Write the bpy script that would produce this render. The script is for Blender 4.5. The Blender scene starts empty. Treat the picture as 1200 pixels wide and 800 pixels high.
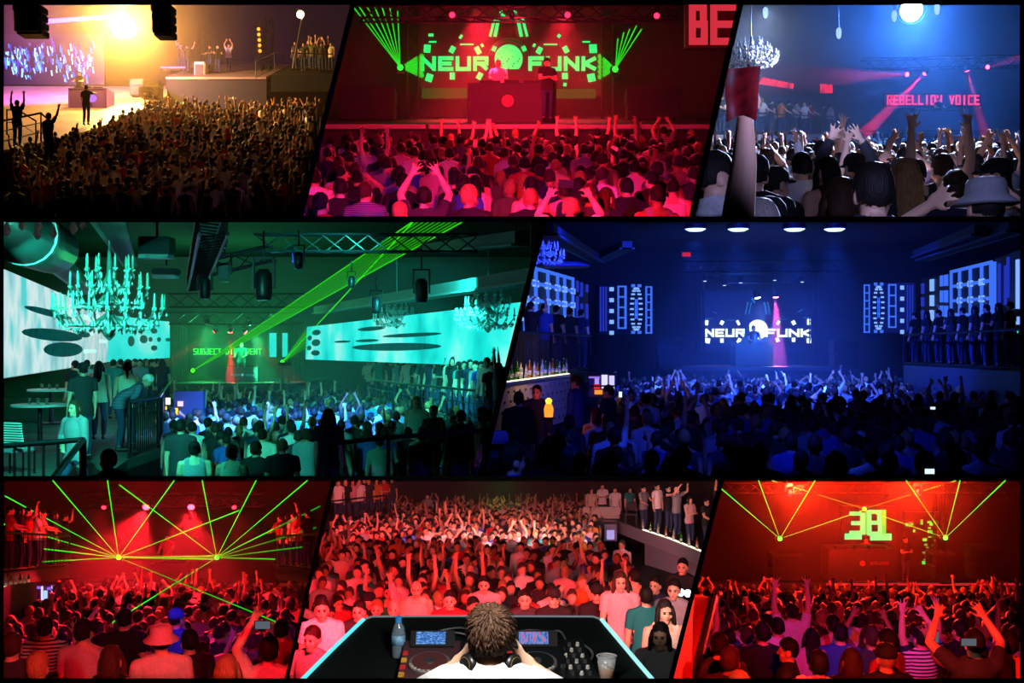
import bpy, bmesh, math, random
import numpy as np
from mathutils import Vector, Matrix, Euler
from mathutils.kdtree import KDTree

SC = bpy.context.scene
COL = SC.collection
F = 1300.0                      # focal length in pixels of the 1200 x 800 frame
RND = random.Random(7)

# ---------------------------------------------------------------- camera, world, exposure
cam_d = bpy.data.cameras.new('camera')
cam_d.sensor_width = 36.0
cam_d.lens = 36.0 * F / 1200.0
cam_d.clip_start = 0.1
cam_d.clip_end = 400.0
cam = bpy.data.objects.new('camera', cam_d)
cam.rotation_euler = (math.pi / 2, 0, 0)
COL.objects.link(cam)
SC.camera = cam
SC.view_settings.view_transform = 'Standard'
SC.view_settings.look = 'None'
SC.view_settings.exposure = 0.0
SC.view_settings.gamma = 1.0
SC.view_settings.use_curve_mapping = False
SC.cycles.use_denoising = True
SC.cycles.max_bounces = 4
SC.cycles.diffuse_bounces = 2
SC.cycles.glossy_bounces = 2
SC.cycles.transparent_max_bounces = 24
SC.cycles.volume_bounces = 0
SC.cycles.volume_step_rate = 2.0
SC.cycles.sample_clamp_indirect = 4.0
W = bpy.data.worlds.new('night')
W.use_nodes = True
W.node_tree.nodes['Background'].inputs[0].default_value = (0, 0, 0, 1)
SC.world = W

V = Vector

def P(px, py, d):
    """The point that stands d metres in front of the camera on the line of sight of a pixel of the photograph."""
    return V(((px - 600.0) / F * d, d, (400.0 - py) / F * d))

# ---------------------------------------------------------------- the eight rooms
class Room:
    def __init__(s, key, poly, vy, hf, back):
        s.key, s.poly, s.vy, s.hf, s.back = key, poly, vy, hf, back
        s.slope = (400.0 - vy) / F
        s.planes = []
        n = len(poly)
        for i in range(n):
            mx, my = sum(q[0] for q in poly) / n, sum(q[1] for q in poly) / n
            ins = lambda q: (q[0] - 0.4 * (1 if q[0] > mx else -1), q[1] - 0.4 * (1 if q[1] > my else -1))
            a, b = P(*ins(poly[i]), 1.0), P(*ins(poly[(i + 1) % n]), 1.0)
            nn = a.cross(b).normalized()
            c = sum((P(*q, 1.0) for q in poly), V()) / n
            if nn.dot(c) < 0:
                nn = -nn
            s.planes.append(nn)
    def fz(s, d):                       # height of the raked floor at depth d
        return s.slope * d - s.hf
    def at(s, px, d, h=0.0):            # a point h metres over the floor
        return V(((px - 600.0) / F * d, d, s.fz(d) + h))
    def depth(s, py, h=0.0):            # where something h metres over the floor shows on row py
        return F * (s.hf - h) / (py - s.vy)
    def row(s, d, h=0.0):
        return s.vy + F * (s.hf - h) / d
    def height(s, py, d):               # height over the floor of row py at depth d
        return s.hf - (py - s.vy) * d / F
    def xr(s, py, ins=0.0):             # left and right pixel limits of the opening on row py
        xs = []
        n = len(s.poly)
        for i in range(n):
            (x0, y0), (x1, y1) = s.poly[i], s.poly[(i + 1) % n]
            if (y0 - py) * (y1 - py) <= 0 and y0 != y1:
                xs.append(x0 + (x1 - x0) * (py - y0) / (y1 - y0))
        return (min(xs) + ins, max(xs) - ins) if xs else (0, 0)
    def inside(s, pts, tol=0.0):
        return all(p.dot(n) >= tol for p in pts for n in s.planes)
    def touches(s, pts):
        return all(any(p.dot(n) > 0 for p in pts) for n in s.planes)

R1 = Room('amber', [(4, 5), (411, 5), (350, 254), (4, 254)], -52, 9.75, 84)
R2 = Room('scarlet', [(416, 5), (864, 5), (808, 254), (355, 254)], 103, 2.87, 38)
R3 = Room('azure', [(870, 5), (1196, 5), (1196, 254), (814, 254)], 155, 2.06, 72)
R4 = Room('green', [(4, 260), (634, 260), (560, 558), (4, 558)], 415, 3.13, 62)
R5 = Room('blue', [(640, 260), (1196, 260), (1196, 558), (566, 558)], 409, 2.81, 54)
R6 = Room('laser', [(4, 562), (389, 562), (334, 795), (4, 795)], 640, 2.95, 48)
R7 = Room('booth', [(393, 562), (843, 562), (784, 795), (338, 795)], 540, 3.85, 66)
R8 = Room('orange', [(848, 562), (1196, 562), (1196, 795), (789, 795)], 661, 2.54, 48)

# ---------------------------------------------------------------- materials
def lin(h):
    c = [int(h[i:i + 2], 16) / 255.0 for i in (0, 2, 4)]
    return tuple((x / 12.92 if x <= 0.04045 else ((x + 0.055) / 1.055) ** 2.4) for x in c)

_M = {}
def mat(name, col, rough=0.6, metal=0.0, noise=0.12, scale=30.0, bump=0.0, spec=0.5, trans=0.0, alpha=1.0, coat=0.0):
    if name in _M:
        return _M[name]
    m = bpy.data.materials.new(name)
    m.use_nodes = True
    nt = m.node_tree
    b = nt.nodes['Principled BSDF']
    c = lin(col) if isinstance(col, str) else col
    b.inputs['Roughness'].default_value = rough
    b.inputs['Metallic'].default_value = metal
    b.inputs['Specular IOR Level'].default_value = spec
    b.inputs['Coat Weight'].default_value = coat
    if trans:
        b.inputs['Transmission Weight'].default_value = trans
    b.inputs['Alpha'].default_value = alpha
    if noise:
        tc = nt.nodes.new('ShaderNodeTexCoord')
        n = nt.nodes.new('ShaderNodeTexNoise')
        n.inputs['Scale'].default_value = scale
        n.inputs['Detail'].default_value = 3.0
        nt.links.new(tc.outputs['Object'], n.inputs['Vector'])
        r = nt.nodes.new('ShaderNodeValToRGB')
        r.color_ramp.elements[0].position = 0.3
        r.color_ramp.elements[1].position = 0.7
        r.color_ramp.elements[0].color = (*[x * (1 - noise) for x in c], 1)
        r.color_ramp.elements[1].color = (*[min(1, x * (1 + noise)) for x in c], 1)
        nt.links.new(n.outputs['Fac'], r.inputs['Fac'])
        nt.links.new(r.outputs['Color'], b.inputs['Base Color'])
        if bump:
            bp = nt.nodes.new('ShaderNodeBump')
            bp.inputs['Strength'].default_value = bump
            bp.inputs['Distance'].default_value = 0.02
            nt.links.new(n.outputs['Fac'], bp.inputs['Height'])
            nt.links.new(bp.outputs['Normal'], b.inputs['Normal'])
    else:
        b.inputs['Base Color'].default_value = (*c, 1)
    _M[name] = m
    return m

def emit(name, col, strength, see=0.0):
    """Something that gives off light; see > 0 lets what is behind it show through (a beam of light)."""
    if name in _M:
        return _M[name]
    m = bpy.data.materials.new(name)
    m.use_nodes = True
    nt = m.node_tree
    nt.nodes.clear()
    o = nt.nodes.new('ShaderNodeOutputMaterial')
    e = nt.nodes.new('ShaderNodeEmission')
    c = lin(col) if isinstance(col, str) else col
    e.inputs['Color'].default_value = (*c, 1)
    e.inputs['Strength'].default_value = strength
    if see:
        t = nt.nodes.new('ShaderNodeBsdfTransparent')
        mx = nt.nodes.new('ShaderNodeMixShader')
        mx.inputs[0].default_value = 1 - see
        nt.links.new(t.outputs[0], mx.inputs[1])
        nt.links.new(e.outputs[0], mx.inputs[2])
        nt.links.new(mx.outputs[0], o.inputs[0])
    else:
        nt.links.new(e.outputs[0], o.inputs[0])
    _M[name] = m
    return m

def led_screen(name, cols, scale, strength, stretch=(1, 1, 1), detail=2.0, distort=0.0, pos=None):
    """A video wall showing soft drifting shapes."""
    if name in _M:
        return _M[name]
    m = bpy.data.materials.new(name)
    m.use_nodes = True
    nt = m.node_tree
    nt.nodes.clear()
    o = nt.nodes.new('ShaderNodeOutputMaterial')
    e = nt.nodes.new('ShaderNodeEmission')
    tc = nt.nodes.new('ShaderNodeTexCoord')
    mp = nt.nodes.new('ShaderNodeMapping')
    mp.inputs['Scale'].default_value = stretch
    n = nt.nodes.new('ShaderNodeTexNoise')
    n.inputs['Scale'].default_value = scale
    n.inputs['Detail'].default_value = detail
    n.inputs['Distortion'].default_value = distort
    r = nt.nodes.new('ShaderNodeValToRGB')
    els = r.color_ramp.elements
    k = len(cols)
    for i, c in enumerate(cols):
        p = pos[i] if pos else 0.3 + 0.4 * i / (k - 1)
        el = els[i] if i < 2 else els.new(p)
        el.position = p
        el.color = (*lin(c), 1)
    e.inputs['Strength'].default_value = strength
    nt.links.new(tc.outputs['Object'], mp.inputs['Vector'])
    nt.links.new(mp.outputs['Vector'], n.inputs['Vector'])
    nt.links.new(n.outputs['Fac'], r.inputs['Fac'])
    nt.links.new(r.outputs['Color'], e.inputs['Color'])
    nt.links.new(e.outputs[0], o.inputs[0])
    _M[name] = m
    return m

def haze_mat(name, col, dens, aniso=0.3, noise=0.0, scale=0.12, core=None):
    m = bpy.data.materials.new(name)
    m.use_nodes = True
    nt = m.node_tree
    nt.nodes.clear()
    o = nt.nodes.new('ShaderNodeOutputMaterial')
    s = nt.nodes.new('ShaderNodeVolumeScatter')
    s.inputs['Color'].default_value = (*col, 1)
    s.inputs['Density'].default_value = dens
    s.inputs['Anisotropy'].default_value = aniso
    if noise:
        tc = nt.nodes.new('ShaderNodeTexCoord')
        n = nt.nodes.new('ShaderNodeTexNoise')
        n.inputs['Scale'].default_value = scale
        n.inputs['Detail'].default_value = 4.0
        mr = nt.nodes.new('ShaderNodeMapRange')
        mr.inputs[1].default_value = 0.42
        mr.inputs[2].default_value = 0.68
        mr.inputs[3].default_value = dens * (1 - noise)
        mr.inputs[4].default_value = dens * (1 + noise * 2)
        nt.links.new(tc.outputs['Object'], n.inputs['Vector'])
        nt.links.new(n.outputs['Fac'], mr.inputs[0])
        nt.links.new(mr.outputs[0], s.inputs['Density'])
    if core:                        # smoke set densest round a lit centre to shape its glow
        tc = nt.nodes.new('ShaderNodeTexCoord')
        ds = nt.nodes.new('ShaderNodeVectorMath')
        ds.operation = 'DISTANCE'
        ds.inputs[1].default_value = core[0]
        mr = nt.nodes.new('ShaderNodeMapRange')
        mr.interpolation_type = 'SMOOTHSTEP'
        mr.inputs[1].default_value = core[1] * 0.1
        mr.inputs[2].default_value = core[1]
        mr.inputs[3].default_value = dens
        mr.inputs[4].default_value = dens * 0.06
        nt.links.new(tc.outputs['Object'], ds.inputs[0])
        nt.links.new(ds.outputs['Value'], mr.inputs[0])
        nt.links.new(mr.outputs[0], s.inputs['Density'])
    nt.links.new(s.outputs[0], o.inputs['Volume'])
    return m

# ---------------------------------------------------------------- shapes
class MB:
    """Collects shapes in world coordinates and links them as one mesh."""
    def __init__(s):
        s.v, s.f = [], []
    def add(s, vs, fs):
        o = len(s.v)
        s.v.extend(V(x) for x in vs)
        s.f.extend(tuple(i + o for i in q) for q in fs)
        return s
    def box(s, c, size, rot=None):
        x, y, z = (t / 2 for t in size)
        vs = [V(q) for q in ((-x, -y, -z), (x, -y, -z), (x, y, -z), (-x, y, -z), (-x, -y, z), (x, -y, z), (x, y, z), (-x, y, z))]
        if rot is not None:
            m = rot if isinstance(rot, Matrix) else Euler(rot).to_matrix()
            vs = [m @ q for q in vs]
        return s.add([q + V(c) for q in vs], [(0, 3, 2, 1), (4, 5, 6, 7), (0, 1, 5, 4), (1, 2, 6, 5), (2, 3, 7, 6), (3, 0, 4, 7)])
    def slab(s, x0, x1, y0, y1, z0, z1):
        return s.box(((x0 + x1) / 2, (y0 + y1) / 2, (z0 + z1) / 2), (abs(x1 - x0), abs(y1 - y0), abs(z1 - z0)))
    def pbox(s, x0, y0, x1, y1, d, deep):
        """A block whose front face covers a pixel rectangle at depth d."""
        a, b = P(x0, y0, d), P(x1, y1, d)
        return s.slab(a.x, b.x, d, d + deep, b.z, a.z)
    def hexa(s, front, back):
        """A solid between two polygons with as many corners."""
        n = len(front)
        fs = [tuple(range(n)), tuple(range(2 * n - 1, n - 1, -1))]
        fs += [(i, i + n, (i + 1) % n + n, (i + 1) % n) for i in range(n)]
        return s.add(list(front) + list(back), fs)
    def cone(s, a, b, ra, rb, n=10, cap=True):
        a, b = V(a), V(b)
        q = (b - a).to_track_quat('Z', 'Y').to_matrix() if (b - a).length > 1e-9 else Matrix.Identity(3)
        vs = []
        for p, r in ((a, ra), (b, rb)):
            for i in range(n):
                t = 2 * math.pi * i / n
                vs.append(p + q @ V((math.cos(t) * r, math.sin(t) * r, 0)))
        fs = [(i, (i + 1) % n, (i + 1) % n + n, i + n) for i in range(n)]
        if cap:
            fs += [tuple(range(n - 1, -1, -1)), tuple(range(n, 2 * n))]
        return s.add(vs, fs)
    def ball(s, c, r, n=12, m=8, rot=None):
        r = (r, r, r) if isinstance(r, (int, float)) else r
        vs, fs = [], []
        for j in range(1, m):
            t = math.pi * j / m
            for i in range(n):
                u = 2 * math.pi * i / n
                vs.append(V((math.sin(t) * math.cos(u) * r[0], math.sin(t) * math.sin(u) * r[1], math.cos(t) * r[2])))
        k = len(vs)
        vs += [V((0, 0, r[2])), V((0, 0, -r[2]))]
        for j in range(m - 2):
            for i in range(n):
                fs.append((j * n + i, (j + 1) * n + i, (j + 1) * n + (i + 1) % n, j * n + (i + 1) % n))
        for i in range(n):
            fs.append((k, i, (i + 1) % n))
            fs.append((k + 1, (m - 2) * n + (i + 1) % n, (m - 2) * n + i))
        if rot is not None:
            vs = [rot @ q for q in vs]
        return s.add([q + V(c) for q in vs], fs)
    def rcone(s, a, b, ra, rb, n=12):
        s.cone(a, b, ra, rb, n)
        s.ball(a, ra, n, 8)
        return s.ball(b, rb, n, 8)
    def lathe(s, prof, c, n=20, axis=None):
        """prof: (radius, height) pairs, turned round the vertical through c."""
        vs, fs = [], []
        for r, z in prof:
            for i in range(n):
                t = 2 * math.pi * i / n
                vs.append(V((math.cos(t) * r, math.sin(t) * r, z)))
        for j in range(len(prof) - 1):
            for i in range(n):
                fs.append((j * n + i, j * n + (i + 1) % n, (j + 1) * n + (i + 1) % n, (j + 1) * n + i))
        fs.append(tuple(range(n - 1, -1, -1)))
        fs.append(tuple((len(prof) - 1) * n + i for i in range(n)))
        if axis is not None:
            q = V(axis).to_track_quat('Z', 'Y').to_matrix()
            vs = [q @ p for p in vs]
        return s.add([p + V(c) for p in vs], fs)
    def loft(s, rings, n=16):
        """rings: (x, y, z, rx, ry)."""
        vs, fs = [], []
        for x, y, z, rx, ry in rings:
            for i in range(n):
                t = 2 * math.pi * i / n
                vs.append(V((x + math.cos(t) * rx, y + math.sin(t) * ry, z)))
        for j in range(len(rings) - 1):
            for i in range(n):
                fs.append((j * n + i, j * n + (i + 1) % n, (j + 1) * n + (i + 1) % n, (j + 1) * n + i))
        fs.append(tuple(range(n - 1, -1, -1)))
        fs.append(tuple((len(rings) - 1) * n + i for i in range(n)))
        return s.add(vs, fs)
    def tube(s, pts, r, n=8):
        """A bent tube through pts; r a number or one per point."""
        pts = [V(p) for p in pts]
        rs = r if isinstance(r, (list, tuple)) else [r] * len(pts)
        vs, fs = [], []
        for k, p in enumerate(pts):
            d = (pts[min(k + 1, len(pts) - 1)] - pts[max(k - 1, 0)]).normalized()
            q = d.to_track_quat('Z', 'Y').to_matrix()
            for i in range(n):
                t = 2 * math.pi * i / n
                vs.append(p + q @ V((math.cos(t) * rs[k], math.sin(t) * rs[k], 0)))
        for j in range(len(pts) - 1):
            for i in range(n):
                fs.append((j * n + i, j * n + (i + 1) % n, (j + 1) * n + (i + 1) % n, (j + 1) * n + i))
        fs += [tuple(range(n - 1, -1, -1)), tuple((len(pts) - 1) * n + i for i in range(n))]
        return s.add(vs, fs)
    def mesh(s, name, off=V(), room=None, smooth=False, bevel=0.0, rot=None):
        me = bpy.data.meshes.new(name)
        me.from_pydata([tuple(p - off) for p in s.v], [], s.f)
        bm = bmesh.new()
        bm.from_mesh(me)
        bmesh.ops.recalc_face_normals(bm, faces=bm.faces[:])
        bm.to_mesh(me)
        bm.free()
        if bevel:
            bm = bmesh.new()
            bm.from_mesh(me)
            bmesh.ops.bevel(bm, geom=bm.edges[:], offset=bevel, segments=2, affect='EDGES', clamp_overlap=True)
            bm.to_mesh(me)
            bm.free()
        if room is not None and s.v:
            mw = Matrix.Translation(off)
            if rot is not None:
                mw = mw @ rot.to_matrix().to_4x4()
            if not room.inside(s.v if rot is None else [mw @ (p - off) for p in s.v]):
                me = clip_mesh(me, room, mw)
        if smooth:
            me.polygons.foreach_set('use_smooth', [True] * len(me.polygons))
        return me
    def build(s, name, m, parent=None, room=None, smooth=False, bevel=0.0):
        off = V(parent.location) if parent is not None else V()
        root = parent
        while root is not None and root.parent is not None:
            off = off + V(root.parent.location)
            root = root.parent
        rot = root.rotation_euler if root is not None and any(root.rotation_euler) else None
        me = s.mesh(name, off, room, smooth, bevel, rot)
        for q in (m if isinstance(m, (list, tuple)) else [m]):
            me.materials.append(q)
        o = bpy.data.objects.new(name, me)
        COL.objects.link(o)
        if parent is not None:
            o.parent = parent
        return o

def clip_mesh(me, room, mw, copy=False):
    """Cut a mesh where a wall of its room ends it."""
    bm = bmesh.new()
    bm.from_mesh(me)
    inv = mw.inverted()
    n3 = mw.to_3x3().transposed()
    for n in room.planes:
        co = inv @ V((0, 0, 0))
        no = (n3 @ n).normalized()
        g = bm.verts[:] + bm.edges[:] + bm.faces[:]
        r = bmesh.ops.bisect_plane(bm, geom=g, dist=1e-5, plane_co=co, plane_no=-no, clear_outer=True)
        ed = [e for e in r['geom_cut'] if isinstance(e, bmesh.types.BMEdge)]
        if ed:
            try:
                bmesh.ops.holes_fill(bm, edges=ed, sides=0)
            except Exception:
                pass
    out = me if not copy else me.copy()
    bm.to_mesh(out)
    bm.free()
    return out

def tag(o, label=None, cat=None, group=None, kind=None):
    if label:
        o['label'] = label
    if cat:
        o['category'] = cat
    if group:
        o['group'] = group
    if kind:
        o['kind'] = kind
    return o

def thing(name, label, cat, loc=(0, 0, 0), group=None):
    o = bpy.data.objects.new(name, None)
    o.empty_display_size = 0.1
    o.location = loc
    COL.objects.link(o)
    return tag(o, label, cat, group)

def struct(name, mb, m, room=None, label=None):
    o = mb.build(name, m, None, room)
    o['kind'] = 'structure'
    if label:
        o['label'] = label
    return o

def lamp(kind, name, loc, col, power, to=None, angle=60, blend=0.6, size=0.05, parent=None):
    d = bpy.data.lights.new(name, kind)
    d.color = col
    d.energy = power
    if kind == 'SPOT':
        d.spot_size = math.radians(angle)
        d.spot_blend = blend
        d.shadow_soft_size = size
    elif kind == 'POINT':
        d.shadow_soft_size = size
    else:
        d.size = size
    o = bpy.data.objects.new(name, d)
    loc = V(loc)
    o.location = loc
    if to is not None:
        o.rotation_euler = (V(to) - loc).to_track_quat('-Z', 'Y').to_euler()
    COL.objects.link(o)
    if parent is not None:
        o.location = loc - V(parent.location)
        o.parent = parent
    return o
# ---------------------------------------------------------------- people
SKIN = [mat('skin_fair', 'e2b091', 0.5, noise=0.06, scale=12), mat('skin_tan', 'c98f6c', 0.5, noise=0.06, scale=12), mat('skin_brown', '9a6647', 0.5, noise=0.06, scale=12)]
HAIR = {'black': mat('hair_black', '17120f', 0.45, noise=0.5, scale=60, bump=0.4), 'brown': mat('hair_brown', '3d2617', 0.42, noise=0.5, scale=90, bump=0.25),
        'fair': mat('hair_fair', '9c7444', 0.42, noise=0.4, scale=60, bump=0.4), 'grey': mat('hair_grey', '6b655e', 0.5, noise=0.4, scale=60, bump=0.4)}
def strands(m):
    nt = m.node_tree
    n = next(q for q in nt.nodes if q.type == 'TEX_NOISE')
    mp = nt.nodes.new('ShaderNodeMapping')
    mp.inputs['Scale'].default_value = (3.0, 3.0, 0.25)
    nt.links.new(n.inputs['Vector'].links[0].from_socket, mp.inputs['Vector'])
    nt.links.new(mp.outputs[0], n.inputs['Vector'])
    b = nt.nodes['Principled BSDF']
    b.inputs['Roughness'].default_value = 0.62
    b.inputs['Specular IOR Level'].default_value = 0.25
for m_ in HAIR.values():
    strands(m_)
CLOTH = {k: mat('cloth_' + k, c, 0.85, noise=0.1, scale=45, bump=0.15) for k, c in dict(
    black='141416', charcoal='2d2e33', navy='1b2440', white='e9e9ea', grey='8d8f94', red='b3202a', blue='2b4fa8', teal='10807c', pink='d9a9ae', olive='565a38', orange='d27a2c', green='2a8a46', cream='d6cdb8').items()}
DENIM = [mat('denim', '2a3c5e', 0.9, noise=0.2, scale=50), mat('dark_trousers', '1c1c20', 0.9, noise=0.1, scale=50), mat('khaki_trousers', '6b624c', 0.9, noise=0.1, scale=50)]
SHOE = mat('shoe_leather', '1a1816', 0.5)
EYE = mat('eye_dark', '16100d', 0.3, noise=0)
LIP = mat('lip', '9c5a50', 0.5, noise=0)

def stripes(name, a, b, period):
    m = mat(name, a, 0.85, noise=0)
    nt = m.node_tree
    tc = nt.nodes.new('ShaderNodeTexCoord')
    w = nt.nodes.new('ShaderNodeTexWave')
    w.bands_direction = 'Z'
    w.inputs['Scale'].default_value = period
    r = nt.nodes.new('ShaderNodeValToRGB')
    r.color_ramp.interpolation = 'CONSTANT'
    r.color_ramp.elements[0].color = (*lin(a), 1)
    r.color_ramp.elements[1].position = 0.6
    r.color_ramp.elements[1].color = (*lin(b), 1)
    nt.links.new(tc.outputs['Object'], w.inputs['Vector'])
    nt.links.new(w.outputs['Fac'], r.inputs['Fac'])
    nt.links.new(r.outputs['Color'], nt.nodes['Principled BSDF'].inputs['Base Color'])
    return m
CLOTH['striped'] = stripes('cloth_striped', 'e6e2dc', '1a1a20', 8.0)
CLOTH['checked'] = stripes('cloth_checked', '7f8aa8', '20263c', 14.0)

def modified(me, kind, **kw):
    o = bpy.data.objects.new('tmp', me)
    COL.objects.link(o)
    m = o.modifiers.new('m', kind)
    for k, v in kw.items():
        setattr(m, k, v)
    dg = bpy.context.evaluated_depsgraph_get()
    out = bpy.data.meshes.new_from_object(o.evaluated_get(dg))
    bpy.data.objects.remove(o)
    return out

def coords(me):
    a = np.empty(len(me.vertices) * 3, dtype=np.float64)
    me.vertices.foreach_get('co', a)
    return a.reshape(-1, 3)

def hand(mb, w, d, n, side, curl):
    d = d.normalized()
    n = (n - d * n.dot(d)).normalized()
    s = d.cross(n) * side
    rot = Matrix((s, d, n)).transposed()
    mb.ball(w + d * 0.05, (0.041, 0.055, 0.018), 12, 8, rot)
    for k, (o, ln) in enumerate(((-0.032, 0.068), (-0.011, 0.088), (0.011, 0.092), (0.032, 0.082))):
        b = w + d * 0.088 + s * o
        f = (d + s * o * 14 + n * curl * 0.35).normalized()
        m_ = b + f * ln * 0.5
        g = (f + n * curl).normalized()
        mb.rcone(b, m_, 0.0105, 0.0095, 8)
        mb.rcone(m_, m_ + g * ln * 0.5, 0.0095, 0.008, 8)
    b = w + d * 0.03 + s * 0.034
    t = b + (d * 0.6 + s * 0.75 + n * 0.25) * 0.035
    mb.rcone(b, t, 0.0125, 0.0105, 8)
    mb.rcone(t, t + (d * 0.9 + s * 0.3 + n * 0.3) * 0.03, 0.0105, 0.0085, 8)

ARM = {  # upper arm, forearm directions for the right arm; x mirrors for the left; then finger curl
    'down': ((0.16, 0.02, -1), (0.04, 0.22, -1), 0.5),
    'up': ((0.22, 0.12, 1), (-0.05, 0.05, 1), 0.15),
    'high': ((0.30, 0.35, 0.9), (0.12, 0.2, 1), 0.1),
    'bent': ((0.6, 0.45, 0.35), (-0.15, 0.15, 1), 1.1),
    'phone': ((0.42, 0.62, 0.42), (-0.45, 0.42, 0.85), 0.9),
    'clap': ((0.3, 0.4, 0.85), (-0.5, 0.1, 0.9), 0.2),
    'rail': ((0.3, 0.45, -0.8), (0.0, 0.95, -0.25), 0.7),
    'cross': ((0.22, 0.3, -1), (-0.95, 0.5, 0.12), 0.4),
    'deck': ((0.25, 0.5, -0.8), (-0.15, 0.95, -0.2), 0.6),
    'wide': ((0.85, 0.1, 0.35), (0.35, 0.1, 0.9), 0.2),
    'head': ((0.75, 0.4, 0.25), (-0.75, 0.0, 0.55), 0.8),
    'ear': ((0.62, 0.55, -0.42), (-0.80, -0.12, 0.62), 0.7),
    'reach': ((0.2, 0.85, 0.1), (-0.05, 0.95, 0.25), 0.5),
    'hip': ((0.55, -0.1, -0.8), (-0.55, 0.35, -0.55), 0.6),
}
POSES = {
    'stand': ('down', 'down'), 'right_up': ('down', 'high'), 'left_up': ('high', 'down'), 'both_up': ('up', 'up'), 'phone': ('phone', 'phone'),
    'fist': ('down', 'bent'), 'clap': ('clap', 'clap'), 'rail': ('rail', 'rail'), 'cross': ('cross', 'cross'), 'deck': ('deck', 'deck'),
    'wide': ('wide', 'wide'), 'head': ('head', 'head'), 'ear': ('ear', 'ear'), 'point': ('rail', 'reach'), 'walk': ('down', 'hip'), 'phone_one': ('down', 'phone'), 'stoop': ('deck', 'deck'),
}
POSE_WORDS = {'stand': '', 'right_up': 'right arm raised', 'left_up': 'left arm raised', 'both_up': 'both arms up', 'phone': 'holding hands up', 'fist': 'fist raised', 'clap': 'clapping overhead',
              'wide': 'arms spread', 'head': 'hands on head', 'phone_one': 'one hand up'}

def figure(pose):
    la, ra = POSES[pose]
    mb = MB()
    bones = []
    mb.loft([(0, 0, 0.80, 0.10, 0.085), (0, -0.01, 0.86, 0.165, 0.115), (0, -0.015, 0.95, 0.172, 0.122), (0, 0, 1.07, 0.148, 0.102), (0, 0.01, 1.20, 0.165, 0.112),
             (0, 0.01, 1.32, 0.183, 0.115), (0, 0, 1.40, 0.172, 0.098), (0, -0.01, 1.45, 0.11, 0.075), (0, -0.012, 1.48, 0.06, 0.055)], 20)
    for x in (-1, 1):
        mb.rcone((0.03 * x, -0.015, 1.475), (0.155 * x, -0.005, 1.425), 0.055, 0.055)
    mb.rcone((0, -0.018, 1.44), (0, 0.0, 1.57), 0.062, 0.054)
    mb.ball((0, -0.005, 1.645), (0.077, 0.096, 0.105), 20, 14)
    mb.ball((0, 0.03, 1.595), (0.063, 0.064, 0.088), 16, 12)
    mb.ball((0, 0.052, 1.532), (0.042, 0.04, 0.032), 12, 8)
    mb.ball((0, 0.072, 1.645), (0.055, 0.026, 0.018), 12, 8)
    mb.rcone((0, 0.094, 1.628), (0, 0.110, 1.594), 0.010, 0.016)
    mb.ball((0, 0.085, 1.556), (0.026, 0.014, 0.011), 10, 6)
    for x in (-1, 1):
        mb.ball((0.078 * x, -0.006, 1.607), (0.013, 0.028, 0.036), 10, 8)
        mb.ball((0.043 * x, 0.062, 1.59), (0.025, 0.03, 0.028), 10, 8)
    bones += [('torso', V((0, 0, 0.88)), V((0, 0, 1.40)), 0.13), ('neck', V((0, -0.01, 1.47)), V((0, 0, 1.54)), 0.052), ('head', V((0, 0.01, 1.60)), V((0, 0, 1.66)), 0.085)]
    ends = {}
    for x, nm in ((-1, la), (1, ra)):
        u, f, curl = ARM[nm]
        u = V((u[0] * x, u[1], u[2])).normalized()
        f = V((f[0] * x, f[1], f[2])).normalized()
        sh = V((0.188 * x, 0, 1.42)) + (V((0, 0, 0.03)) if u.z > 0.3 else V())
        el = sh + u * 0.285
        wr = el + f * 0.25
        mb.rcone(sh, sh + u * 0.12, 0.058, 0.052)
        mb.rcone(sh + u * 0.12, el, 0.052, 0.040)
        mb.rcone(el, el + f * 0.08, 0.040, 0.043)
        mb.rcone(el + f * 0.08, wr, 0.043, 0.028)
        n = V((-x * 0.3, 1, 0)) if f.z > 0.3 else (V((-x, 0.2, 0)) if f.z < -0.5 else V((0, 0, -1)))
        hand(mb, wr, f, n, x, curl)
        ends[x] = wr + f * 0.1
        bones += [('uarm', sh, el, 0.045), ('farm', el, wr, 0.035), ('hand', wr + f * 0.03, wr + f * 0.14, 0.03)]
        st = 0.14 * x if pose == 'walk' else 0.02
        hp = V((0.092 * x, 0, 0.90))
        kn = V((0.10 * x, 0.03 + st, 0.49))
        an = V((0.105 * x, -0.03 + st * 1.1, 0.085))
        mb.rcone(hp, kn, 0.085, 0.056)
        mb.rcone(kn, kn + (an - kn) * 0.3, 0.056, 0.058)
        mb.rcone(kn + (an - kn) * 0.3, an, 0.058, 0.038)
        mb.rcone(an + V((0, -0.03, -0.045)), an + V((0.01 * x, 0.15, -0.052)), 0.042, 0.034)
        bones += [('thigh', hp, kn, 0.07), ('shin', kn, an, 0.045), ('foot', an + V((0, -0.03, -0.05)), an + V((0, 0.15, -0.05)), 0.04)]
    me = mb.mesh('tmp')
    hi = modified(me, 'REMESH', mode='VOXEL', voxel_size=0.0095, use_smooth_shade=True)
    hi = modified(hi, 'SMOOTH', factor=0.5, iterations=3)
    co = coords(hi)
    names, ds, ts = [], [], []
    for nm, a, b, r in bones:
        a_, ab = np.array(a), np.array(b - a)
        t = np.clip(((co - a_) @ ab) / (ab @ ab), 0, 1)
        dist = np.linalg.norm(co - a_ - t[:, None] * ab, axis=1) - r
        names.append(nm); ds.append(dist); ts.append(t)
    k = np.argmin(np.array(ds), axis=0)
    cls = np.array(names)[k]
    t = np.array(ts)[k, np.arange(len(co))]
    return hi, co, cls, t, ends

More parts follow.
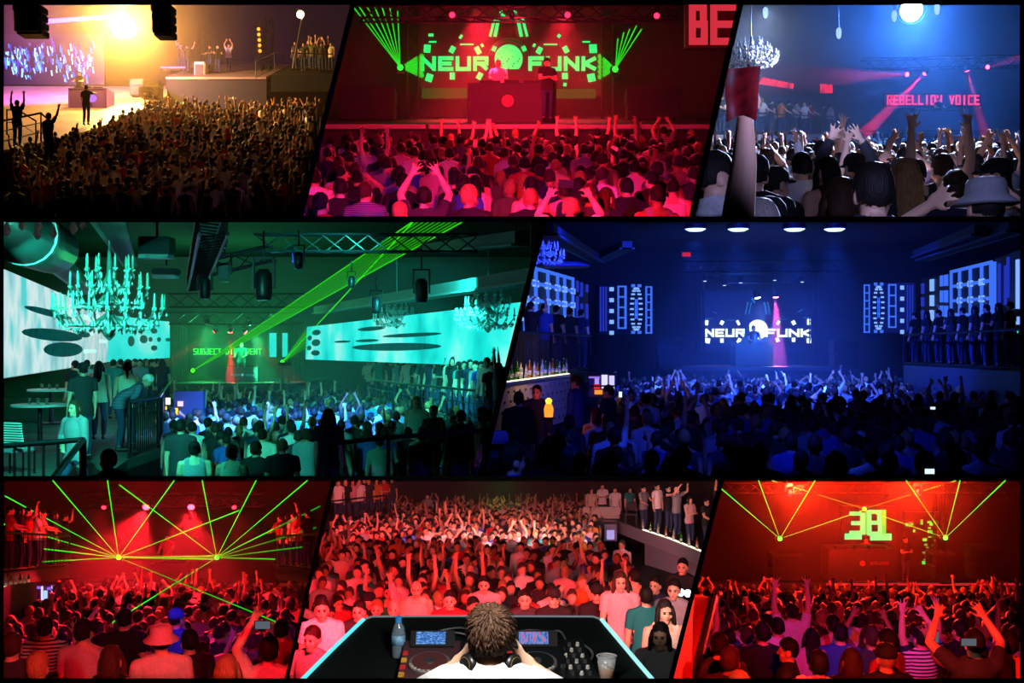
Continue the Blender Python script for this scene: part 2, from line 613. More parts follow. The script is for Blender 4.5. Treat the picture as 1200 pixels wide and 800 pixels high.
def pick(hi, keep, push, name, faces):
    """A garment or hair: the chosen part of the body's surface lifted by push, thinned to a number of faces."""
    co = coords(hi)
    nr = np.empty(len(hi.vertices) * 3)
    hi.vertices.foreach_get('normal', nr)
    new = co + nr.reshape(-1, 3) * (push[:, None] if isinstance(push, np.ndarray) else push)
    fs = [tuple(p.vertices) for p in hi.polygons if all(keep[i] for i in p.vertices)]
    used = sorted({i for f in fs for i in f})
    ix = {i: n for n, i in enumerate(used)}
    me = bpy.data.meshes.new(name)
    me.from_pydata([tuple(new[i]) for i in used], [], [tuple(ix[i] for i in f) for f in fs])
    me = modified(me, 'DECIMATE', ratio=min(1.0, faces / max(1, 2 * len(fs))))
    me.name = name
    me.polygons.foreach_set('use_smooth', [True] * len(me.polygons))
    return me

def hairline(co, cls):
    x, y, z = co.T
    return (cls == 'head') & (z > np.where(y > 0, 1.605 + y * 1.0, 1.605 + y * 0.45)) & ~((np.abs(x) > 0.079) & (z < 1.645)) & (z > 1.55)

VAR = {}
def make_variant(pose):
    hi, co, cls, t, ends = figure(pose)
    x, y, z = co.T
    if pose == 'stoop':            # bends forward from the hips
        def bend(c):
            a = np.clip((c[:, 2] - 0.92) / 0.35, 0, 1) * math.radians(48)
            dz, dy = c[:, 2] - 0.92, c[:, 1]
            out = c.copy()
            m = c[:, 2] > 0.92
            out[m, 1] = (dy * np.cos(a) + dz * np.sin(a))[m]
            out[m, 2] = 0.92 + (dz * np.cos(a) - dy * np.sin(a))[m]
            return out
        nc = bend(co)
        hi.vertices.foreach_set('co', nc.ravel())
        hi.update()
    d = {'ends': ends}
    body = modified(hi, 'DECIMATE', ratio=min(1.0, 5200.0 / (2 * len(hi.polygons))))
    body.name = 'person'
    body.polygons.foreach_set('use_smooth', [True] * len(body.polygons))
    body.materials.append(SKIN[0]); body.materials.append(SHOE)
    bz = coords(body)
    for p in body.polygons:
        if all(bz[i][2] < 0.11 for i in p.vertices):
            p.material_index = 1
    d['body'] = body
    torso = ((cls == 'torso') | ((cls == 'neck') & ((z < 1.482) | (np.abs(x) > 0.075))) | ((cls == 'thigh') & (z > 0.82))) & (z < 1.53)
    d['tee'] = pick(hi, ((torso & (z > 0.84)) | ((cls == 'uarm') & (t < 0.62))) , 0.017, 'shirt', 1100)
    d['sleeves'] = pick(hi, ((torso & (z > 0.84)) | (cls == 'uarm') | ((cls == 'farm') & (t < 0.92))), 0.017, 'shirt', 1500)
    d['vest'] = pick(hi, (torso & (z > 0.84) & ~((np.abs(x) > 0.15) & (z > 1.36)) & ~((np.abs(x) < 0.065) & (z > 1.42))), 0.015, 'shirt', 800)
    d['trousers'] = pick(hi, ((cls == 'thigh') | (cls == 'shin') | ((cls == 'torso') & (z < 0.98))) & (z > 0.10), 0.011, 'trousers', 900)
    for k in ('tee', 'sleeves', 'vest', 'trousers'):
        d[k].materials.append(CLOTH['black'])
    hl = hairline(co, cls)
    if pose in ('stand', 'stoop'):
        lift = 0.012 + 0.010 * np.clip((co[:, 2] - 1.66) / 0.08, 0, 1) + 0.0018 * np.sin(co[:, 0] * 140 + co[:, 1] * 90)
        d['short'] = pick(hi, hl, lift, 'hair', 420)
        d['crop'] = pick(hi, hl & (co[:, 2] > 1.575), 0.006, 'hair', 360)
    # the same figure with few faces, for the far crowd
    lc = co.copy()
    lc[hl] += (lc[hl] - np.array([0, -0.005, 1.63])) * 0.14
    tmp = hi.copy()
    if pose != 'stoop':
        tmp.vertices.foreach_set('co', lc.ravel())
    low = modified(tmp, 'DECIMATE', ratio=600.0 / (2 * len(hi.polygons)))
    kd = KDTree(len(co))
    src = coords(tmp)
    for i in range(len(src)):
        kd.insert(src[i], i)
    kd.balance()
    code = np.full(len(co), 0)
    code[torso | ((cls == 'uarm') & (t < 0.62))] = 1
    code[(cls == 'thigh') | (cls == 'shin') | (cls == 'foot') | ((cls == 'torso') & (z < 0.9))] = 2
    code[hl] = 3
    lv = coords(low)
    lk = np.array([code[kd.find(v)[1]] for v in lv])
    low.calc_loop_triangles()
    tri = np.empty(len(low.loop_triangles) * 3, dtype=np.int32)
    low.loop_triangles.foreach_get('vertices', tri)
    d['low'] = (lv, tri.reshape(-1, 3), lk)
    VAR[pose] = d

for p_ in POSES:
    make_variant(p_)

def headwear():
    st = VAR['stand']
    def joined(base, mb, name):
        me = mb.mesh('tmp')
        bm = bmesh.new()
        bm.from_mesh(base)
        bm.from_mesh(me)
        out = bpy.data.meshes.new(name)
        bm.to_mesh(out)
        bm.free()
        out.polygons.foreach_set('use_smooth', [True] * len(out.polygons))
        out.materials.append(HAIR['black'])
        return out
    mb = MB().loft([(0, -0.03, 1.70, 0.075, 0.07), (0, -0.045, 1.64, 0.092, 0.068), (0, -0.06, 1.55, 0.095, 0.055), (0, -0.08, 1.45, 0.10, 0.045), (0, -0.10, 1.36, 0.095, 0.036), (0, -0.11, 1.29, 0.06, 0.022)], 16)
    for x in (-1, 1):
        mb.tube([(0.07 * x, 0.03, 1.69), (0.09 * x, 0.03, 1.60), (0.098 * x, 0.025, 1.50), (0.105 * x, 0.04, 1.40)], [0.02, 0.028, 0.028, 0.012])
    st['long'] = joined(st['short'], mb, 'hair')
    st['bun'] = joined(st['short'], MB().ball((0, -0.115, 1.70), (0.045, 0.04, 0.045), 14, 10), 'hair')
    st['tail'] = joined(st['short'], MB().tube([(0, -0.09, 1.68), (0, -0.15, 1.66), (0, -0.16, 1.55), (0, -0.14, 1.42)], [0.022, 0.034, 0.036, 0.010]), 'hair')
    cap = MB().lathe([(0.094, 0), (0.096, 0.03), (0.088, 0.07), (0.06, 0.105), (0.02, 0.118), (0.004, 0.12)], (0, 0, 0), 18)
    for v in cap.v:
        v.y = v.y * 1.18 - 0.004; v.z += 1.655
    cap.hexa([V((x, y, 1.672)) for x, y in ((-0.075, 0.07), (-0.06, 0.15), (0, 0.175), (0.06, 0.15), (0.075, 0.07))], [V((x, y, 1.66)) for x, y in ((-0.075, 0.07), (-0.06, 0.15), (0, 0.175), (0.06, 0.15), (0.075, 0.07))])
    st['cap'] = cap.mesh('cap', smooth=True)
    hat = MB().lathe([(0.150, 0.0), (0.152, 0.006), (0.098, 0.05), (0.093, 0.105), (0.082, 0.125), (0.04, 0.135), (0.004, 0.137)], (0, 0, 0), 22)
    for v in hat.v:
        v.y = v.y * 1.12 - 0.004; v.z += 1.635
    st['hat'] = hat.mesh('hat', smooth=True)
    for k in ('short', 'crop', 'cap', 'hat'):
        st[k].materials.append(HAIR['black'])
    st['eye'] = MB().ball((0, 0, 0), (0.0155, 0.006, 0.0085), 10, 6).mesh('eye', smooth=True)
    st['eye'].materials.append(EYE)
    st['mouth'] = MB().ball((0, 0, 0), (0.025, 0.007, 0.007), 10, 6).mesh('mouth', smooth=True)
    st['mouth'].materials.append(LIP)
    st['brow'] = MB().box((0, 0, 0), (0.036, 0.008, 0.008)).mesh('eyebrow')
    st['brow'].materials.append(HAIR['black'])
headwear()

def skin_slot(o, m, slot=0):
    o.material_slots[slot].link = 'OBJECT'
    o.material_slots[slot].material = m

N_PEOPLE = 0
ROOM_OF = {}
def person(room, loc, rz, pose='stand', hair='short', hair_col='black', top='tee', shirt='black', legs=0, skin=0, size=1.0, width=1.0, face=False, label='', group=None, cap_col='black', name='person', lean=0.0):
    """One person: the body, and over it a shirt, trousers, hair or headwear (and eyes and mouth when the face shows)."""
    global N_PEOPLE
    v, st = VAR[pose], VAR['stand']
    loc = V(loc) + V((0, 0, 0.016))
    mw = Matrix.Translation(loc) @ Euler((lean, 0, rz)).to_matrix().to_4x4() @ Matrix.Diagonal((size * width, size * width, size, 1))
    stoop = pose == 'stoop'
    def put(nm, me, m, parent, off=None):
        mm = mw if off is None else mw @ off
        box = [mm @ V(c) for c in ((x, y, z) for x in (-0.62, 0.62) for y in (-0.35, 0.85) for z in (0.0, 2.3))] if parent is None else None
        bb = [V(c) for c in bounds(me)]
        pts = [mm @ c for c in bb]
        if not room.touches(pts):
            return None
        if not room.inside(pts):
            me = clip_mesh(me, room, mm, copy=True)
            if not len(me.polygons):
                return None
        o = bpy.data.objects.new(nm, me)
        COL.objects.link(o)
        if parent is None:
            o.matrix_world = mw
        else:
            o.parent = parent
            if off is not None:
                o.matrix_local = off
        if m is not None and len(o.material_slots):
            skin_slot(o, m)
        return o
    o = put(name, v['body'], SKIN[skin], None)
    if o is None:
        return None
    N_PEOPLE += 1
    ROOM_OF[o.name] = room
    tag(o, label, 'person', group)
    put('shirt', v[top], CLOTH[shirt], o)
    put('trousers', v['trousers'], DENIM[legs], o)
    hs = v if stoop else st
    if hair in ('cap', 'hat'):
        put('hair', hs['crop'], HAIR[hair_col], o)
        if not stoop:
            put(hair, st[hair], CLOTH[cap_col], o)
    elif hair != 'bald':
        put('hair', hs['short'] if stoop else st[hair], HAIR[hair_col], o)
    if face:
        for x in (-1, 1):
            put('eye', st['eye'], None, o, Matrix.Translation((0.030 * x, 0.088, 1.622)))
            put('eyebrow', st['brow'], HAIR[hair_col], o, Matrix.Translation((0.031 * x, 0.094, 1.640)))
        put('mouth', st['mouth'], None, o, Matrix.Translation((0, 0.094, 1.556)))
    return o

_BB = {}
def bounds(me):
    k = me.name
    if k not in _BB:
        c = coords(me)
        lo, hi = c.min(axis=0), c.max(axis=0)
        _BB[k] = [(x, y, z) for x in (lo[0], hi[0]) for y in (lo[1], hi[1]) for z in (lo[2], hi[2])]
    return _BB[k]

# the part of a crowd that nobody could count: one mesh, coloured per person
def crowd_material():
    m = bpy.data.materials.new('crowd')
    m.use_nodes = True
    b = m.node_tree.nodes['Principled BSDF']
    a = m.node_tree.nodes.new('ShaderNodeAttribute')
    a.attribute_name = 'tone'
    b.inputs['Roughness'].default_value = 0.75
    m.node_tree.links.new(a.outputs['Color'], b.inputs['Base Color'])
    return m
CROWD = crowd_material()
TONE = {k: lin(c) for k, c in dict(black='141416', charcoal='2d2e33', navy='1b2440', white='e9e9ea', grey='8d8f94', red='b3202a', blue='2b4fa8', teal='10807c', pink='d9a9ae', olive='565a38', orange='d27a2c', green='2a8a46', cream='d6cdb8').items()}

def crowd(room, members, label):
    """members: (location, rotation, pose, shirt, hair, skin, size)"""
    vs, fs, cs, n = [], [], [], 0
    cut = []
    for loc, rz, pose, shirt, hair, skin, size in members:
        lv, lf, lk = VAR[pose]['low']
        c, s = math.cos(rz), math.sin(rz)
        w = lv * size
        w = np.stack([w[:, 0] * c - w[:, 1] * s, w[:, 0] * s + w[:, 1] * c, w[:, 2]], axis=1) + np.array(loc)
        pal = np.array([lin(('e2b091', 'c98f6c', '9a6647')[skin]), TONE[shirt], lin(('1c1c20', '2a3c5e')[int(rz * 50) % 2]), lin(hair)])
        col = pal[lk]
        dots = np.array([w @ np.array(p) for p in room.planes])
        if (dots.max(axis=1) < 0).any():
            continue
        if (dots < 0).any():
            cut.append((w, lf, col))
            continue
        vs.append(w); fs.append(lf + n); cs.append(col); n += len(w)
    if cut:
        k, cv, cf, cc = 0, [], [], []
        for w, lf, col in cut:
            cv.append(w); cf.append(lf + k); cc.append(col); k += len(w)
        me = bpy.data.meshes.new('tmp')
        me.from_pydata(np.concatenate(cv).tolist(), [], np.concatenate(cf).tolist())
        at = me.color_attributes.new('tone', 'FLOAT_COLOR', 'POINT')
        a = np.ones((k, 4)); a[:, :3] = np.concatenate(cc)
        at.data.foreach_set('color', a.ravel())
        clip_mesh(me, room, Matrix.Identity(4))
        me.calc_loop_triangles()
        tri = np.empty(len(me.loop_triangles) * 3, dtype=np.int32)
        me.loop_triangles.foreach_get('vertices', tri)
        a = np.empty(len(me.vertices) * 4)
        me.color_attributes['tone'].data.foreach_get('color', a)
        vs.append(coords(me)); fs.append(tri.reshape(-1, 3) + n); cs.append(a.reshape(-1, 4)[:, :3])
    if not vs:
        return None
    vv, ff, cc = np.concatenate(vs), np.concatenate(fs), np.concatenate(cs)
    me = bpy.data.meshes.new('crowd')
    me.from_pydata(vv.tolist(), [], ff.tolist())
    at = me.color_attributes.new('tone', 'FLOAT_COLOR', 'POINT')
    a = np.ones((len(vv), 4)); a[:, :3] = cc
    at.data.foreach_set('color', a.ravel())
    me.polygons.foreach_set('use_smooth', [True] * len(me.polygons))
    me.materials.append(CROWD)
    o = bpy.data.objects.new('crowd', me)
    COL.objects.link(o)
    return tag(o, label, 'crowd', kind='stuff')
# ---------------------------------------------------------------- shared builders
BLACK = mat('black_paint', '0b0b0d', 0.7, noise=0.2)
DARK = mat('dark_metal', '1b1c20', 0.45, 0.6)
STEEL = mat('steel', '8a8d92', 0.35, 0.9)
STAGE = mat('stage_board', '191a1e', 0.6, noise=0.25, scale=4)
WALLM = mat('dark_wall', '15161b', 0.85, noise=0.3, scale=0.6)
FLOORM = mat('club_floor', '18181b', 0.7, noise=0.3, scale=1.5)
CONCRETE = mat('pale_panel', 'b9b5ae', 0.8, noise=0.12, scale=3)
DIVIDE = mat('divider_black', '030303', 1.0, noise=0, spec=0.0)
GLASS = mat('clear_glass', 'e8f4f2', 0.05, noise=0, trans=0.9)

def shell(r, floor=FLOORM, wall=WALLM, d0=3.0):
    xr = [(600 - 900) / F, 900 / F]
    m = MB()
    a, b = d0, r.back
    top = [V((-0.8 * a, a, r.fz(a))), V((0.8 * a, a, r.fz(a))), V((0.8 * b, b, r.fz(b))), V((-0.8 * b, b, r.fz(b)))]
    m.hexa(top, [p - V((0, 0, 0.12)) for p in top])
    struct('floor', m, floor, r)
    m = MB()
    xs, ys = [p[0] for p in r.poly], [p[1] for p in r.poly]
    m.pbox(min(xs), min(ys), max(xs), max(ys), r.back, 0.3)
    struct('wall_back', m, wall, r)

def rdeck(r, a, b, d0, d1, t=.15):
    """A deck that rises with the room's raked floor, front edge from a to b."""
    up = V((0, 0, r.slope * (d1 - d0)))
    p = [V((a.x, d0, a.z)), V((b.x, d0, a.z)), V((b.x, d1, a.z)) + up, V((a.x, d1, a.z)) + up]
    return MB().hexa(p, [q - V((0, 0, t)) for q in p])

def prism(name, poly, d0, d1):
    m = MB().hexa([P(*q, d0) for q in poly], [P(*q, d1) for q in poly])
    return struct(name, m, DIVIDE)

def aim(frm, to):
    return (V(to) - V(frm)).to_track_quat('-Z', 'Y').to_matrix()

def stage_light(loc, to, col, power, label, angle=20, size=0.16, glow=30.0, group=None, lamp_on=True, soft=0.08, blend=0.5):
    """A moving head: clamp, yoke, head and a lit lens, with its lamp inside."""
    loc = V(loc)
    t = thing('stage_light', label, 'stage light', loc, group)
    q = aim(loc, to)
    f = (q @ V((0, 0, -1))).normalized()
    s = size
    MB().box(loc + V((0, 0, s * 2.1)), (s * 1.6, s * 1.6, s * 0.7)).build('base', DARK, t)
    MB().box(loc + V((-s * 1.15, 0, s * 0.8)), (s * 0.2, s * 0.5, s * 2.0)).box(loc + V((s * 1.15, 0, s * 0.8)), (s * 0.2, s * 0.5, s * 2.0)).box(loc + V((0, 0, s * 1.7)), (s * 2.5, s * 0.5, s * 0.2)).build('yoke', DARK, t)
    MB().lathe([(s * 0.6, 0), (s * 0.95, s * 0.3), (s, s * 1.4), (s * 1.02, s * 1.75), (s * 0.96, s * 1.76)], loc - f * s * 0.9, 16, f).build('head', DARK, t, smooth=True)
    ln = emit('lens_%s_%d' % (''.join('%02x' % int(min(1, c) * 255) for c in col), int(glow)), tuple(col), glow)
    MB().lathe([(s * 0.9, 0), (s * 0.75, s * 0.12), (s * 0.3, s * 0.2), (0.001, s * 0.22)], loc + f * s * 0.88, 16, f).build('lens', ln, t, smooth=True)
    if lamp_on:
        lamp('SPOT', 'beam_lamp', loc + f * s * 1.3, col, power, loc + f * 10, angle, blend, soft, t)
    return t

def laser(loc, ends, label, room, col='20ff30', strength=2.6, r0=0.02, r1=0.05, see=0.25, group=None, r_body=0.14):
    """A laser projector and the beams that leave it."""
    loc = V(loc)
    t = thing('laser_projector', label, 'laser', loc, group)
    MB().box(loc + V((0, r_body * 0.9, 0)), (r_body * 2, r_body * 1.4, r_body * 1.2)).build('housing', DARK, t, bevel=0.01)
    MB().box(loc + V((0, r_body * 0.9, -r_body * 0.9)), (r_body * 1.2, r_body * 0.5, r_body * 0.6)).build('bracket', DARK, t)
    MB().ball(loc, r_body * 0.62, 14, 10).build('aperture', emit('laser_core_' + col, col, strength * 3), t, smooth=True)
    k = 0
    for e in ends:
        e, rr, st = (e + (None, None))[:3] if isinstance(e, tuple) else (e, None, None)
        bm_ = emit('laser_%s_%s' % (col, st or 'x'), col, st or strength, see)
        MB().cone(loc, e, (rr or r0) * 0.7, (rr or r1), 8).build('beam', bm_, t, room)
    return t

def truss(a, b, w, label, name='lighting_truss', room=None, m=None, cat='truss'):
    a, b = V(a), V(b)
    t = thing(name, label, cat, a)
    d = (b - a).normalized()
    u = d.cross(V((0, 1, 0)))
    if u.length < 0.1:
        u = d.cross(V((1, 0, 0)))
    u.normalize()
    v = d.cross(u)
    n = max(2, int((b - a).length / (w * 1.2)))
    offs = [u * (i * w / 2) + v * (j * w / 2) for i, j in ((-1, -1), (1, -1), (1, 1), (-1, 1))]
    ch = MB()
    for o in offs:
        ch.cone(a + o, b + o, w * 0.07, w * 0.07, 6)
    ch.build('chord', m or DARK, t, room)
    lt = MB()
    for k in range(n):
        p, q = a + (b - a) * (k / n), a + (b - a) * ((k + 1) / n)
        for i in range(4):
            lt.cone(p + offs[i], q + offs[(i + 1) % 4], w * 0.045, w * 0.045, 5, False)
    lt.build('lattice', m or DARK, t, room)
    return t

def railing(pts, h, label, room, gap=0.14, m=None, bars=True, mid=0, name='railing', group=None):
    pts = [V(p) for p in pts]
    m = m or DARK
    t = thing(name, label, 'railing', pts[0], group)
    up = V((0, 0, h))
    MB().tube([p + up for p in pts], 0.035, 8).build('handrail', m, t, room)
    for k in range(mid):
        MB().tube([p + up * ((k + 1) / (mid + 1)) for p in pts], 0.018, 6).build('middle_rail', m, t, room)
    if bars:
        MB().tube([p + V((0, 0, 0.08)) for p in pts], 0.02, 6).build('bottom_rail', m, t, room)
    n = 0
    for i, p in enumerate(pts):
        MB().cone(p, p + up, 0.03, 0.03, 8).build('post', m, t, room)
        if bars and i < len(pts) - 1:
            q = pts[i + 1]
            c = max(1, int((q - p).length / gap))
            for k in range(1, c):
                w = p + (q - p) * (k / c)
                if n < 90:
                    MB().cone(w + V((0, 0, 0.08)), w + up, 0.012, 0.012, 6).build('baluster', m, t, room)
                    n += 1
    return t

GLYPH = {
    'N': [[(0, 0), (0, 1), (1, 0), (1, 1)]], 'E': [[(1, 1), (0, 1), (0, 0), (1, 0)], [(0, .5), (.85, .5)]], 'U': [[(0, 1), (0, 0), (1, 0), (1, 1)]],
    'R': [[(0, 0), (0, 1), (1, 1), (1, .5), (.1, .5)], [(.5, .5), (1, 0)]], 'F': [[(0, 0), (0, 1), (1, 1)], [(0, .5), (.8, .5)]], 'P': [[(0, 0), (0, 1), (1, 1), (1, .5), (0, .5)]],
    'K': [[(0, 0), (0, 1)], [(1, 1), (.1, .5), (1, 0)]], 'B': [[(0, 0), (0, 1), (.92, 1), (.92, .5), (0, .5)], [(.92, .5), (1, .5), (1, 0), (0, 0)]],
    'L': [[(0, 1), (0, 0), (1, 0)]], 'I': [[(.5, 0), (.5, 1)]], 'O': [[(0, 0), (0, 1), (1, 1), (1, 0), (0, 0)]], 'Y': [[(0, 1), (.5, .5), (1, 1)], [(.5, .5), (.5, 0)]],
    'S': [[(1, 1), (0, 1), (0, .5), (1, .5), (1, 0), (0, 0)]], 'C': [[(1, 1), (0, 1), (0, 0), (1, 0)]], 'T': [[(0, 1), (1, 1)], [(.5, 1), (.5, 0)]], 'A': [[(0, 0), (0, 1), (1, 1), (1, 0)], [(0, .5), (1, .5)]],
    'D': [[(0, 0), (0, 1), (.7, 1), (1, .7), (1, .3), (.7, 0), (0, 0)]], 'G': [[(1, 1), (0, 1), (0, 0), (1, 0), (1, .5), (.5, .5)]], 'H': [[(0, 0), (0, 1)], [(1, 0), (1, 1)], [(0, .5), (1, .5)]],
    'J': [[(1, 1), (1, 0), (0, 0), (0, .4)]], 'M': [[(0, 0), (0, 1), (.5, .5), (1, 1), (1, 0)]], 'V': [[(0, 1), (.5, 0), (1, 1)]], 'X': [[(0, 0), (1, 1)], [(0, 1), (1, 0)]], '-': [[(0, .5), (1, .5)]],
}
def letter(mb, ch, x, z, w, h, y, th, deep=0.04, mirror=False, ax=V((1, 0, 0))):
    for line in GLYPH[ch]:
        for (x0, z0), (x1, z1) in zip(line, line[1:]):
            if mirror:
                x0, x1 = 1 - x0, 1 - x1
            a = V((x0 * (w - th) + th / 2, 0, z0 * (h - th) + th / 2))
            b = V((x1 * (w - th) + th / 2, 0, z1 * (h - th) + th / 2))
            d = b - a
            if abs(d.x) > 1e-6 and abs(d.z) > 1e-6:
                ln, ang = d.length + th * 0.4, math.atan2(d.z, d.x)
            else:
                ln, ang = d.length + th, math.atan2(d.z, d.x)
            rot = Matrix.Rotation(-ang, 3, 'Y')
            n0 = len(mb.v)
            mb.box((a + b) / 2, (ln, deep, th), rot)
            for k in range(n0, len(mb.v)):
                p = mb.v[k]
                mb.v[k] = V((x, y, z)) + ax * p.x + V((0, p.y, p.z))

def bottle(loc, label, glass, group, size=1.0, room=None):
    loc = V(loc) + V((0, 0, .014))
    t = thing('bottle', label, 'bottle', loc, group)
    s = size
    MB().lathe([(0.036 * s, 0), (0.038 * s, 0.02 * s), (0.038 * s, 0.17 * s), (0.030 * s, 0.205 * s), (0.014 * s, 0.235 * s), (0.013 * s, 0.29 * s)], loc, 12).build('glass_body', glass, t, room, smooth=True)
    MB().lathe([(0.0385 * s, 0.05 * s), (0.0385 * s, 0.13 * s)], loc, 12).build('paper_label', CONCRETE, t, room, smooth=True)
    MB().lathe([(0.0155 * s, 0.285 * s), (0.0155 * s, 0.315 * s)], loc, 10).build('cap', STEEL, t, room)
    return t

def chandelier(loc, R, H, label, room, m, candle, group=None, top=1.0):
    loc = V(loc)
    t = thing('chandelier', label, 'chandelier', loc, group)
    MB().lathe([(0.02, -H * .55), (R * .10, -H * .5), (R * .16, -H * .42), (R * .06, -H * .3), (R * .05, 0), (R * .12, H * .08), (R * .05, H * .2), (R * .035, H * .42), (0.012, H * .5)], loc, 12).build('stem', m, t, room, smooth=True)
    MB().cone(loc + V((0, 0, H * .48)), loc + V((0, 0, H * .5 + top)), 0.012, 0.012, 6).build('chain', m, t, room)
    cr = MB()
    rr = random.Random(int(R * 1000))
    for tier, (n, rad, z) in enumerate(((20, R, -H * .24), (14, R * .70, H * .0), (9, R * .42, H * .2))):
        for k in range(n):
            a = 2 * math.pi * (k + 0.3 * tier) / n
            u = V((math.cos(a), math.sin(a), 0))
            c0 = loc + V((0, 0, z - H * 0.02))
            pts = [c0 + u * rad * 0.08, c0 + u * rad * 0.38 + V((0, 0, -H * .14)), c0 + u * rad * 0.78 + V((0, 0, -H * .13)), c0 + u * rad * 0.97 + V((0, 0, H * .0)), c0 + u * rad + V((0, 0, H * .06))]
            arm = MB().tube(pts, R * 0.016, 6).build('arm', m, t, room)
            tip = pts[-1]
            MB().lathe([(R * .012, -H * .02), (R * .05, 0), (R * .05, H * .012), (R * .022, H * .014), (R * .022, H * .12), (R * .008, H * .17)], tip, 8).build('candle', candle, t, room, smooth=True)
            for q in range(11):
                p = pts[q % 4 + 1] * 0.5 + pts[max(0, q % 4)] * 0.5
                p = p + V((rr.uniform(-1, 1), rr.uniform(-1, 1), 0)) * R * .05
                ln = R * rr.uniform(.08, .17)
                cr.add([p, p + V((R * .026, 0, -ln * .7)), p + V((0, R * .026, -ln * .7)), p + V((-R * .026, 0, -ln * .7)), p + V((0, -R * .026, -ln * .7)), p + V((0, 0, -ln))],
                       [(0, 1, 2), (0, 2, 3), (0, 3, 4), (0, 4, 1), (5, 2, 1), (5, 3, 2), (5, 4, 3), (5, 1, 4)])
        n2 = n * 3
        for k in range(n2):     # swags of glass beads between the arms
            a = 2 * math.pi * k / n2
            p = loc + V((math.cos(a) * rad * .8, math.sin(a) * rad * .8, z - H * .14 - H * .05 * abs(math.sin(a * n / 2))))
            cr.ball(p, R * .028, 6, 4)
    c = cr.build('crystal_drops', GLASSY, t, room)
    c['kind'] = 'stuff'
    return t
GLASSY = mat('cut_glass', 'eef6f6', 0.25, 0.0, noise=0.1, spec=1.0)

def speaker_stack(x0, y0, x1, y1, d, label, room, n=4, tilt=0.0):
    a, b = P(x0, y0, d), P(x1, y1, d)
    t = thing('speaker_array', label, 'loudspeaker', ((a.x + b.x) / 2, d, b.z))
    h = (a.z - b.z) / n
    for k in range(n):
        MB().slab(a.x + 0.02 * k, b.x - 0.02 * k, d + tilt * k, d + 0.9 + tilt * k, b.z + h * (n - 1 - k) + 0.02, b.z + h * (n - k) - 0.02).build('cabinet', BLACK, t, room, bevel=0.03)
    MB().slab(a.x + 0.1, b.x - 0.1, d - 0.02, d + 0.01, b.z + h * 0.2, a.z - h * 0.2).build('grille', DARK, t, room)
    return t

def dj_table(x0, y0, x1, y1, d, deep, label, room, m=None, name='dj_booth'):
    """A booth front with a top slab, side cheeks and the decks that stand on it."""
    a, b = P(x0, y0, d), P(x1, y1, d)
    m = m or STAGE
    t = thing(name, label, 'booth', ((a.x + b.x) / 2, d, b.z))
    MB().slab(a.x + 0.04, b.x - 0.04, d + 0.03, d + 0.08, b.z, a.z - 0.05).build('front_panel', m, t, room)
    MB().slab(a.x, b.x, d, d + deep, a.z - 0.05, a.z).build('table_top', m, t, room)
    MB().slab(a.x, a.x + 0.05, d, d + deep, b.z, a.z - 0.05).build('side_panel', m, t, room)
    MB().slab(b.x - 0.05, b.x, d, d + deep, b.z, a.z - 0.05).build('side_panel', m, t, room)
    w = b.x - a.x
    for fx in (0.25, 0.75):
        MB().slab(a.x + w * (fx - .12), a.x + w * (fx + .12), d + 0.1, d + 0.45, a.z, a.z + 0.09).build('deck', BLACK, t, room)
    MB().slab(a.x + w * .42, a.x + w * .58, d + 0.1, d + 0.45, a.z, a.z + 0.1).build('mixer', BLACK, t, room)
    return t

def disc(c, r, n=28, deep=0.03, m=None, name='disc', parent=None, room=None, ring=0.0):
    mb = MB()
    c = V(c)
    if ring:
        pts = [c + V((math.cos(2 * math.pi * k / n) * r, 0, math.sin(2 * math.pi * k / n) * r)) for k in range(n + 1)]
        mb.tube(pts, ring, 6)
    else:
        mb.cone(c, c + V((0, deep, 0)), r, r, n)
    return mb.build(name, m, parent, room)

ORD = ['first', 'second', 'third', 'fourth', 'fifth', 'sixth', 'seventh', 'eighth', 'ninth', 'tenth', 'eleventh', 'twelfth', 'thirteenth', 'fourteenth', 'fifteenth', 'sixteenth', 'seventeenth', 'eighteenth', 'nineteenth', 'twentieth'] + ['twenty-' + q for q in ('first', 'second', 'third', 'fourth', 'fifth', 'sixth', 'seventh', 'eighth', 'ninth')] + ['thirtieth'] + ['thirty-' + q for q in ('first', 'second', 'third', 'fourth', 'fifth', 'sixth', 'seventh', 'eighth', 'ninth')]
HAIRHEX = {'black': '17120f', 'brown': '3d2617', 'fair': '9c7444', 'grey': '6b655e'}
HAIRWORD = {'short': 'short-haired', 'crop': 'close-cropped', 'long': 'long-haired', 'bun': 'bun-haired', 'tail': 'ponytailed', 'cap': 'capped', 'hat': 'bucket-hatted', 'bald': 'bald'}
TAKEN = {}

def who(room, px, top, pose='stand', rz=0, hair='short', hair_col='black', top_kind='tee', shirt='black', label='', size=1.0, d=None, h=0.0, skin=0, legs=0, face=False, group=None, cap_col='black', width=1.0, lean=0.0):
    """A person whose crown shows at pixel (px, top); h is the height of what they stand on."""
    if d is None:
        d = F * (room.hf - h - 1.75 * size) / (top - room.vy)
    loc = room.at(px, d, h)
    TAKEN.setdefault(room.key, []).append((loc.x, loc.y))
    return person(room, loc, math.radians(rz), pose, hair, hair_col, top_kind, shirt, legs, skin, size, width, face, label, group, cap_col, lean=lean)

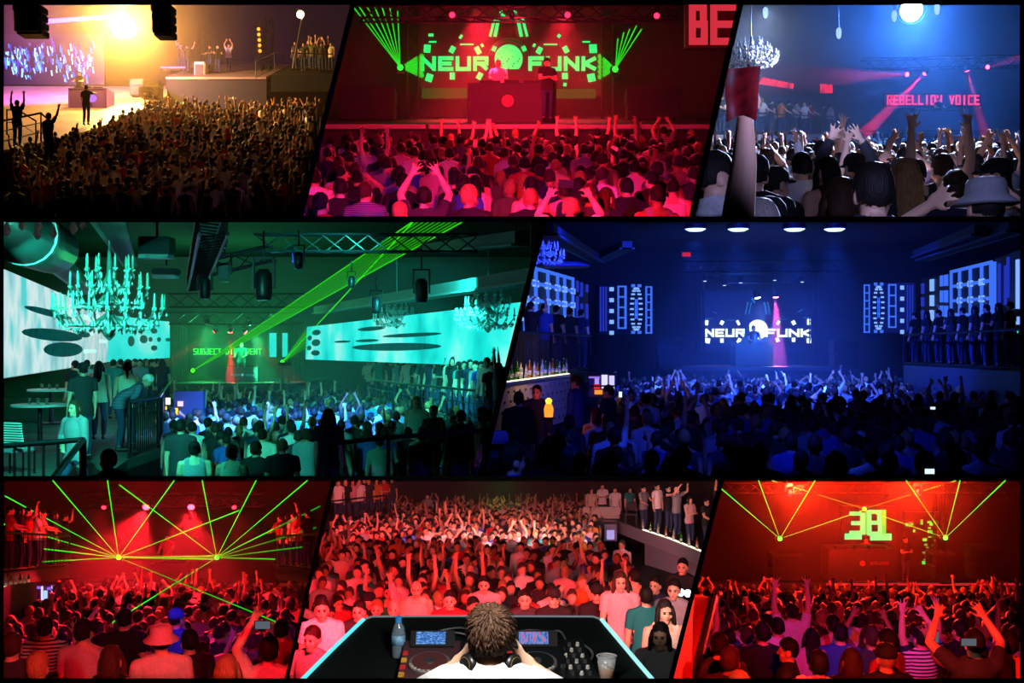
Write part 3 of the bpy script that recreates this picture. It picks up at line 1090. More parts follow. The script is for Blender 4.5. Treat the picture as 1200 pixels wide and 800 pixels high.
def fill(room, d0, d1, n_ind, crowd_name, seed, gap=0.66, row=0.72, grow=0.02, shirts=None, poses=None, rz=0.0, spread=0.35, left=None, right=None, mark='', stuff_label='', face=False, stop_top=None, h=0.0, tops=('tee', 'tee', 'sleeves', 'vest'), skip=None):
    """Rows of people on the room's floor, nearest first: the first n_ind are people of their own, the rest the crowd mesh."""
    r = random.Random(seed)
    shirts = shirts or ['black'] * 5 + ['charcoal'] * 3 + ['navy'] * 2 + ['white'] * 3 + ['grey'] * 2 + ['red', 'blue', 'pink', 'olive', 'cream']
    poses = poses or ['stand'] * 52 + ['right_up', 'left_up', 'both_up', 'fist', 'phone', 'clap', 'head', 'wide']
    hairs = ['short'] * 9 + ['crop'] * 2 + ['long'] * 4 + ['bun', 'tail', 'cap']
    hcs = ['black'] * 6 + ['brown'] * 5 + ['fair'] * 2
    d, k, made, rest = d0, 0, 0, []
    taken = TAKEN.setdefault(room.key, [])
    bottom = max(q[1] for q in room.poly)
    while d < d1:
        py = room.row(d, 1.62 + h)
        if py > bottom - 5:
            d += 0.3
            continue
        lo, hi = room.xr(min(py, bottom - 1), 5)
        if left:
            lo = max(lo, left(py, d))
        if right:
            hi = min(hi, right(py, d))
        x, x1 = (lo - 600) / F * d + r.uniform(0.0, gap), (hi - 600) / F * d
        col = 0
        while x < x1:
            y = d + r.uniform(-0.16, 0.16)
            if all((x - a) ** 2 + (y - b) ** 2 > 0.30 for a, b in taken) and not (skip and skip(x / y * F + 600, y)):
                a = rz + r.gauss(0, spread)
                pose, sh, hr, hc = (r.choice(poses) if k > 1 or r.random() < .3 else 'stand'), r.choice(shirts), r.choice(hairs), r.choice(hcs)
                sz = r.uniform(0.94, 1.05)
                sk = r.choice((0, 0, 1, 1, 2))
                loc = V((x, y, room.fz(y) + h))
                if made < n_ind:
                    pw = POSE_WORDS.get(pose, '')
                    nm = ('%s person in %s, %s%s from left, row %s of %s' % (HAIRWORD[hr], {'striped': 'stripes', 'checked': 'checks'}.get(sh, sh), pw + ', ' if pw else '', ORD[min(col, 38)], ['one', 'two', 'three', 'four', 'five', 'six', 'seven', 'eight', 'nine', 'ten', 'eleven', 'twelve'][min(k, 11)], crowd_name))
                    o = person(room, loc, a, pose, hr, hc, r.choice(tops), sh, r.choice((0, 1, 1, 2)), sk, sz, r.choice((1.0, 1.0, 0.93)), face, nm, 'people of ' + crowd_name)
                    if o is not None:
                        made += 1
                        col += 1
                else:
                    rest.append((loc, a, pose, sh, HAIRHEX[hc], sk, sz))
            x += gap * r.uniform(0.85, 1.3)
        d += row + grow * (d - d0)
        k += 1
    if rest:
        crowd(room, rest, stuff_label)
    return made, len(rest)

def haze(room, d0, d1, col, dens, label, y0=None, y1=None, noise=0.0, scale=0.12, aniso=0.3, x1=9999, core=None):
    ys = [q[1] for q in room.poly]
    y0 = min(ys) if y0 is None else y0
    y1 = max(ys) if y1 is None else y1
    def ring(d):
        a, b = room.xr(max(y0, min(ys) + .01), 1.0), room.xr(min(y1, max(ys) - .01), 1.0)
        return [P(a[0], y0 + 1, d), P(min(a[1], x1), y0 + 1, d), P(min(b[1], x1), y1 - 1, d), P(b[0], y1 - 1, d)]
    m = MB().hexa(ring(d0), ring(d1))
    o = m.build('haze', haze_mat('haze_' + room.key, col, dens, aniso, noise, scale, core))
    return tag(o, label, 'haze', kind='stuff')
# ---------------------------------------------------------------- the black walls and slabs that part the rooms
for poly, d0, d1 in (
    ([(-30, -20), (1230, -20), (1230, 5), (-30, 5)], 7, 86), ([(-30, 254), (811, 254), (811, 260), (-30, 260)], 10, 86), ([(811, 254), (1230, 254), (1230, 260), (811, 260)], 3.8, 86), ([(-30, 558), (1230, 558), (1230, 562), (-30, 562)], 5.8, 68), ([(-30, 795), (1230, 795), (1230, 815), (-30, 815)], 4.8, 68),
    ([(-30, 5), (4, 5), (4, 254), (-30, 254)], 10, 86), ([(411, 5), (416, 5), (355, 254), (350, 254)], 10, 86), ([(864, 5), (870, 5), (814, 254), (808, 254)], 3.8, 86), ([(1196, 5), (1230, 5), (1230, 254), (1196, 254)], 5, 86),
    ([(-30, 260), (4, 260), (4, 558), (-30, 558)], 8.5, 64), ([(634, 260), (640, 260), (566, 558), (560, 558)], 8, 64), ([(1196, 260), (1230, 260), (1230, 558), (1196, 558)], 8.5, 64),
    ([(-30, 562), (4, 562), (4, 795), (-30, 795)], 8, 68), ([(389, 562), (393, 562), (338, 795), (334, 795)], 8, 68), ([(843, 562), (848, 562), (789, 795), (784, 795)], 7.6, 68), ([(1196, 562), (1230, 562), (1230, 795), (1196, 795)], 8, 68)):
    prism('wall_divider', poly, d0, d1)

for r_ in (R1, R2, R3, R4, R5, R6, R7, R8):
    shell(r_)

# ================================================================ room of the amber light (upper row, first)
r = R1
ORANGE = (1.0, 0.50, 0.12)
def on(px, py, h):
    return r.at(px, r.depth(py, h), h)
# stage with a curved front
hs_ = 1.3
edge = [(4, 176), (35, 170), (70, 162), (110, 151), (150, 136), (178, 122), (196, 112)]
top_ = [on(x, y, hs_) for x, y in edge] + [on(196, 101, hs_), on(4, 101, hs_)]
st_ = thing('stage', 'curved low stage lit orange, in front of the blue streaked screen', 'stage', top_[3])
WOOD = mat('stage_floor_pale', '8c7a66', 0.45, noise=0.2, scale=0.8)
MB().hexa(top_, [p - V((0, 0, 0.12)) for p in top_]).build('deck', WOOD, st_, r)
front = [on(x, y, hs_) for x, y in edge]
mb = MB()
n = len(front)
mb.add([p - V((0, 0, 0.12)) for p in front] + [p - V((0, 0, 1.3)) for p in front] , [(i, i + 1, n + i + 1, n + i) for i in range(n - 1)])
mb.build('fascia', BLACK, st_, r)
# video wall with blue streaks
sc = thing('video_screen', 'video wall of short blue and white streaks above the orange stage', 'screen', P(60, 98, 74))
MB().pbox(4, 40, 122, 99, 74, 0.3).build('panel', mat('screen_dim', '17142a', 0.5), sc, r)
rr = random.Random(3)
STREAK = [emit('streak_blue', '3f86ff', 1.6), emit('streak_sky', '8fd0ff', 1.9), emit('streak_violet', '6a4bd8', 1.0)]
for q in range(3):
    mb = MB()
    for k in range(70):
        x, y = rr.uniform(5, 110), rr.gauss(73, 11)
        if not 46 < y < 97:
            continue
        one = MB() if k < 30 else mb
        one.box(P(x, y, 73.95), (rr.uniform(.05, .12), 0.03, rr.uniform(.15, .62)), (0, rr.uniform(-.4, .1), 0))
        if k < 30:
            one.build('lit_streak', STREAK[q], sc, r)
    mb.build('streak_pattern', STREAK[q], sc, r)['kind'] = 'stuff'
# purple strip of lamps above the screen
t = thing('light_bar', 'long purple and white neon bar high above the blue screen', 'light bar', P(90, 24, 72))
MB().cone(P(40, 26, 72), P(128, 20, 72), 0.16, 0.1, 10).build('tube', emit('violet_tube', 'b45cff', 5), t, r)
MB().cone(P(40, 24.4, 72.1), P(128, 18.4, 72.1), 0.08, 0.08, 8).build('holder', DARK, t, r)
lamp('AREA', 'purple_wash', P(30, 12, 62), (0.6, 0.05, 1.0), 9000, P(40, 60, 74), size=3)
speaker_stack(14, 4, 47, 38, 50.5, 'dark hanging speaker array at the top left corner', r, 4, 0.1)
speaker_stack(176, 4, 200, 40, 51, 'dark hanging speaker array beside the blazing orange lamp', r, 4, 0.1)
# the blazing lamp
L = P(145, 30, 66)
t = thing('blinder_lamp', 'blazing orange-white blinder lamp over the stage', 'lamp', L)
MB().lathe([(0.2, -0.7), (.6, -0.3), (.8, 0.1), (.82, 0.2)], L + V((0, 0.3, 0)), 24, (0, -1, -0.12)).build('reflector', DARK, t, r, smooth=True)
MB().lathe([(.78, 0.15), (0.55, 0.25), (0.25, 0.3), (0.001, 0.32)], L + V((0, 0.3, 0)), 24, (0, -1, -0.12)).build('lens', emit('blinder', (1.0, 0.72, 0.35), 60), t, r, smooth=True)
MB().box(L + V((0, 0.4, 1.3)), (0.2, 0.2, 2.0)).build('hanger', DARK, t, r)
lamp('SPOT', 'blinder_beam', L + V((0.6, -1.0, -0.2)), ORANGE, 26000, P(230, 240, 42), 120, 0.8, 0.5, t)
lamp('POINT', 'blinder_glow', L + V((0, -1.6, -0.2)), ORANGE, 12000, size=0.6, parent=t)
lamp('SPOT', 'stage_wash', P(170, 12, 60), ORANGE, 9000, on(120, 125, 1.3), 50, 0.6, 0.4)
# DJ table and performer on the stage
dj = dj_table(80, 103, 125, 128, 61.5, 1.2, 'purple DJ table on the orange stage', r, mat('purple_panel', '6b3f9c', 0.6))
disc(P(108, 115, 61.4), 0.22, m=emit('violet_dot', 'b070ff', 1.2), name='logo', parent=dj)
who(r, 93, 92, 'deck', 180, d=63.3, h=1.3, shirt='black', label='DJ in black behind the purple DJ table', size=1.0)
who(r, 101, 99, 'point', 0, d=54.9, h=1.3, shirt='charcoal', label='performer holding a microphone at the front edge of the orange stage', size=1.12, width=0.92)
# boxes by the stage corner
for (x0, y0, x1, y1, d, nm) in ((152, 92, 168, 112, 66, 'orange-lit case beside the stage, under the blazing lamp'), (170, 94, 186, 113, 64.5, 'dark flight case beside the platform corner'), (162, 101, 175, 113, 63, 'small pale monitor box in front of the two cases')):
    a, b = P(x0, y0, d), P(x1, y1, d)
    t = thing('equipment_case', nm, 'case', ((a.x + b.x) / 2, d, b.z), 'cases at the stage corner')
    MB().slab(a.x, b.x, d, d + .9, b.z, a.z).build('body', mat('case_grey', '54504a', 0.6), t, r, bevel=0.04)
    MB().slab(a.x - .02, b.x + .02, d - .02, d + .92, b.z + (a.z - b.z) * .62, b.z + (a.z - b.z) * .66).build('lid_seam', STEEL, t, r)
# far platform with the band
hp_ = r.height(90, 70)
pf = thing('platform', 'long dark raised platform carrying the band, beyond the crowd', 'platform', P(250, 120, 70))
a, b = P(194, 90, 70), P(312, 90, 70)
rdeck(r, a, b, 70, 78, .15).build('deck', WOOD, pf, r)
MB().slab(a.x, b.x, 70.1, 70.3, a.z - 2.6, a.z - .15).build('skirt', BLACK, pf, r)
for px, pose, sh, lb, rz in ((268, 'clap', 'white', 'singer in white shirt with arms lifted on the far platform', 180), (219, 'wide', 'black', 'guitarist in black on the far platform beside the white amplifier', 170), (246, 'deck', 'charcoal', 'keyboard player between white amplifier and singer in white', 150), (255, 'deck', 'black', 'crouched musician just behind the singer in white', 200), (212, 'right_up', 'charcoal', 'musician raising one arm at the bright end of the far platform', 180)):
    who(r, px, 0, pose, rz, d=72 + (px % 3), h=hp_, shirt=sh, label=lb)
t = thing('amplifier', 'white amplifier box on the far platform', 'amplifier', P(234, 90, 71.2))
a, b = P(227, 72, 71.2), P(240, 90, 71.2)
MB().slab(a.x, b.x, 71.2, 72.0, b.z, a.z).build('cabinet', mat('amp_white', 'd8d4ca', 0.6), t, r, bevel=0.05)
MB().slab(a.x + .1, b.x - .1, 71.15, 71.2, b.z + .1, a.z - .2).build('grille_cloth', mat('amp_grille', '6a6660', 0.9), t, r)
t = thing('keyboard_stand', 'keyboard on crossed legs on the far platform', 'keyboard', P(204, 90, 72))
a = P(204, 80, 72)
MB().box(a, (1.6, .5, .12)).build('keyboard', mat('keys', 'b9b4a8', 0.5), t, r)
MB().cone(a + V((-.6, 0, 0)), a + V((.5, 0, -.7)), .03, .03, 6).cone(a + V((.6, 0, 0)), a + V((-.5, 0, -.7)), .03, .03, 6).build('crossed_legs', DARK, t, r)
railing([P(222, 90, 77), P(300, 90, 77)], 1.1, 'thin rail along the back of the far platform', r, bars=False, mid=1)
for k, (px, top_y, d) in enumerate(((235, 28, 74), (303, 26, 74), (312, 22, 75))):
    truss(P(px, 96, d), P(px + 4, top_y, d), 0.5, ['upright truss tower behind the guitarist', 'upright truss tower with amber lamps at the platform end', 'slim truss tower standing behind the amber-lamp tower'][k], room=r)
for k in range(5):
    c = P(303 + k * .4, 34 + k * 6.4, 73.4)
    t = thing('lamp', 'small amber lamp on the platform-end tower, %s from the top' % ORD[k], 'lamp', c, 'amber lamps on the tower')
    MB().ball(c, .11, 10, 8).build('bulb', emit('amber_bulb', 'ff8a2a', 3), t, r, smooth=True)
    MB().cone(c + V((0, .1, 0)), c + V((0, .4, 0)), .18, .12, 10).build('socket', DARK, t, r)
# pole lamp
t = thing('pole_lamp', 'tall lamp on a pole beside the side balcony', 'lamp', P(345, 78, 66))
MB().cone(P(343, 80, 66), P(356, 10, 66), .05, .05, 8).build('pole', STEEL, t, r)
MB().ball(P(352, 17, 65.8), .22, 12, 8).build('bulb', emit('warm_bulb', 'ffd08a', 14), t, r, smooth=True)
MB().cone(P(352, 15, 65.9), P(353, 12, 66), .28, .1, 12).build('hood', DARK, t, r)
# side balcony
hb_ = r.height(88, 66)
bt = thing('balcony', 'dark side balcony holding a waving group', 'balcony', P(360, 95, 66))
a, b = P(318, 88, 66), P(415, 92, 66)
rdeck(r, a, b, 66, 74, .25).build('deck', STAGE, bt, r)
MB().slab(a.x, b.x, 65.9, 66.0, a.z - 1.0, a.z).build('edge', mat('edge_blue', '2b3550', 0.5), bt, r)
railing([P(300, 92, 68), P(322, 82, 67), P(390, 84, 66.2)], 1.05, 'rail with steps up to the side balcony', r, gap=0.5)
for k, (px, pose, sh) in enumerate(((356, 'stand', 'charcoal'), (366, 'both_up', 'olive'), (372, 'fist', 'black'), (381, 'both_up', 'black'), (388, 'stand', 'cream'), (361, 'stand', 'black'), (377, 'clap', 'charcoal'), (346, 'stand', 'navy'))):
    if px < 392:
        who(r, px, 0, pose, 160, d=67.2 + (k % 3) * .9, h=hb_, shirt=sh, label='%s from left of the people on the amber side balcony, in %s' % (ORD[sorted((356, 366, 372, 381, 388, 361, 377, 346)).index(px)], sh), group='people on the amber balcony')
# stair rail with two watchers
railing([P(2, 178, 36), P(48, 166, 38.5), P(60, 176, 40)], 1.0, 'steel stair rail in the lower left, two watchers behind', r, bars=False, mid=2, m=STEEL)
railing([P(8, 158, 44), P(22, 158, 45), P(42, 172, 43)], 1.0, 'short dark rail behind the first watcher by the stage', r, bars=False, mid=1)
who(r, 20, 118, 'both_up', 0, d=42, h=r.height(118, 42) - 1.75, shirt='charcoal', label='watcher with both arms up by the stair rail, in front of the stage')
who(r, 57, 133, 'right_up', -20, d=38.5, h=r.height(133, 38.5) - 1.75, shirt='black', hair='short', label='broad watcher in black leaning by the stair rail end')
for k, (px, py) in enumerate(((44, 190), (50, 205), (82, 218), (72, 238), (62, 180))):
    pass
def stage_side(py, d):
    return 60 if py < 175 else (30 if py < 200 else 4)
def stage_left(py, d):
    y = py
    for (x0, y0), (x1, y1) in zip(edge, edge[1:]):
        if y1 <= y + 8 <= y0:
            return x0 + (x1 - x0) * (y0 - y - 8) / (y0 - y1) + 4
    return 4 if y > 170 else 200
fill(r, 38.2, 62.5, 4, 'the amber crowd', 11, gap=0.7, row=0.72, grow=0.008, left=stage_left, stuff_label='dark crowd with raised hands filling the amber-lit floor', spread=0.5,
     poses=['stand'] * 14 + ['right_up', 'left_up', 'both_up', 'fist', 'clap', 'phone', 'both_up'])
haze(r, 52, 82, (1.0, 0.75, 0.5), 0.017, 'warm smoke hanging round the blazing lamp', aniso=0.6, core=(tuple(L), 10.5))

# ================================================================ room of the red light and green letters (upper row, second)
r = R2
RED = (1.0, 0.012, 0.05)
hs_ = 1.894
st_ = thing('stage', 'wide red-lit stage under the green NEUROFUNK letters', 'stage', r.at(600, 29.5))
a, b = r.at(360, 29.5, hs_), r.at(850, 29.5, hs_)
rdeck(r, a, b, 29.5, 37.5, .15).build('deck', STAGE, st_, r)
MB().slab(a.x, b.x, 29.55, 29.7, a.z - 2.4, a.z - .15).build('skirt', BLACK, st_, r)
MB().slab(a.x, b.x, 29.44, 29.5, a.z - .12, a.z).build('edge_trim', mat('trim_grey', '8a8a8a', 0.5), st_, r)
D = 36.0
GRN = emit('led_green', '14ff78', 1.15)
GRND = emit('led_green_dim', '1c5a1c', 0.55)
sc = thing('led_screen', 'LED screen with green NEUR FUNK letters and disc behind the DJ', 'screen', P(600, 110, D))
MB().pbox(493, 7, 705, 112, D, .25).build('panel', mat('led_panel_dark', '3a1416', 0.5, noise=0.2, scale=2), sc, r)
u = D / F
for word, x0, x1 in (('NEUR', 492, 574), ('FUNK', 618, 701)):
    w = (x1 - x0) / 4
    for i, ch in enumerate(word):
        mb = MB()
        p = P(x0 + i * w + 1, 83.5, D)
        letter(mb, ch, p.x, p.z, (w - 2.5) * u, 17 * u, D - .06, 4.4 * u)
        mb.build('letter', GRN, sc, r)
t2 = MB()
t2.cone(P(596, 69, D - .08), P(596, 69, D - .02), 16.5 * u, 16.5 * u, 32)
dk = t2.build('disc', GRN, sc, r)
mb = MB()
for i in range(-5, 6):
    for j in range(-5, 6):
        x, y = i * 3.2 + (j % 2) * 1.6, j * 2.8
        if x * x + y * y < 200 and (i * 7 + j * 3) % 4 == 0:
            q = P(596 + x, 69 + y, D - .10)
            mb.cone(q, q + V((0, .02, 0)), 1.0 * u, 1.0 * u, 6)
d_ = mb.build('disc_pattern', emit('led_green_deep', '0aa838', 0.9), dk, r)
for x, y, w, h, rot in ((500.6, 57, 8, 9, .05), (530, 58, 6, 8, .5), (560, 59, 6, 9, -.5), (632, 59, 6, 8, .5), (663, 58, 6, 8, -.5), (695, 57, 9, 10, -.05), (503, 91, 8, 9, .3), (530, 89, 6, 8, 0), (562, 89, 6, 8, .5), (662, 89, 7, 7, 0), (693, 91, 9, 9, -.2), (662, 99, 4, 4, .2),
                        (577, 32, 3, 22, .25), (582, 33, 4, 20, .2), (609, 33, 4, 20, -.2), (615, 32, 3, 22, -.25), (589, 17, 4, 9, -.5), (602, 17, 4, 9, .5), (596, 19, 2, 8, 0), (579, 57, 5, 6, .4), (614, 57, 5, 6, -.4), (505, 41, 6, 3, 0), (507, 49, 9, 1.6, 0), (547, 52, 16, 1.6, 0), (645, 52, 16, 1.6, 0), (687, 49, 9, 1.6, 0), (540, 43, 3, 5, .6), (655, 42, 4, 4, .6), (565, 53, 3, 4, -.5), (626, 53, 3, 4, .5)):
    MB().box(P(x, y, D - .05), (w * u, .04, h * u), (0, rot, 0)).build('green_mark', GRN if w > 2 else GRND, sc, r)
for sx, a0 in ((596, 0),):
    for rad in (21, 24):
        mb = MB()
        pts = [P(596 + math.cos(q * math.pi / 14) * rad, 69 - math.sin(q * math.pi / 14) * rad, D - .04) for q in range(1, 14)]
        mb.tube(pts, .6 * u, 6).build('ring', GRND, sc, r)
MB().pbox(494, 103, 547, 115, D - .1, .05).build('lower_band', GRND, sc, r)
MB().pbox(648, 104, 698, 115, D - .1, .05).build('lower_band', GRND, sc, r)
bt = dj_table(548, 97, 652, 143, 31.5, 1.3, 'red-lit DJ booth with round emblem below the green letters', r)
disc(P(595, 118, 31.45), .17, m=mat('emblem_red', 'b04040', 0.5), name='emblem', parent=bt)
who(r, 584, 68, 'deck', 180, d=33.2, h=hs_, shirt='white', label='DJ in pale shirt behind the red booth', hair='short', face=True)
who(r, 641, 71, 'cross', 200, d=31.0, h=hs_, shirt='black', hair='cap', label='MC in black with crossed arms beside the red booth', face=True)
laser(P(469, 79, 33), [(P(x, y, 32), .02, None) for x, y in ((414, 8), (421, 8), (430, 8), (439, 8), (448, 9), (457, 10), (466, 13))] + [P(494, y, 35.5) for y in (66, 72, 77, 82, 88)], 'green laser projector fanning beams up, beside the letter N', r, strength=.9, see=.5, r1=.09)
laser(P(721, 81, 33), [(P(x, y, 32), .02, None) for x, y in ((724, 45), (731, 38), (738, 34), (746, 30), (752, 34))] + [P(703, y, 35.5) for y in (66, 72, 78, 84, 90)], 'green laser projector fanning beams, beside the letter K', r, strength=.7, see=.55, r1=.08)
sc = thing('led_screen', 'side screen of big red letters BE in the upper right', 'screen', P(832, 56, 29))
MB().pbox(803, 4, 866, 56, 29, .25).build('panel', mat('led_panel_red', '3a0b10', 0.5), sc, r)
REDL = emit('led_red', 'd4303f', 1.0)
u3 = 29 / F
for ch, x0, x1 in (('B', 807, 829), ('E', 832, 862)):
    mb = MB()
    p = P(x0, 53, 29)
    letter(mb, ch, p.x, p.z, (x1 - x0) * u3, 48 * u3, 28.95, 8.0 * u3)
    mb.build('letter', REDL, sc, r)
for k, (px, py, to) in enumerate(((530, 17, (480, 200)), (665, 17, (720, 200)), (770, 18, (640, 190)), (600, 17, (600, 120)))):
    stage_light(P(px, py, 27.5), P(to[0], to[1], 15 if k < 3 else 34), RED, 5000 if k < 3 else 1200, 'red stage light on the top rig, %s from left above NEUROFUNK' % ORD[[0, 2, 3, 1][k]], 75, .08, 5, 'red stage lights over the letters')
lamp('SPOT', 'red_fill', P(600, 12, 8.0), RED, 2500, P(600, 215, 17), 70, 0.7, 0.03)  # unseen red fill added at the opening's top to light the crowd's backs
lamp('SPOT', 'violet_fill', P(440, 14, 7.0), (0.20, 0.05, 1.0), 750, P(560, 225, 15), 60, 0.8, 0.03)  # added violet fill that turns white shirts purple, no fixture
truss(P(420, 14, 28.5), P(795, 14, 28.5), .4, 'long rig truss over the red stage', room=r)
for k, px in enumerate((484, 712)):
    truss(P(px, 150, 35), P(px, 5, 35), .35, 'upright truss %s of the green letters' % ('left', 'right')[k], room=r)
for k, (x0, x1) in enumerate(((395, 462), (735, 800))):
    speaker_stack(x0, 100, x1, 140, 33, 'low black speaker stack on the red stage, %s of the lasers' % ('left', 'right')[k], r, 2)
# the nearest people
RC = 'the red crowd'
for a in ((369, 201, 'stand', 0, 'short', 'black', 'tee', 'white', 'short-haired person in white T-shirt at the lower left corner of the red crowd'),
          (399, 212, 'stand', 10, 'short', 'black', 'tee', 'black', 'dark-haired person in black beside the checked shirt, red crowd'),
          (428, 216, 'stand', -10, 'short', 'brown', 'tee', 'checked', 'person in checked shirt near the lower edge of the red crowd'),
          (472, 205, 'stand', 0, 'short', 'black', 'tee', 'black', 'large dark head and black shirt right of the checked shirt'),
          (497, 222, 'clap', 0, 'short', 'black', 'tee', 'charcoal', 'person with hands clasped overhead, red forearms before the grey T-shirt'),
          (527, 175, 'stand', 0, 'short', 'black', 'tee', 'white', 'tall person in pale T-shirt seen from behind, standing out of the red crowd'),
          (555, 198, 'stand', 170, 'cap', 'black', 'vest', 'white', 'person in cap and white vest turned to the camera, red crowd'),
          (615, 186, 'stand', 0, 'short', 'black', 'tee', 'red', 'broad person in red T-shirt at the middle of the red crowd'),
          (669, 233, 'phone', 0, 'short', 'fair', 'tee', 'white', 'fair-haired person holding a phone overhead at the bottom of the red crowd'),
          (734, 211, 'stand', 5, 'short', 'black', 'tee', 'black', 'dark-haired person in black right of the fair-haired phone holder'),
          (764, 203, 'stand', 25, 'short', 'black', 'tee', 'charcoal', 'person looking right at the right of the red crowd'),
          (744, 190, 'stand', 0, 'short', 'black', 'tee', 'pink', 'person in pink T-shirt at the right of the red crowd'),
          (700, 152, 'right_up', 0, 'short', 'black', 'tee', 'black', 'person with right arm stretched highest, red crowd below the letter K'),
          (778, 150, 'clap', 0, 'short', 'brown', 'tee', 'striped', 'person in striped shirt lifted above the red crowd at right'),
          (540, 158, 'right_up', 0, 'short', 'black', 'tee', 'black', 'person raising one open hand before the booth, left one of three'),
          (556, 156, 'right_up', -10, 'short', 'black', 'tee', 'grey', 'person raising one open hand before the booth, middle one of three'),
          (588, 156, 'left_up', 0, 'short', 'black', 'tee', 'navy', 'person raising one open hand before the booth, right one of three'),
          (664, 154, 'both_up', 0, 'short', 'black', 'tee', 'black', 'person with both hands up right of the booth, red crowd')):
    d_ = min(27.4, F * (r.hf - 1.75) / (a[1] - r.vy))
    who(r, a[0], 0, a[2], a[3], a[4], a[5], a[6], a[7], a[8], d=d_, h=max(0.0, r.height(a[1], d_) - 1.75))
ph = P(663, 215, 10.9)
t = thing('phone', 'phone held up over the fair-haired person in the red crowd', 'phone', ph)
MB().box(ph, (.15, .012, .075), (0, .1, 0)).build('case', BLACK, t, r, bevel=.004)
MB().box(ph + V((0, -.008, 0)), (.135, .004, .062), (0, .1, 0)).build('screen', mat('phone_glass', '20242c', 0.1), t, r)
print('R2', fill(r, 11.6, 28.6, 20, RC, 21, gap=.66, row=.74, stuff_label='dense red-lit crowd between the front rows and the NEUROFUNK stage'))
lamp('SPOT', 'smoke_glow_fill', P(560, 7, 33.5), RED, 9000, P(565, 90, 33.5), 80, 1, .1)  # unseen spots added to redden the smoke below the rig
lamp('SPOT', 'smoke_glow_fill', P(660, 7, 33.5), RED, 4000, P(660, 90, 33.5), 80, 1, .1)
lamp('SPOT', 'wall_red_fill', P(600, 8, 24), RED, 4500, P(600, 100, 38), 130, .9, .1)  # added red fill for the back wall, no fixture
haze(r, 27.5, 37.5, (1, .7, .7), 0.02, 'thin smoke over the red stage', aniso=.3)

# ================================================================ room of the blue light and red beams (upper row, third)
r = R3
t = thing('stage', 'far stage under the red lettered board in blue smoke', 'stage', r.at(1095, 56))
hs_ = r.height(152, 56)
a, b = r.at(1062, 56, hs_), r.at(1200, 56, hs_)
rdeck(r, a, b, 56, 70, .15).build('deck', STAGE, t, r)
MB().slab(a.x, b.x, 56.05, 56.3, a.z - 2.5, a.z - .15).build('skirt', BLACK, t, r)
dj_table(1062, 130, 1138, 151, 60, 1.2, 'dark booth on the smoky blue stage under the red letters', r, mat('booth_blue', '3a4266', 0.5))
who(r, 1100, 0, 'deck', 180, d=61.9, h=hs_, shirt='charcoal', label='DJ as a faint shape on the smoky blue stage')
D = 63.0
u = D / F
sg = thing('led_sign', 'long red LED board lettered REBELLION VOICE in the blue smoke', 'sign', P(1098, 118, D))
MB().pbox(1036, 109, 1150, 125, D, .2).build('panel', mat('led_panel_plum', '401030', 0.5), sg, r)
RP = emit('led_rose', 'ff2f5f', 1.3)
x = 1039.0
for ch in 'REBELLION VOICE':
    if ch != ' ':
        mb = MB()
        p = P(x, 123, D)
        letter(mb, ch, p.x, p.z, 6.2 * u, 11.5 * u, D - .05, 1.9 * u)
        mb.build('letter', RP, sg, r)
    x += 7.3
for k, (px, py, d, to, pw) in enumerate(((1064, 87, 54, P(1000, 89, 50), 1), (1085, 85, 54, P(1035, 135, 54), 1), (1133, 81, 54, P(1152, 150, 54), 1), (1156, 79, 54, P(1215, 62, 50), 1))):
    stage_light(P(px, py, d), to, (1, .02, .10), (24000, 150000, 150000, 60000)[k], 'red beam light on the blue rig, %s of four from left' % ORD[k], (7, 10, 10, 8)[k], .11, 30, 'red beam lights in the blue room', soft=.05, blend=.2)
truss(P(1010, 76, 54.6), P(1196, 72, 54.6), .5, 'rig truss carrying the four red beam lights', room=r)
L = P(1069, 10, 44)
t = thing('flood_light', 'big white flood light at the top of the blue room', 'lamp', L)
MB().lathe([(.2, -.6), (.5, -.2), (.56, .05), (.57, .12)], L + V((0, .2, 0)), 24, (0, -1, -.35)).build('reflector', DARK, t, r, smooth=True)
MB().lathe([(.53, .08), (.35, .16), (.001, .2)], L + V((0, .2, 0)), 24, (0, -1, -.35)).build('lens', emit('flood_white', (.8, .9, 1.0), 40), t, r, smooth=True)
MB().box(L + V((0, .3, .6)), (.12, .12, .8)).build('hanger', DARK, t, r)
lamp('SPOT', 'flood_beam', L + V((0, -.5, -.25)), (.04, .22, 1.0), 15000, P(1000, 200, 16), 120, .8, .25, t)
lamp('SPOT', 'crowd_white_fill', P(1080, 9, 33), (.46, .56, 1.0), 190000, P(1045, 215, 16), 84, .7, .15)  # unseen whitish fill added for the crowd, kept out of the smoke
lamp('SPOT', 'flood_down', L + V((0, -.2, -.6)), (.04, .20, 1.0), 6000, P(1060, 170, 50), 120, .7, .25, t)
lamp('SPOT', 'blue_fill', P(1000, 10, 9), (.35, .42, 1.0), 260, P(1000, 210, 22), 75, .7, .03)  # added blue fill over the crowd, without a fixture
lamp('SPOT', 'front_fill', P(1120, 10, 3.2), (.38, .42, 1.0), 105, P(1000, 235, 8), 100, .8, .02)  # unseen front fill added to brighten the dark foreground
lamp('SPOT', 'balcony_light', P(900, 14, 36), (.6, .7, 1.0), 12000, P(880, 135, 54), 50, .6, .1)
for k, (px, py) in enumerate(((897, 12), (1048, 16), (983, 36), (1098, 8))):
    p = P(px, py, 40)
    t = thing('hanging_lamp', 'small pale lamp hanging in the dark blue ceiling, %s from left' % ORD[[0, 2, 1, 3][k]], 'lamp', p, 'small lamps hanging in the blue room')
    MB().cone(p + V((0, 0, .1)), p + V((0, 0, .75)), .012, .012, 6).build('cable', DARK, t, r)
    MB().lathe([(.02, .12), (.09, .05), (.1, -.1), (.07, -.25), (.01, -.3)], p, 12).build('bulb', emit('pale_bulb', '9fc8ff', 1.2), t, r, smooth=True)
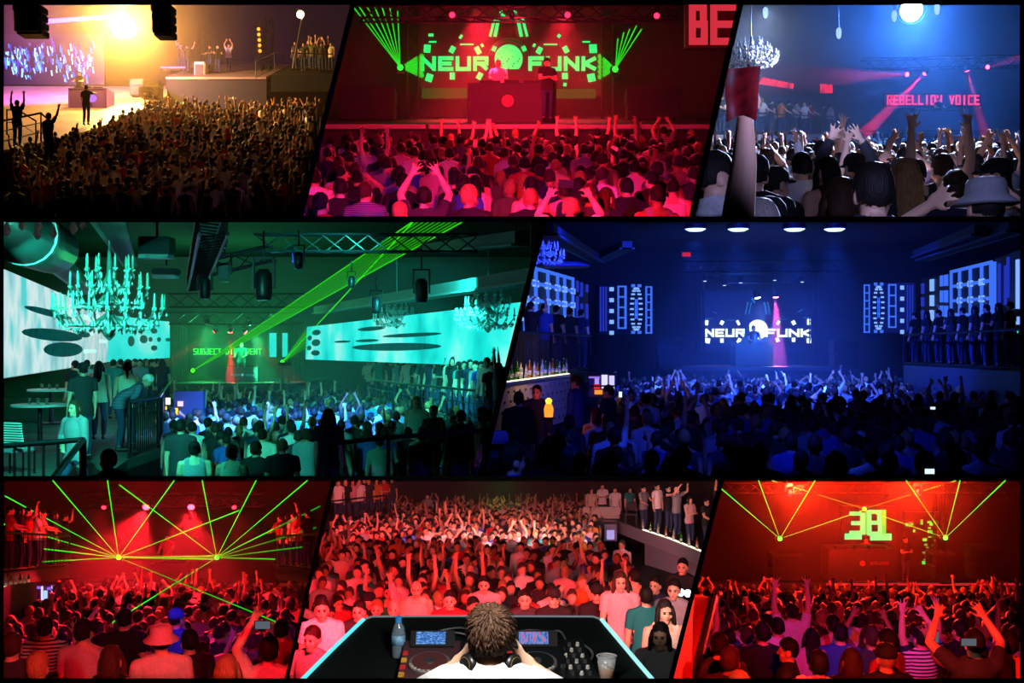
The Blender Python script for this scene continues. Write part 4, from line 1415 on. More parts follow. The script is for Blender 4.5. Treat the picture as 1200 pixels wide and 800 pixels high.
# balcony on the left, with white curved front
bal = [(820, 44), (845, 47), (875, 50.5), (905, 55), (935, 60), (965, 65), (1000, 69)]
hb_ = 1.95
pts = [r.at(px, d, hb_) for px, d in bal]
t = thing('balcony', 'balcony with pale curved front, watchers along its rail', 'balcony', pts[2])
n = len(pts)
back = [p + V((-3, 2.6, r.slope * 2.6)) for i, p in enumerate(pts)]
MB().add(pts + back + [p - V((0, 0, .2)) for p in pts + back], [(i, i + 1, n + i + 1, n + i) for i in range(n - 1)] + [(3 * n + i, 3 * n + i + 1, 2 * n + i + 1, 2 * n + i) for i in range(n - 1)]).build('deck', STAGE, t, r)
MB().add(pts + [p - V((0, 0, .62)) for p in pts] + [p + V((-.2, .2, 0)) for p in pts], [(i, i + 1, n + i + 1, n + i) for i in range(n - 1)] + [(i, 2 * n + i, 2 * n + i + 1, i + 1) for i in range(n - 1)]).build('curved_front', CONCRETE, t, r)
railing([p + V((-.1, .3, .05)) for p in pts], 1.05, 'black rail along the pale curved balcony', r, gap=.9)
for k, (px, d, pose, sh, hr) in enumerate(((826, 46.5, 'rail', 'navy', 'long'), (836, 47.8, 'rail', 'blue', 'short'), (846, 48.5, 'stand', 'black', 'short'), (884, 53.2, 'rail', 'cream', 'long'), (893, 54.6, 'rail', 'cream', 'long'), (904, 57.0, 'stand', 'black', 'short'), (915, 58.2, 'rail', 'orange', 'short'), (924, 59.6, 'rail', 'charcoal', 'tail'), (933, 61, 'rail', 'grey', 'short'), (943, 62.6, 'rail', 'white', 'bald'), (949, 63.6, 'rail', 'red', 'short'), (965, 66.5, 'rail', 'charcoal', 'short'), (973, 67.5, 'stand', 'grey', 'short'))):
    who(r, px, 0, pose, -60, hr, 'fair' if hr == 'long' else 'black', 'tee', sh, '%s watcher from left on the pale-fronted balcony, in %s' % (ORD[k], sh), d=d + .6, h=hb_, group='watchers on the pale balcony')
for k, pg in enumerate((((846, 80), (853, 82), (851, 91), (844, 89)), ((893, 90), (931, 98), (930, 104), (888, 98)), ((961, 98), (976, 99), (976, 109), (961, 109)))):
    ds = ((49, 50), (52, 60), (66, 67))[k]
    f_ = [P(*q, ds[0] if i in (0, 3) else ds[1]) for i, q in enumerate(pg)]
    t = thing('led_ribbon', ['short red LED strip behind the raised red card', 'slanting red LED strip above the balcony watchers', 'small red LED panel at the far end of the balcony'][k], 'screen', f_[3])
    MB().hexa([p + V((0, .04, 0)) for p in f_], [p + V((0, .2, 0)) for p in f_]).build('panel', DARK, t, r)
    c = sum(f_, V()) / 4
    g = [c + (p - c) * .97 for p in f_]
    MB().hexa([p - V((0, .0, 0)) for p in g], [p + V((0, .05, 0)) for p in g]).build('lit_face', led_screen('ribbon_red', ('5a0010', 'ff1830', 'ff3048'), 1.2, 1.0), t, r)
chandelier(P(880, 60, 30), .72, .85, 'crystal chandelier above the raised red card', r, STEEL, GLASSY, top=1.2)
# the raised hand with the red card
t_card = P(868, 106, 4.06)
c = thing('red_card', 'dark red card held up by the raised hand', 'card', t_card)
mb = MB()
g = []
for i in range(7):
    row = []
    for j in range(6):
        x_ = -0.062 + .124 * j / 5
        z_ = .085 - .17 * i / 6
        x_ *= 1 - .16 * i / 6
        row.append(t_card + V((x_ + .008 * (6 - i) / 6, .02 * math.sin(j * .9 + .4) + .01 * math.sin(i), z_ - .012 * abs(j - 2.5) * (i / 6))))
    g.append(row)
vs = [p for q in g for p in q] + [p + V((0, .004, 0)) for q in g for p in q]
fs = [(i * 6 + j, i * 6 + j + 1, i * 6 + j + 7, i * 6 + j + 6) for i in range(6) for j in range(5)]
fs += [tuple(42 + k for k in reversed(f)) for f in fs]
mb.add(vs, fs)
CARD = mat('card_red', '8c0f18', 0.5, noise=.55, scale=22)
mb.build('card_sheet', CARD, c, r, smooth=True)
# its owner: one body, an arm straight up
who(r, 872, 0, 'stand', 8, 'short', 'black', 'tee', 'charcoal', 'person holding the red card high, bare arm in front of all others', d=4.3, h=r.height(300, 4.3) - 1.75) if False else None
arm = MB()
A0, A1, A2 = P(864, 262, 4.05), P(872, 190, 4.12), P(873, 142, 4.17)
arm.rcone(A0, A0 + (A1 - A0) * .5, .062, .055, 16).rcone(A0 + (A1 - A0) * .5, A1, .055, .047, 16).rcone(A1, A2, .047, .031, 16)
hd = V((-.06, 0, 1)).normalized()
arm.ball(A2 + hd * .045, (.036, .02, .052), 14, 10)
for k, o in enumerate((-.030, -.011, .009, .028)):
    b_ = A2 + hd * .075 + V((o, -.012, 0))
    m_ = b_ + V((o * .2, -.022, .026))
    e_ = m_ + V((0, .012, .028))
    arm.rcone(b_, m_, .0105, .0098, 8).rcone(m_, e_, .0098, .0082, 8)
b_ = A2 + V((.030, -.01, .035))
arm.rcone(b_, b_ + V((.016, -.012, .034)), .0125, .0108, 8).rcone(b_ + V((.016, -.012, .034)), b_ + V((.006, -.022, .062)), .0108, .0088, 8)
me = modified(arm.mesh('tmp'), 'REMESH', mode='VOXEL', voxel_size=.005, use_smooth_shade=True)
me = modified(me, 'SMOOTH', factor=.5, iterations=3)
clip_mesh(me, r, Matrix.Identity(4))
me.polygons.foreach_set('use_smooth', [True] * len(me.polygons))
me.materials.append(SKIN[0])
me.name = 'person'
o = bpy.data.objects.new('person', me)
COL.objects.link(o)
tag(o, 'bare raised arm holding the red card, nearest of the blue crowd', 'person')
RC = 'the blue crowd'
for a in ((838, 184, 'stand', -70, 'short', 'black', 'tee', 'white', 'dark-haired person in white T-shirt at the lower left, beside the raised arm', 5.6),
          (884, 182, 'stand', -10, 'cap', 'black', 'tee', 'black', 'capped person in black right behind the raised arm', 7.2),
          (909, 196, 'stand', -60, 'cap', 'black', 'sleeves', 'black', 'person in dark cap looking left, right of the raised arm', 8.2),
          (939, 183, 'stand', 0, 'short', 'black', 'tee', 'white', 'person in pale T-shirt, broad back, left of the long-haired heads', 9.4),
          (969, 188, 'stand', 30, 'long', 'black', 'vest', 'black', 'long black-haired person looking aside before the pale T-shirt', 9.0),
          (985, 214, 'stand', 0, 'long', 'brown', 'vest', 'black', 'long brown-haired head at the bottom edge of the blue crowd', 6.6),
          (1023, 199, 'stand', 0, 'short', 'black', 'tee', 'navy', 'largest dark head at the bottom of the blue crowd', 4.9),
          (1062, 191, 'stand', 0, 'long', 'fair', 'vest', 'black', 'long fair-haired person behind the largest dark head', 7.6),
          (1104, 185, 'both_up', 0, 'short', 'brown', 'vest', 'black', 'person in black vest with both arms up, right half of the blue crowd', 9.2),
          (1155, 209, 'head', 0, 'hat', 'black', 'tee', 'navy', 'person in grey bucket hat with raised elbows, lower right corner', 5.4),
          (1168, 186, 'stand', 60, 'cap', 'black', 'tee', 'white', 'person in black cap and white T-shirt behind the bucket hat', 8.2),
          (1140, 181, 'stand', 20, 'cap', 'black', 'tee', 'white', 'capped person in white in front of the red smoke', 11.0),
          (1120, 205, 'stand', -25, 'bun', 'brown', 'tee', 'navy', 'person with hair in a bun left of the bucket hat', 7.4),
          (900, 232, 'stand', 15, 'cap', 'black', 'tee', 'navy', 'navy cap at the bottom edge right of the raised arm', 6.0),
          (890, 241, 'stand', 0, 'short', 'grey', 'tee', 'grey', 'grey head cut by the bottom edge under the navy cap', 4.8),
          (1060, 176, 'head', 0, 'short', 'black', 'tee', 'pink', 'person with hands on head in the middle of the blue crowd', 12.0),
          (962, 168, 'right_up', 0, 'short', 'black', 'tee', 'black', 'person with one bare arm up left of the middle of the blue crowd', 13.0)):
    who(r, a[0], a[1], a[2], a[3], a[4], a[5], a[6], a[7], a[8], d=a[9], h=r.height(a[1], a[9]) - (1.75 if a[4] not in ('cap', 'hat') else 1.78), cap_col='grey' if a[4] == 'hat' else 'black', skin=0)
print('R3', fill(r, 10.5, 50, 18, RC, 31, gap=.70, row=.8, grow=.012, stuff_label='bright blue-lit crowd with many raised arms before the smoky stage',
     shirts=['white'] * 6 + ['grey'] * 3 + ['pink', 'cream', 'navy', 'blue', 'teal', 'red'] + ['black'] * 5 + ['charcoal'] * 2,
     poses=['stand'] * 14 + ['right_up', 'left_up', 'both_up', 'fist', 'clap', 'phone', 'head']))
haze(r, 36, 70, (.8, .9, 1.0), .010, 'blue smoke with brighter drifts over the far stage', noise=.8, scale=.16, aniso=.2)
# ================================================================ room of the green light (middle row, first)
r = R4
def quad(c, u, v):
    """A point on a four-cornered wall: corners top left, top right, bottom right, bottom left."""
    return (c[0] * (1 - u) + c[1] * u) * (1 - v) + (c[3] * (1 - u) + c[2] * u) * v

def wall_piece(mb, c, u0, v0, u1, v1, off=0.06, deep=0.05):
    nrm = (c[1] - c[0]).cross(c[3] - c[0]).normalized()
    if nrm.dot(c[0] + c[2]) > 0:
        nrm = -nrm
    f = [quad(c, *q) + nrm * off for q in ((u0, v0), (u1, v0), (u1, v1), (u0, v1))]
    mb.hexa(f, [p - nrm * deep for p in f])
    return nrm

def video_wall(corners, label, m, room, name='video_screen'):
    t = thing(name, label, 'screen', corners[3])
    mb = MB()
    wall_piece(mb, corners, -.01, -.01, 1.01, 1.01, 0.0, .3)
    mb.build('cabinet', DARK, t, room)
    mb = MB()
    wall_piece(mb, corners, 0, 0, 1, 1, .05, .04)
    mb.build('lit_face', m, t, room)
    return t

def blob(t, c, u, v, ru, rv, m, room, n=18, off=.09):
    """A flat oval of the picture on a video wall."""
    mb = MB()
    nrm = (c[1] - c[0]).cross(c[3] - c[0]).normalized()
    if nrm.dot(c[0] + c[2]) > 0:
        nrm = -nrm
    f = [quad(c, u + ru * math.cos(2 * math.pi * k / n), v + rv * math.sin(2 * math.pi * k / n)) + nrm * off for k in range(n)]
    mb.hexa(f, [p - nrm * .03 for p in f])
    mb.build('dark_shape', m, t, room)

CYAN = led_screen('wall_cyan', ('14c8c0', '18efe2', '40fff0', '9cfff4'), .45, 1.0, detail=3)
PALE = led_screen('wall_pale', ('6fb8c0', '9fdde0', 'd8f0f0', '58d8d8'), .5, .95, detail=3)
SHADE = led_screen('wall_shade', ('0a4a48', '0c6a66', '0a5854'), 2.0, .55)
LINE = emit('wall_line', 'c8fff8', 1.1)
# left wall: the near pale part and the far cyan part
cA = [P(-6, 312, 23), P(125, 367, 50), P(125, 424, 50), P(-6, 444, 23)]
tA = video_wall(cA, 'pale video wall at the left edge with dark oval shapes', PALE, r)
for q in ((.35, .56, .30, .075), (.42, .86 - .12, .22, .10), (.30, .30, .22, .04), (.62, .50, .09, .05)):
    blob(tA, cA, q[0], q[1] , q[2] * .8, q[3], SHADE, r)
cB = [P(126, 369, 50), P(199, 377, 53), P(199, 419, 53), P(126, 424, 50)]
tB = video_wall(cB, 'bright cyan video wall behind the big chandelier', CYAN, r)
for q in ((.55, .5, .06, .1), (.72, .28, .05, .07), (.72, .72, .05, .07), (.66, .5, .03, .06), (.80, .5, .03, .06), (.95, .5, .04, .05), (.35, .55, .05, .12)):
    blob(tB, cB, *q, SHADE, r)
mb = MB()
for (u0, v0, u1, v1) in ((.62, .18, .78, .26), (.7, .26, .74, .5), (.8, .1, .84, .4), (.62, .74, .78, .8), (.84, .55, .97, .62), (.55, .40, .7, .45)):
    wall_piece(mb, cA, u0, v0, u1, v1, .09)
mb.build('bright_lines', LINE, tA, r)
cC = [P(361, 383, 52), P(640, 351, 27), P(640, 431, 27), P(359, 421, 52)]
tC = video_wall(cC, 'long cyan video wall along the right side of the green room', CYAN, r)
for q in ((.52, .66, .20, .085), (.60, .42, .12, .04), (.40, .50, .06, .035), (.08, .2, .03, .08), (.08, .5, .03, .1), (.08, .8, .03, .08), (.03, .35, .015, .07), (.03, .65, .015, .07), (.26, .5, .05, .03), (.42, .22, .07, .05)):
    blob(tC, cC, *q, SHADE, r)
# stage
hs_ = 1.9
t = thing('stage', 'far green-lit stage with a booth between two video walls', 'stage', r.at(280, 47))
a, b = r.at(198, 47, hs_), r.at(345, 47, hs_)
rdeck(r, a, b, 47, 58, .15).build('deck', STAGE, t, r)
MB().slab(a.x, b.x, 47.05, 47.3, a.z - 2, a.z - .15).build('skirt', BLACK, t, r)
bt = dj_table(262, 430, 302, 448, 49, 1.2, 'teal DJ booth with round logo and lettering on the green stage', r, mat('booth_teal', '1f5a5e', 0.5))
disc(P(284, 439, 48.95), .055, m=emit('logo_teal', '5fd8d0', .8), name='logo', parent=bt)
mb = MB()
for k, ch in enumerate('TEAM'):
    p = P(270 + k * 3, 440.5, 48.95)
    letter(mb, ch, p.x, p.z, .09, .09, 48.95, .02)
for k, ch in enumerate('SOUND'):
    p = P(288 + k * 2.6, 440.5, 48.95)
    letter(mb, ch, p.x, p.z, .08, .09, 48.95, .02)
mb.build('lettering', emit('logo_dim', '3aa8a0', .6), bt, r)
who(r, 283, 0, 'deck', 180, d=50.6, h=hs_, shirt='teal', hair='bald', label='DJ at the teal booth, pale head under the lettered board')
D = 55.0
u = D / F
sg = thing('led_sign', 'long green LED board of two words above the teal booth', 'sign', P(266, 416, D))
MB().pbox(225, 406, 308, 417.5, D, .15).build('panel', mat('led_panel_green', '0a2a14', 0.5), sg, r)
x = 227.0
for ch in 'SUBJECT DIFFERENT':
    if ch != ' ':
        mb = MB()
        p = P(x, 415.5, D)
        letter(mb, ch, p.x, p.z, 4.2 * u, 7.5 * u, D - .05, 1.3 * u)
        mb.build('letter', emit('led_lime', '3cff4a', 1.1), sg, r)
    x += 4.72
for k, (x0, x1) in enumerate(((316, 324), (331, 337))):
    c = [P(x0, 390, 56), P(x1, 390, 56), P(x1, 418, 56), P(x0, 418, 56)]
    video_wall(c, ('narrow cyan panel right of the lettered board', 'second narrow cyan panel beside the long video wall')[k], CYAN, r, 'led_strip')
for k, (x0, x1) in enumerate(((199, 221), (338, 358))):
    a, b = P(x0, 378, 51), P(x1, 452, 51)
    t = thing('drape', ('dark drape between cyan wall and green stage', 'dark drape between narrow panels and long video wall')[k], 'drape', ((a.x + b.x) / 2, 51, b.z))
    mb = MB()
    n = 16
    f_ = [V((a.x + (b.x - a.x) * i / n, 51 + .12 * (i % 2), a.z)) for i in range(n + 1)]
    g_ = [V((p.x, p.y, b.z)) for p in f_]
    mb.add(f_ + g_, [(i, i + 1, n + 2 + i, n + 1 + i) for i in range(n)])
    mb.build('cloth', mat('drape_cloth', '122326', 0.95), t, r)
    MB().cone(P(x0, 377.5, 51), P(x1, 377.5, 51), .06, .06, 6).build('rail', DARK, t, r)
for k, (px, py, d, to, col, pw, ang) in enumerate(((253, 387, 48.5, P(222, 408, 48.5), (1, .02, .04), 12000, 12), (270, 387, 48.5, P(270, 440, 48.6), (1, .01, .03), 130000, 12), (286, 388, 48.5, P(300, 402, 48.5), (1, .03, .04), 9000, 14), (242, 376, 48, P(238, 420, 49), (.1, 1, .3), 16000, 24), (292, 378, 48, P(308, 430, 49), (.1, 1, .3), 16000, 24))):
    stage_light(P(px, py, d), to, col, pw, ('red beam light over the teal booth, first of three', 'red beam light straight above the booth, second of three', 'red beam light over the booth, third of three', 'green stage light high on the left of the lettered board', 'green stage light high on the right of the lettered board')[k], ang, .1, 30)
truss(P(200, 373, 48.3), P(350, 373, 48.3), .5, 'rig truss above the green stage', room=r)
# lasers
GL = '38ff10'
laser(P(226, 434, 46.5), [(P(484 + k * 6.5, 259.5, 30), .02, .5 if k not in (0, 9) else 1.1) for k in range(10)] + [(P(x, y, 46.8), .02, .3) for x, y in ((222, 450), (230, 450), (238, 450), (246, 449), (256, 446), (212, 450))], 'green laser on the left of the stage, wide beam sweeping up over the room', r, GL, 1.0, .03, .16, .62)
laser(P(331, 424, 46), [(P(359, 386 + k * 3.4, 45), .03, .5) for k in range(7)] + [(P(484, 260, 33), .02, 1.2)], 'green laser beside the narrow panels, short fan and one long beam', r, GL, .9, .03, .09, .5)
for k, px in enumerate((331, 338)):
    t = thing('laser_stand', ('slim red stand under the second green laser', 'slim red stand at the edge of the long wall')[k], 'stand', P(px, 450, 45.6))
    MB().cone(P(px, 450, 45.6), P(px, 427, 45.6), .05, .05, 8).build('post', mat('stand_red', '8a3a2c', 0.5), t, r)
    MB().box(P(px, 426, 45.6), (.3, .3, .12)).build('shelf', DARK, t, r)
# ceiling: duct, beams, trusses, hanging lamps, projectors
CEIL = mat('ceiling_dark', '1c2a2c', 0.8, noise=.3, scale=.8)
m = MB()
m.slab(-40, 3, 9, 61, 4.3, 4.5)
struct('ceiling', m, CEIL, r)
t = thing('air_duct', 'round metal air duct under the ceiling at the upper left', 'duct', P(45, 290, 17))
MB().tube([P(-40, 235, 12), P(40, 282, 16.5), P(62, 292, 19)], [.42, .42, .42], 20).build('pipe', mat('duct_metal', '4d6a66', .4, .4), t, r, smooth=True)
MB().tube([P(28, 274, 15.6), P(31, 276, 15.8)], .45, 20).build('collar', STEEL, t, r)
for k, (p0, p1, w) in enumerate(((P(52, 302, 20), P(104, 345, 40), .32), (P(124, 256, 13), P(152, 312, 34), .28), (P(612, 288, 22), P(500, 297, 36), .3), (P(640, 330, 24), P(372, 368, 50), .34))):
    t = thing('girder', ('lit beam running from the duct behind the chandelier', 'beam above the chandelier hook', 'short beam at the upper right of the green room', 'long beam above the right video wall')[k], 'beam', p0)
    d_ = (p1 - p0)
    sd = d_.cross(V((0, 0, 1))).normalized() * w * .5
    upv = V((0, 0, w))
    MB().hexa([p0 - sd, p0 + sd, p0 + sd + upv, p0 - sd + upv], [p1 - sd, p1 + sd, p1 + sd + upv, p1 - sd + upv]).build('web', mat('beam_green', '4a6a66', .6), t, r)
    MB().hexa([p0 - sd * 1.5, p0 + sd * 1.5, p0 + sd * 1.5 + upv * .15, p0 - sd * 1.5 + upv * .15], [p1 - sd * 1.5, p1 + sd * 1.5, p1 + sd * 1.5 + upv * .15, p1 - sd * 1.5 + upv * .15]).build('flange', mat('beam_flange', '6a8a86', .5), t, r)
truss(P(250, 258, 16), P(229, 332, 30), .4, 'rig truss running away from the camera over the crowd', room=r)
truss(P(228, 318, 30), P(320, 296, 30), .4, 'rig truss crossing over the crowd', room=r)
truss(P(200, 352, 42), P(360, 352, 42), .5, 'far rig truss in front of the stage', room=r)
truss(P(300, 285, 26), P(560, 285, 26), .4, 'high rig truss over the right of the room', room=r)
DK2 = mat('fixture_teal', '16262a', .4, .3)
for k, (px, py, d, s) in enumerate(((309, 333, 20, .30), (263, 318, 22, .22), (240, 337, 24, .25), (261, 282, 20, .14), (494, 340, 26, .30), (441, 357, 30, .24), (412, 330, 28, .16), (350, 305, 24, .2))):
    lb = ('long dark lamp hanging above the crowd, biggest in the green room', 'square pale-faced lamp hanging from the crossing truss', 'cluster lamp at the lower end of the running truss', 'small blue-lit lamp near the top of the running truss', 'dark round lamp hanging before the right video wall', 'smaller round lamp left of the dark round one', 'little lamp above the long laser beam', 'hanging lamp right of the long dark lamp')[k]
    p = P(px, py, d)
    t = thing('hanging_spotlight', lb, 'stage light', p, 'hanging lamps in the green room')
    MB().cone(p + V((0, 0, s * 1.6)), p + V((0, 0, s * 3.2)), .02, .02, 6).build('hanger', DARK, t, r)
    MB().box(p + V((-s * .62, 0, s * .7)), (s * .12, s * .3, s * 1.9)).box(p + V((s * .62, 0, s * .7)), (s * .12, s * .3, s * 1.9)).box(p + V((0, 0, s * 1.6)), (s * 1.3, s * .3, s * .12)).build('yoke', DARK, t, r)
    if k in (1,):
        MB().box(p, (s * 1.0, s * .8, s * 1.5), (.2, 0, .15)).build('head', DK2, t, r, bevel=.03)
    else:
        MB().lathe([(s * .3, s * .9), (s * .5, s * .6), (s * .52, -s * .6), (s * .42, -s * .95)], p, 16).build('head', DK2, t, r, smooth=True)
    MB().lathe([(s * .40, -s * .93), (s * .3, -s * 1.0), (.001, -s * 1.02)], p, 14).build('lens', mat('lens_glass', '7ab0b8', .1), t, r, smooth=True)
for k, (px, py, d) in enumerate(((184, 288, 22), (195, 318, 28))):
    p = P(px, py, d)
    t = thing('projector', ('boxy projector with a bright lower edge under the ceiling', 'second flat projector below the boxy one')[k], 'projector', p)
    MB().box(p, (.6, .5, .34 - .2 * k)).build('housing', DK2, t, r, bevel=.02)
    MB().box(p + V((0, -.05, -.22 + .08 * k)), (.58, .4, .08)).build('lower_grille', mat('grille_pale', '8ab0b0', .4), t, r)
    MB().cone(p + V((0, 0, .15)), p + V((0, 0, .8)), .025, .025, 6).build('mount', DARK, t, r)
# crystal drops at the upper left: the edge of another chandelier
for k, (px, py, sc_) in enumerate(((8, 268, 1.1), (26, 263, .9), (45, 263, 1), (44, 273, 1), (63, 272, .9), (86, 266, 1.1), (97, 262, .9))):
    p = P(px, py, 9)
    t = thing('crystal_drop', 'hanging cut-glass drop at the top left, %s of seven' % ORD[k], 'crystal', p, 'cut-glass drops at the top left')
    s = .055 * sc_
    MB().lathe([(.002, s * 1.2), (s * .25, s * .7), (s * .62, -s * .3), (s * .3, -s * .8), (.002, -s * 1.05)], p, 6).build('drop', GLASSY, t, r)
    MB().cone(p + V((0, 0, s * 1.1)), p + V((0, 0, s * 3)), .003, .003, 5).build('wire', STEEL, t, r)
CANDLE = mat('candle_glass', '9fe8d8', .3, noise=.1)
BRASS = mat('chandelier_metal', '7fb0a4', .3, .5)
chandelier(P(128, 341, 18), .86, 1.45, 'great crystal chandelier before the left video walls, largest of three', r, BRASS, CANDLE, top=.6)
chandelier(P(465, 366, 38), .80, 1.0, 'crystal chandelier before the middle of the long video wall', r, BRASS, CANDLE, top=1.5)
chandelier(P(572, 359, 29), .85, 1.25, 'crystal chandelier at the near end of the long video wall', r, BRASS, CANDLE, top=1.0)
# left platform, rail and stair
hp = 1.2
def dk(px, py, h):
    return r.at(px, r.depth(py, h), h)
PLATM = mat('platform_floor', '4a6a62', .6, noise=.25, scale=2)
t = thing('platform', 'raised platform on the left with tables, rail along its edge', 'platform', dk(100, 540, hp))
tp = [dk(x, y, hp) for x, y in ((-30, 640), (96, 640), (110, 566), (150, 538), (187, 526), (204, 466), (-30, 466))]
MB().hexa(tp, [p - V((0, 0, .18)) for p in tp]).build('deck', PLATM, t, r)
mb = MB()
for p, q in zip(tp[1:5], tp[2:6]):
    mb.add([p - V((0, 0, .18)), q - V((0, 0, .18)), q - V((0, 0, 1.15)), p - V((0, 0, 1.15))], [(0, 1, 2, 3)])
mb.build('side', BLACK, t, r)
railing([dk(151, 537, hp), dk(186, 525, hp), dk(203, 475, hp)], 1.05, 'black barred rail at the corner of the left platform', r, gap=.16)
ra, rb, rc = P(-6, 523, 14.5), P(97, 515, 14.5), P(58, 566, 12.6)
t = thing('railing', 'stair rail in the lower left corner, in front of the walking woman', 'railing', rb)
MB().tube([ra, rb], .035, 8).build('handrail', DARK, t, r)
MB().tube([rb, rc], .04, 8).build('sloping_handrail', DARK, t, r)
for px in (17, 34, 51, 68):
    a = ra + (rb - ra) * ((px + 6) / 103)
    MB().cone(a, a - V((0, 0, 1.0)), .02, .02, 6).build('baluster', DARK, t, r)
MB().cone(rb, rb - V((0, 0, 1.1)), .05, .05, 8).build('post', DARK, t, r)
for k, (px, py, d, rad) in enumerate(((47, 476, 21.5, .52), (60, 458, 25, .5))):
    c = P(px, py, d)
    t = thing('round_table', ('round white table at the left edge of the platform', 'round white table behind the nearer one')[k], 'table', c)
    MB().lathe([(rad, 0), (rad * 1.02, .02), (rad, .045)], c, 32).build('table_top', mat('table_white', 'd8e4e0', .4), t, r)
    MB().lathe([(.05, -.7), (.04, 0)], c, 12).build('stem', DARK, t, r)
    MB().lathe([(.3, -.74), (.28, -.71)], c, 20).build('foot', DARK, t, r)
    for q in range(3):
        g = c + V((-.25 + .22 * q, .1 - .12 * q, .045))
        gt = thing('drinking_glass', '%s glass from left on the %s white table' % (ORD[q], ('nearer', 'farther')[k]), 'glass', g, 'glasses on the platform tables')
        MB().lathe([(.028, 0), (.034, .11), (.031, .11), (.026, .012)], g, 12).build('glass_body', GLASS, gt, r)
        MB().lathe([(.026, .012), (.029, .06)], g, 12).build('drink', mat('drink_amber', 'b8772a', .2), gt, r)
c = P(14, 510, 17.5)
t = thing('chair', 'chair with a striped pale back at the left edge', 'chair', c)
MB().box(c, (.45, .06, .42), (.15, 0, -.4)).build('backrest', CLOTH['striped'], t, r, bevel=.02)
MB().box(c + V((-.1, .28, -.25)), (.45, .45, .08), (0, 0, -.4)).build('seat', CLOTH['grey'], t, r, bevel=.02)
for sx in (-.2, .2):
    for sy in (0, .42):
        MB().cone(c + V((sx - .05, .06 + sy, -.28)), c + V((sx - .05, .06 + sy, -.72)), .018, .018, 6).build('leg', DARK, t, r)
for a in ((88, 469, 'walk', 150, 'long', 'brown', 'sleeves', 'grey', 'long-haired woman in open shirt coming down the stair at lower left', 17.0, True),
          (97, 428, 'stand', 40, 'cap', 'black', 'tee', 'charcoal', 'person in dark cap by the white tables, behind the walking woman', 20.0, False),
          (140, 0, 'stoop', -75, 'short', 'black', 'sleeves', 'checked', 'man in checked shirt bending over the platform rail', 22.0, False),
          (149, 434, 'stand', 20, 'tail', 'brown', 'vest', 'cream', 'woman in pale vest at the platform rail, beside the bending man', 22.6, False),
          (116, 424, 'stand', 0, 'long', 'black', 'vest', 'cream', 'woman in pale top seen from behind, left of the bending man', 25.0, False),
          (88, 421, 'stand', 60, 'short', 'black', 'tee', 'black', 'dark head against the pale wall, left of the woman in pale top', 27.0, False),
          (102, 421, 'stand', 0, 'short', 'black', 'tee', 'grey', 'person in grey just right of the dark head on the platform', 30.0, False)):
    d = a[9]
    hh = hp if a[1] == 0 else r.height(a[1], d) - 1.76
    who(r, a[0], 0, a[2], a[3], a[4], a[5], a[6], a[7], a[8], d=d, h=hh, face=a[10])
k = 0
for px, d in ((133, 33), (141, 36), (150, 34), (158, 38), (164, 35), (171, 39), (178, 36), (184, 41), (190, 38)):
    who(r, px, 0, 'stand', (k * 47) % 360, ('short', 'tail', 'long')[k % 3], 'black', 'tee', ('teal', 'black', 'cream', 'navy', 'grey')[k % 5], '%s from left of the people below the cyan wall, in %s' % (ORD[k], ('teal', 'black', 'cream', 'navy', 'grey')[k % 5]), d=d, h=hp, group='people below the cyan wall')
    k += 1
# lit bar beside the platform
c0, c1 = P(186, 466, 27), P(222, 500, 27)
t = thing('bar_counter', 'small glowing bar with white and yellow lights beside the platform rail', 'bar', ((c0.x + c1.x) / 2, 27, c1.z))
MB().slab(c0.x, c1.x, 27, 27.6, c1.z - .6, c1.z).build('counter', mat('bar_top', 'b8c4d8', .4), t, r)
MB().slab(c0.x, c1.x, 28.2, 28.4, c1.z - .6, c0.z + .1).build('back_shelf', mat('bar_back', '2a2a4a', .6), t, r)
for k, (x0, x1, y0, y1, col) in enumerate(((190, 192.5, 460, 484, 'e8e0ff'), (194, 199, 466, 474, 'ffe8ff'), (187, 195, 476, 480, 'ffc83a'), (203, 208, 478, 486, 'ffd84a'), (196, 205, 483, 497, '3a3aff'), (208, 214, 470, 476, 'd8c8ff'))):
    MB().pbox(x0, y0, x1, y1, 28.1, .05).build('light', emit('bar_glow_' + col, col, 1.4), t, r)
lamp('POINT', 'bar_glow', P(203, 476, 26.5), (.35, .35, 1.0), 60, size=.2)
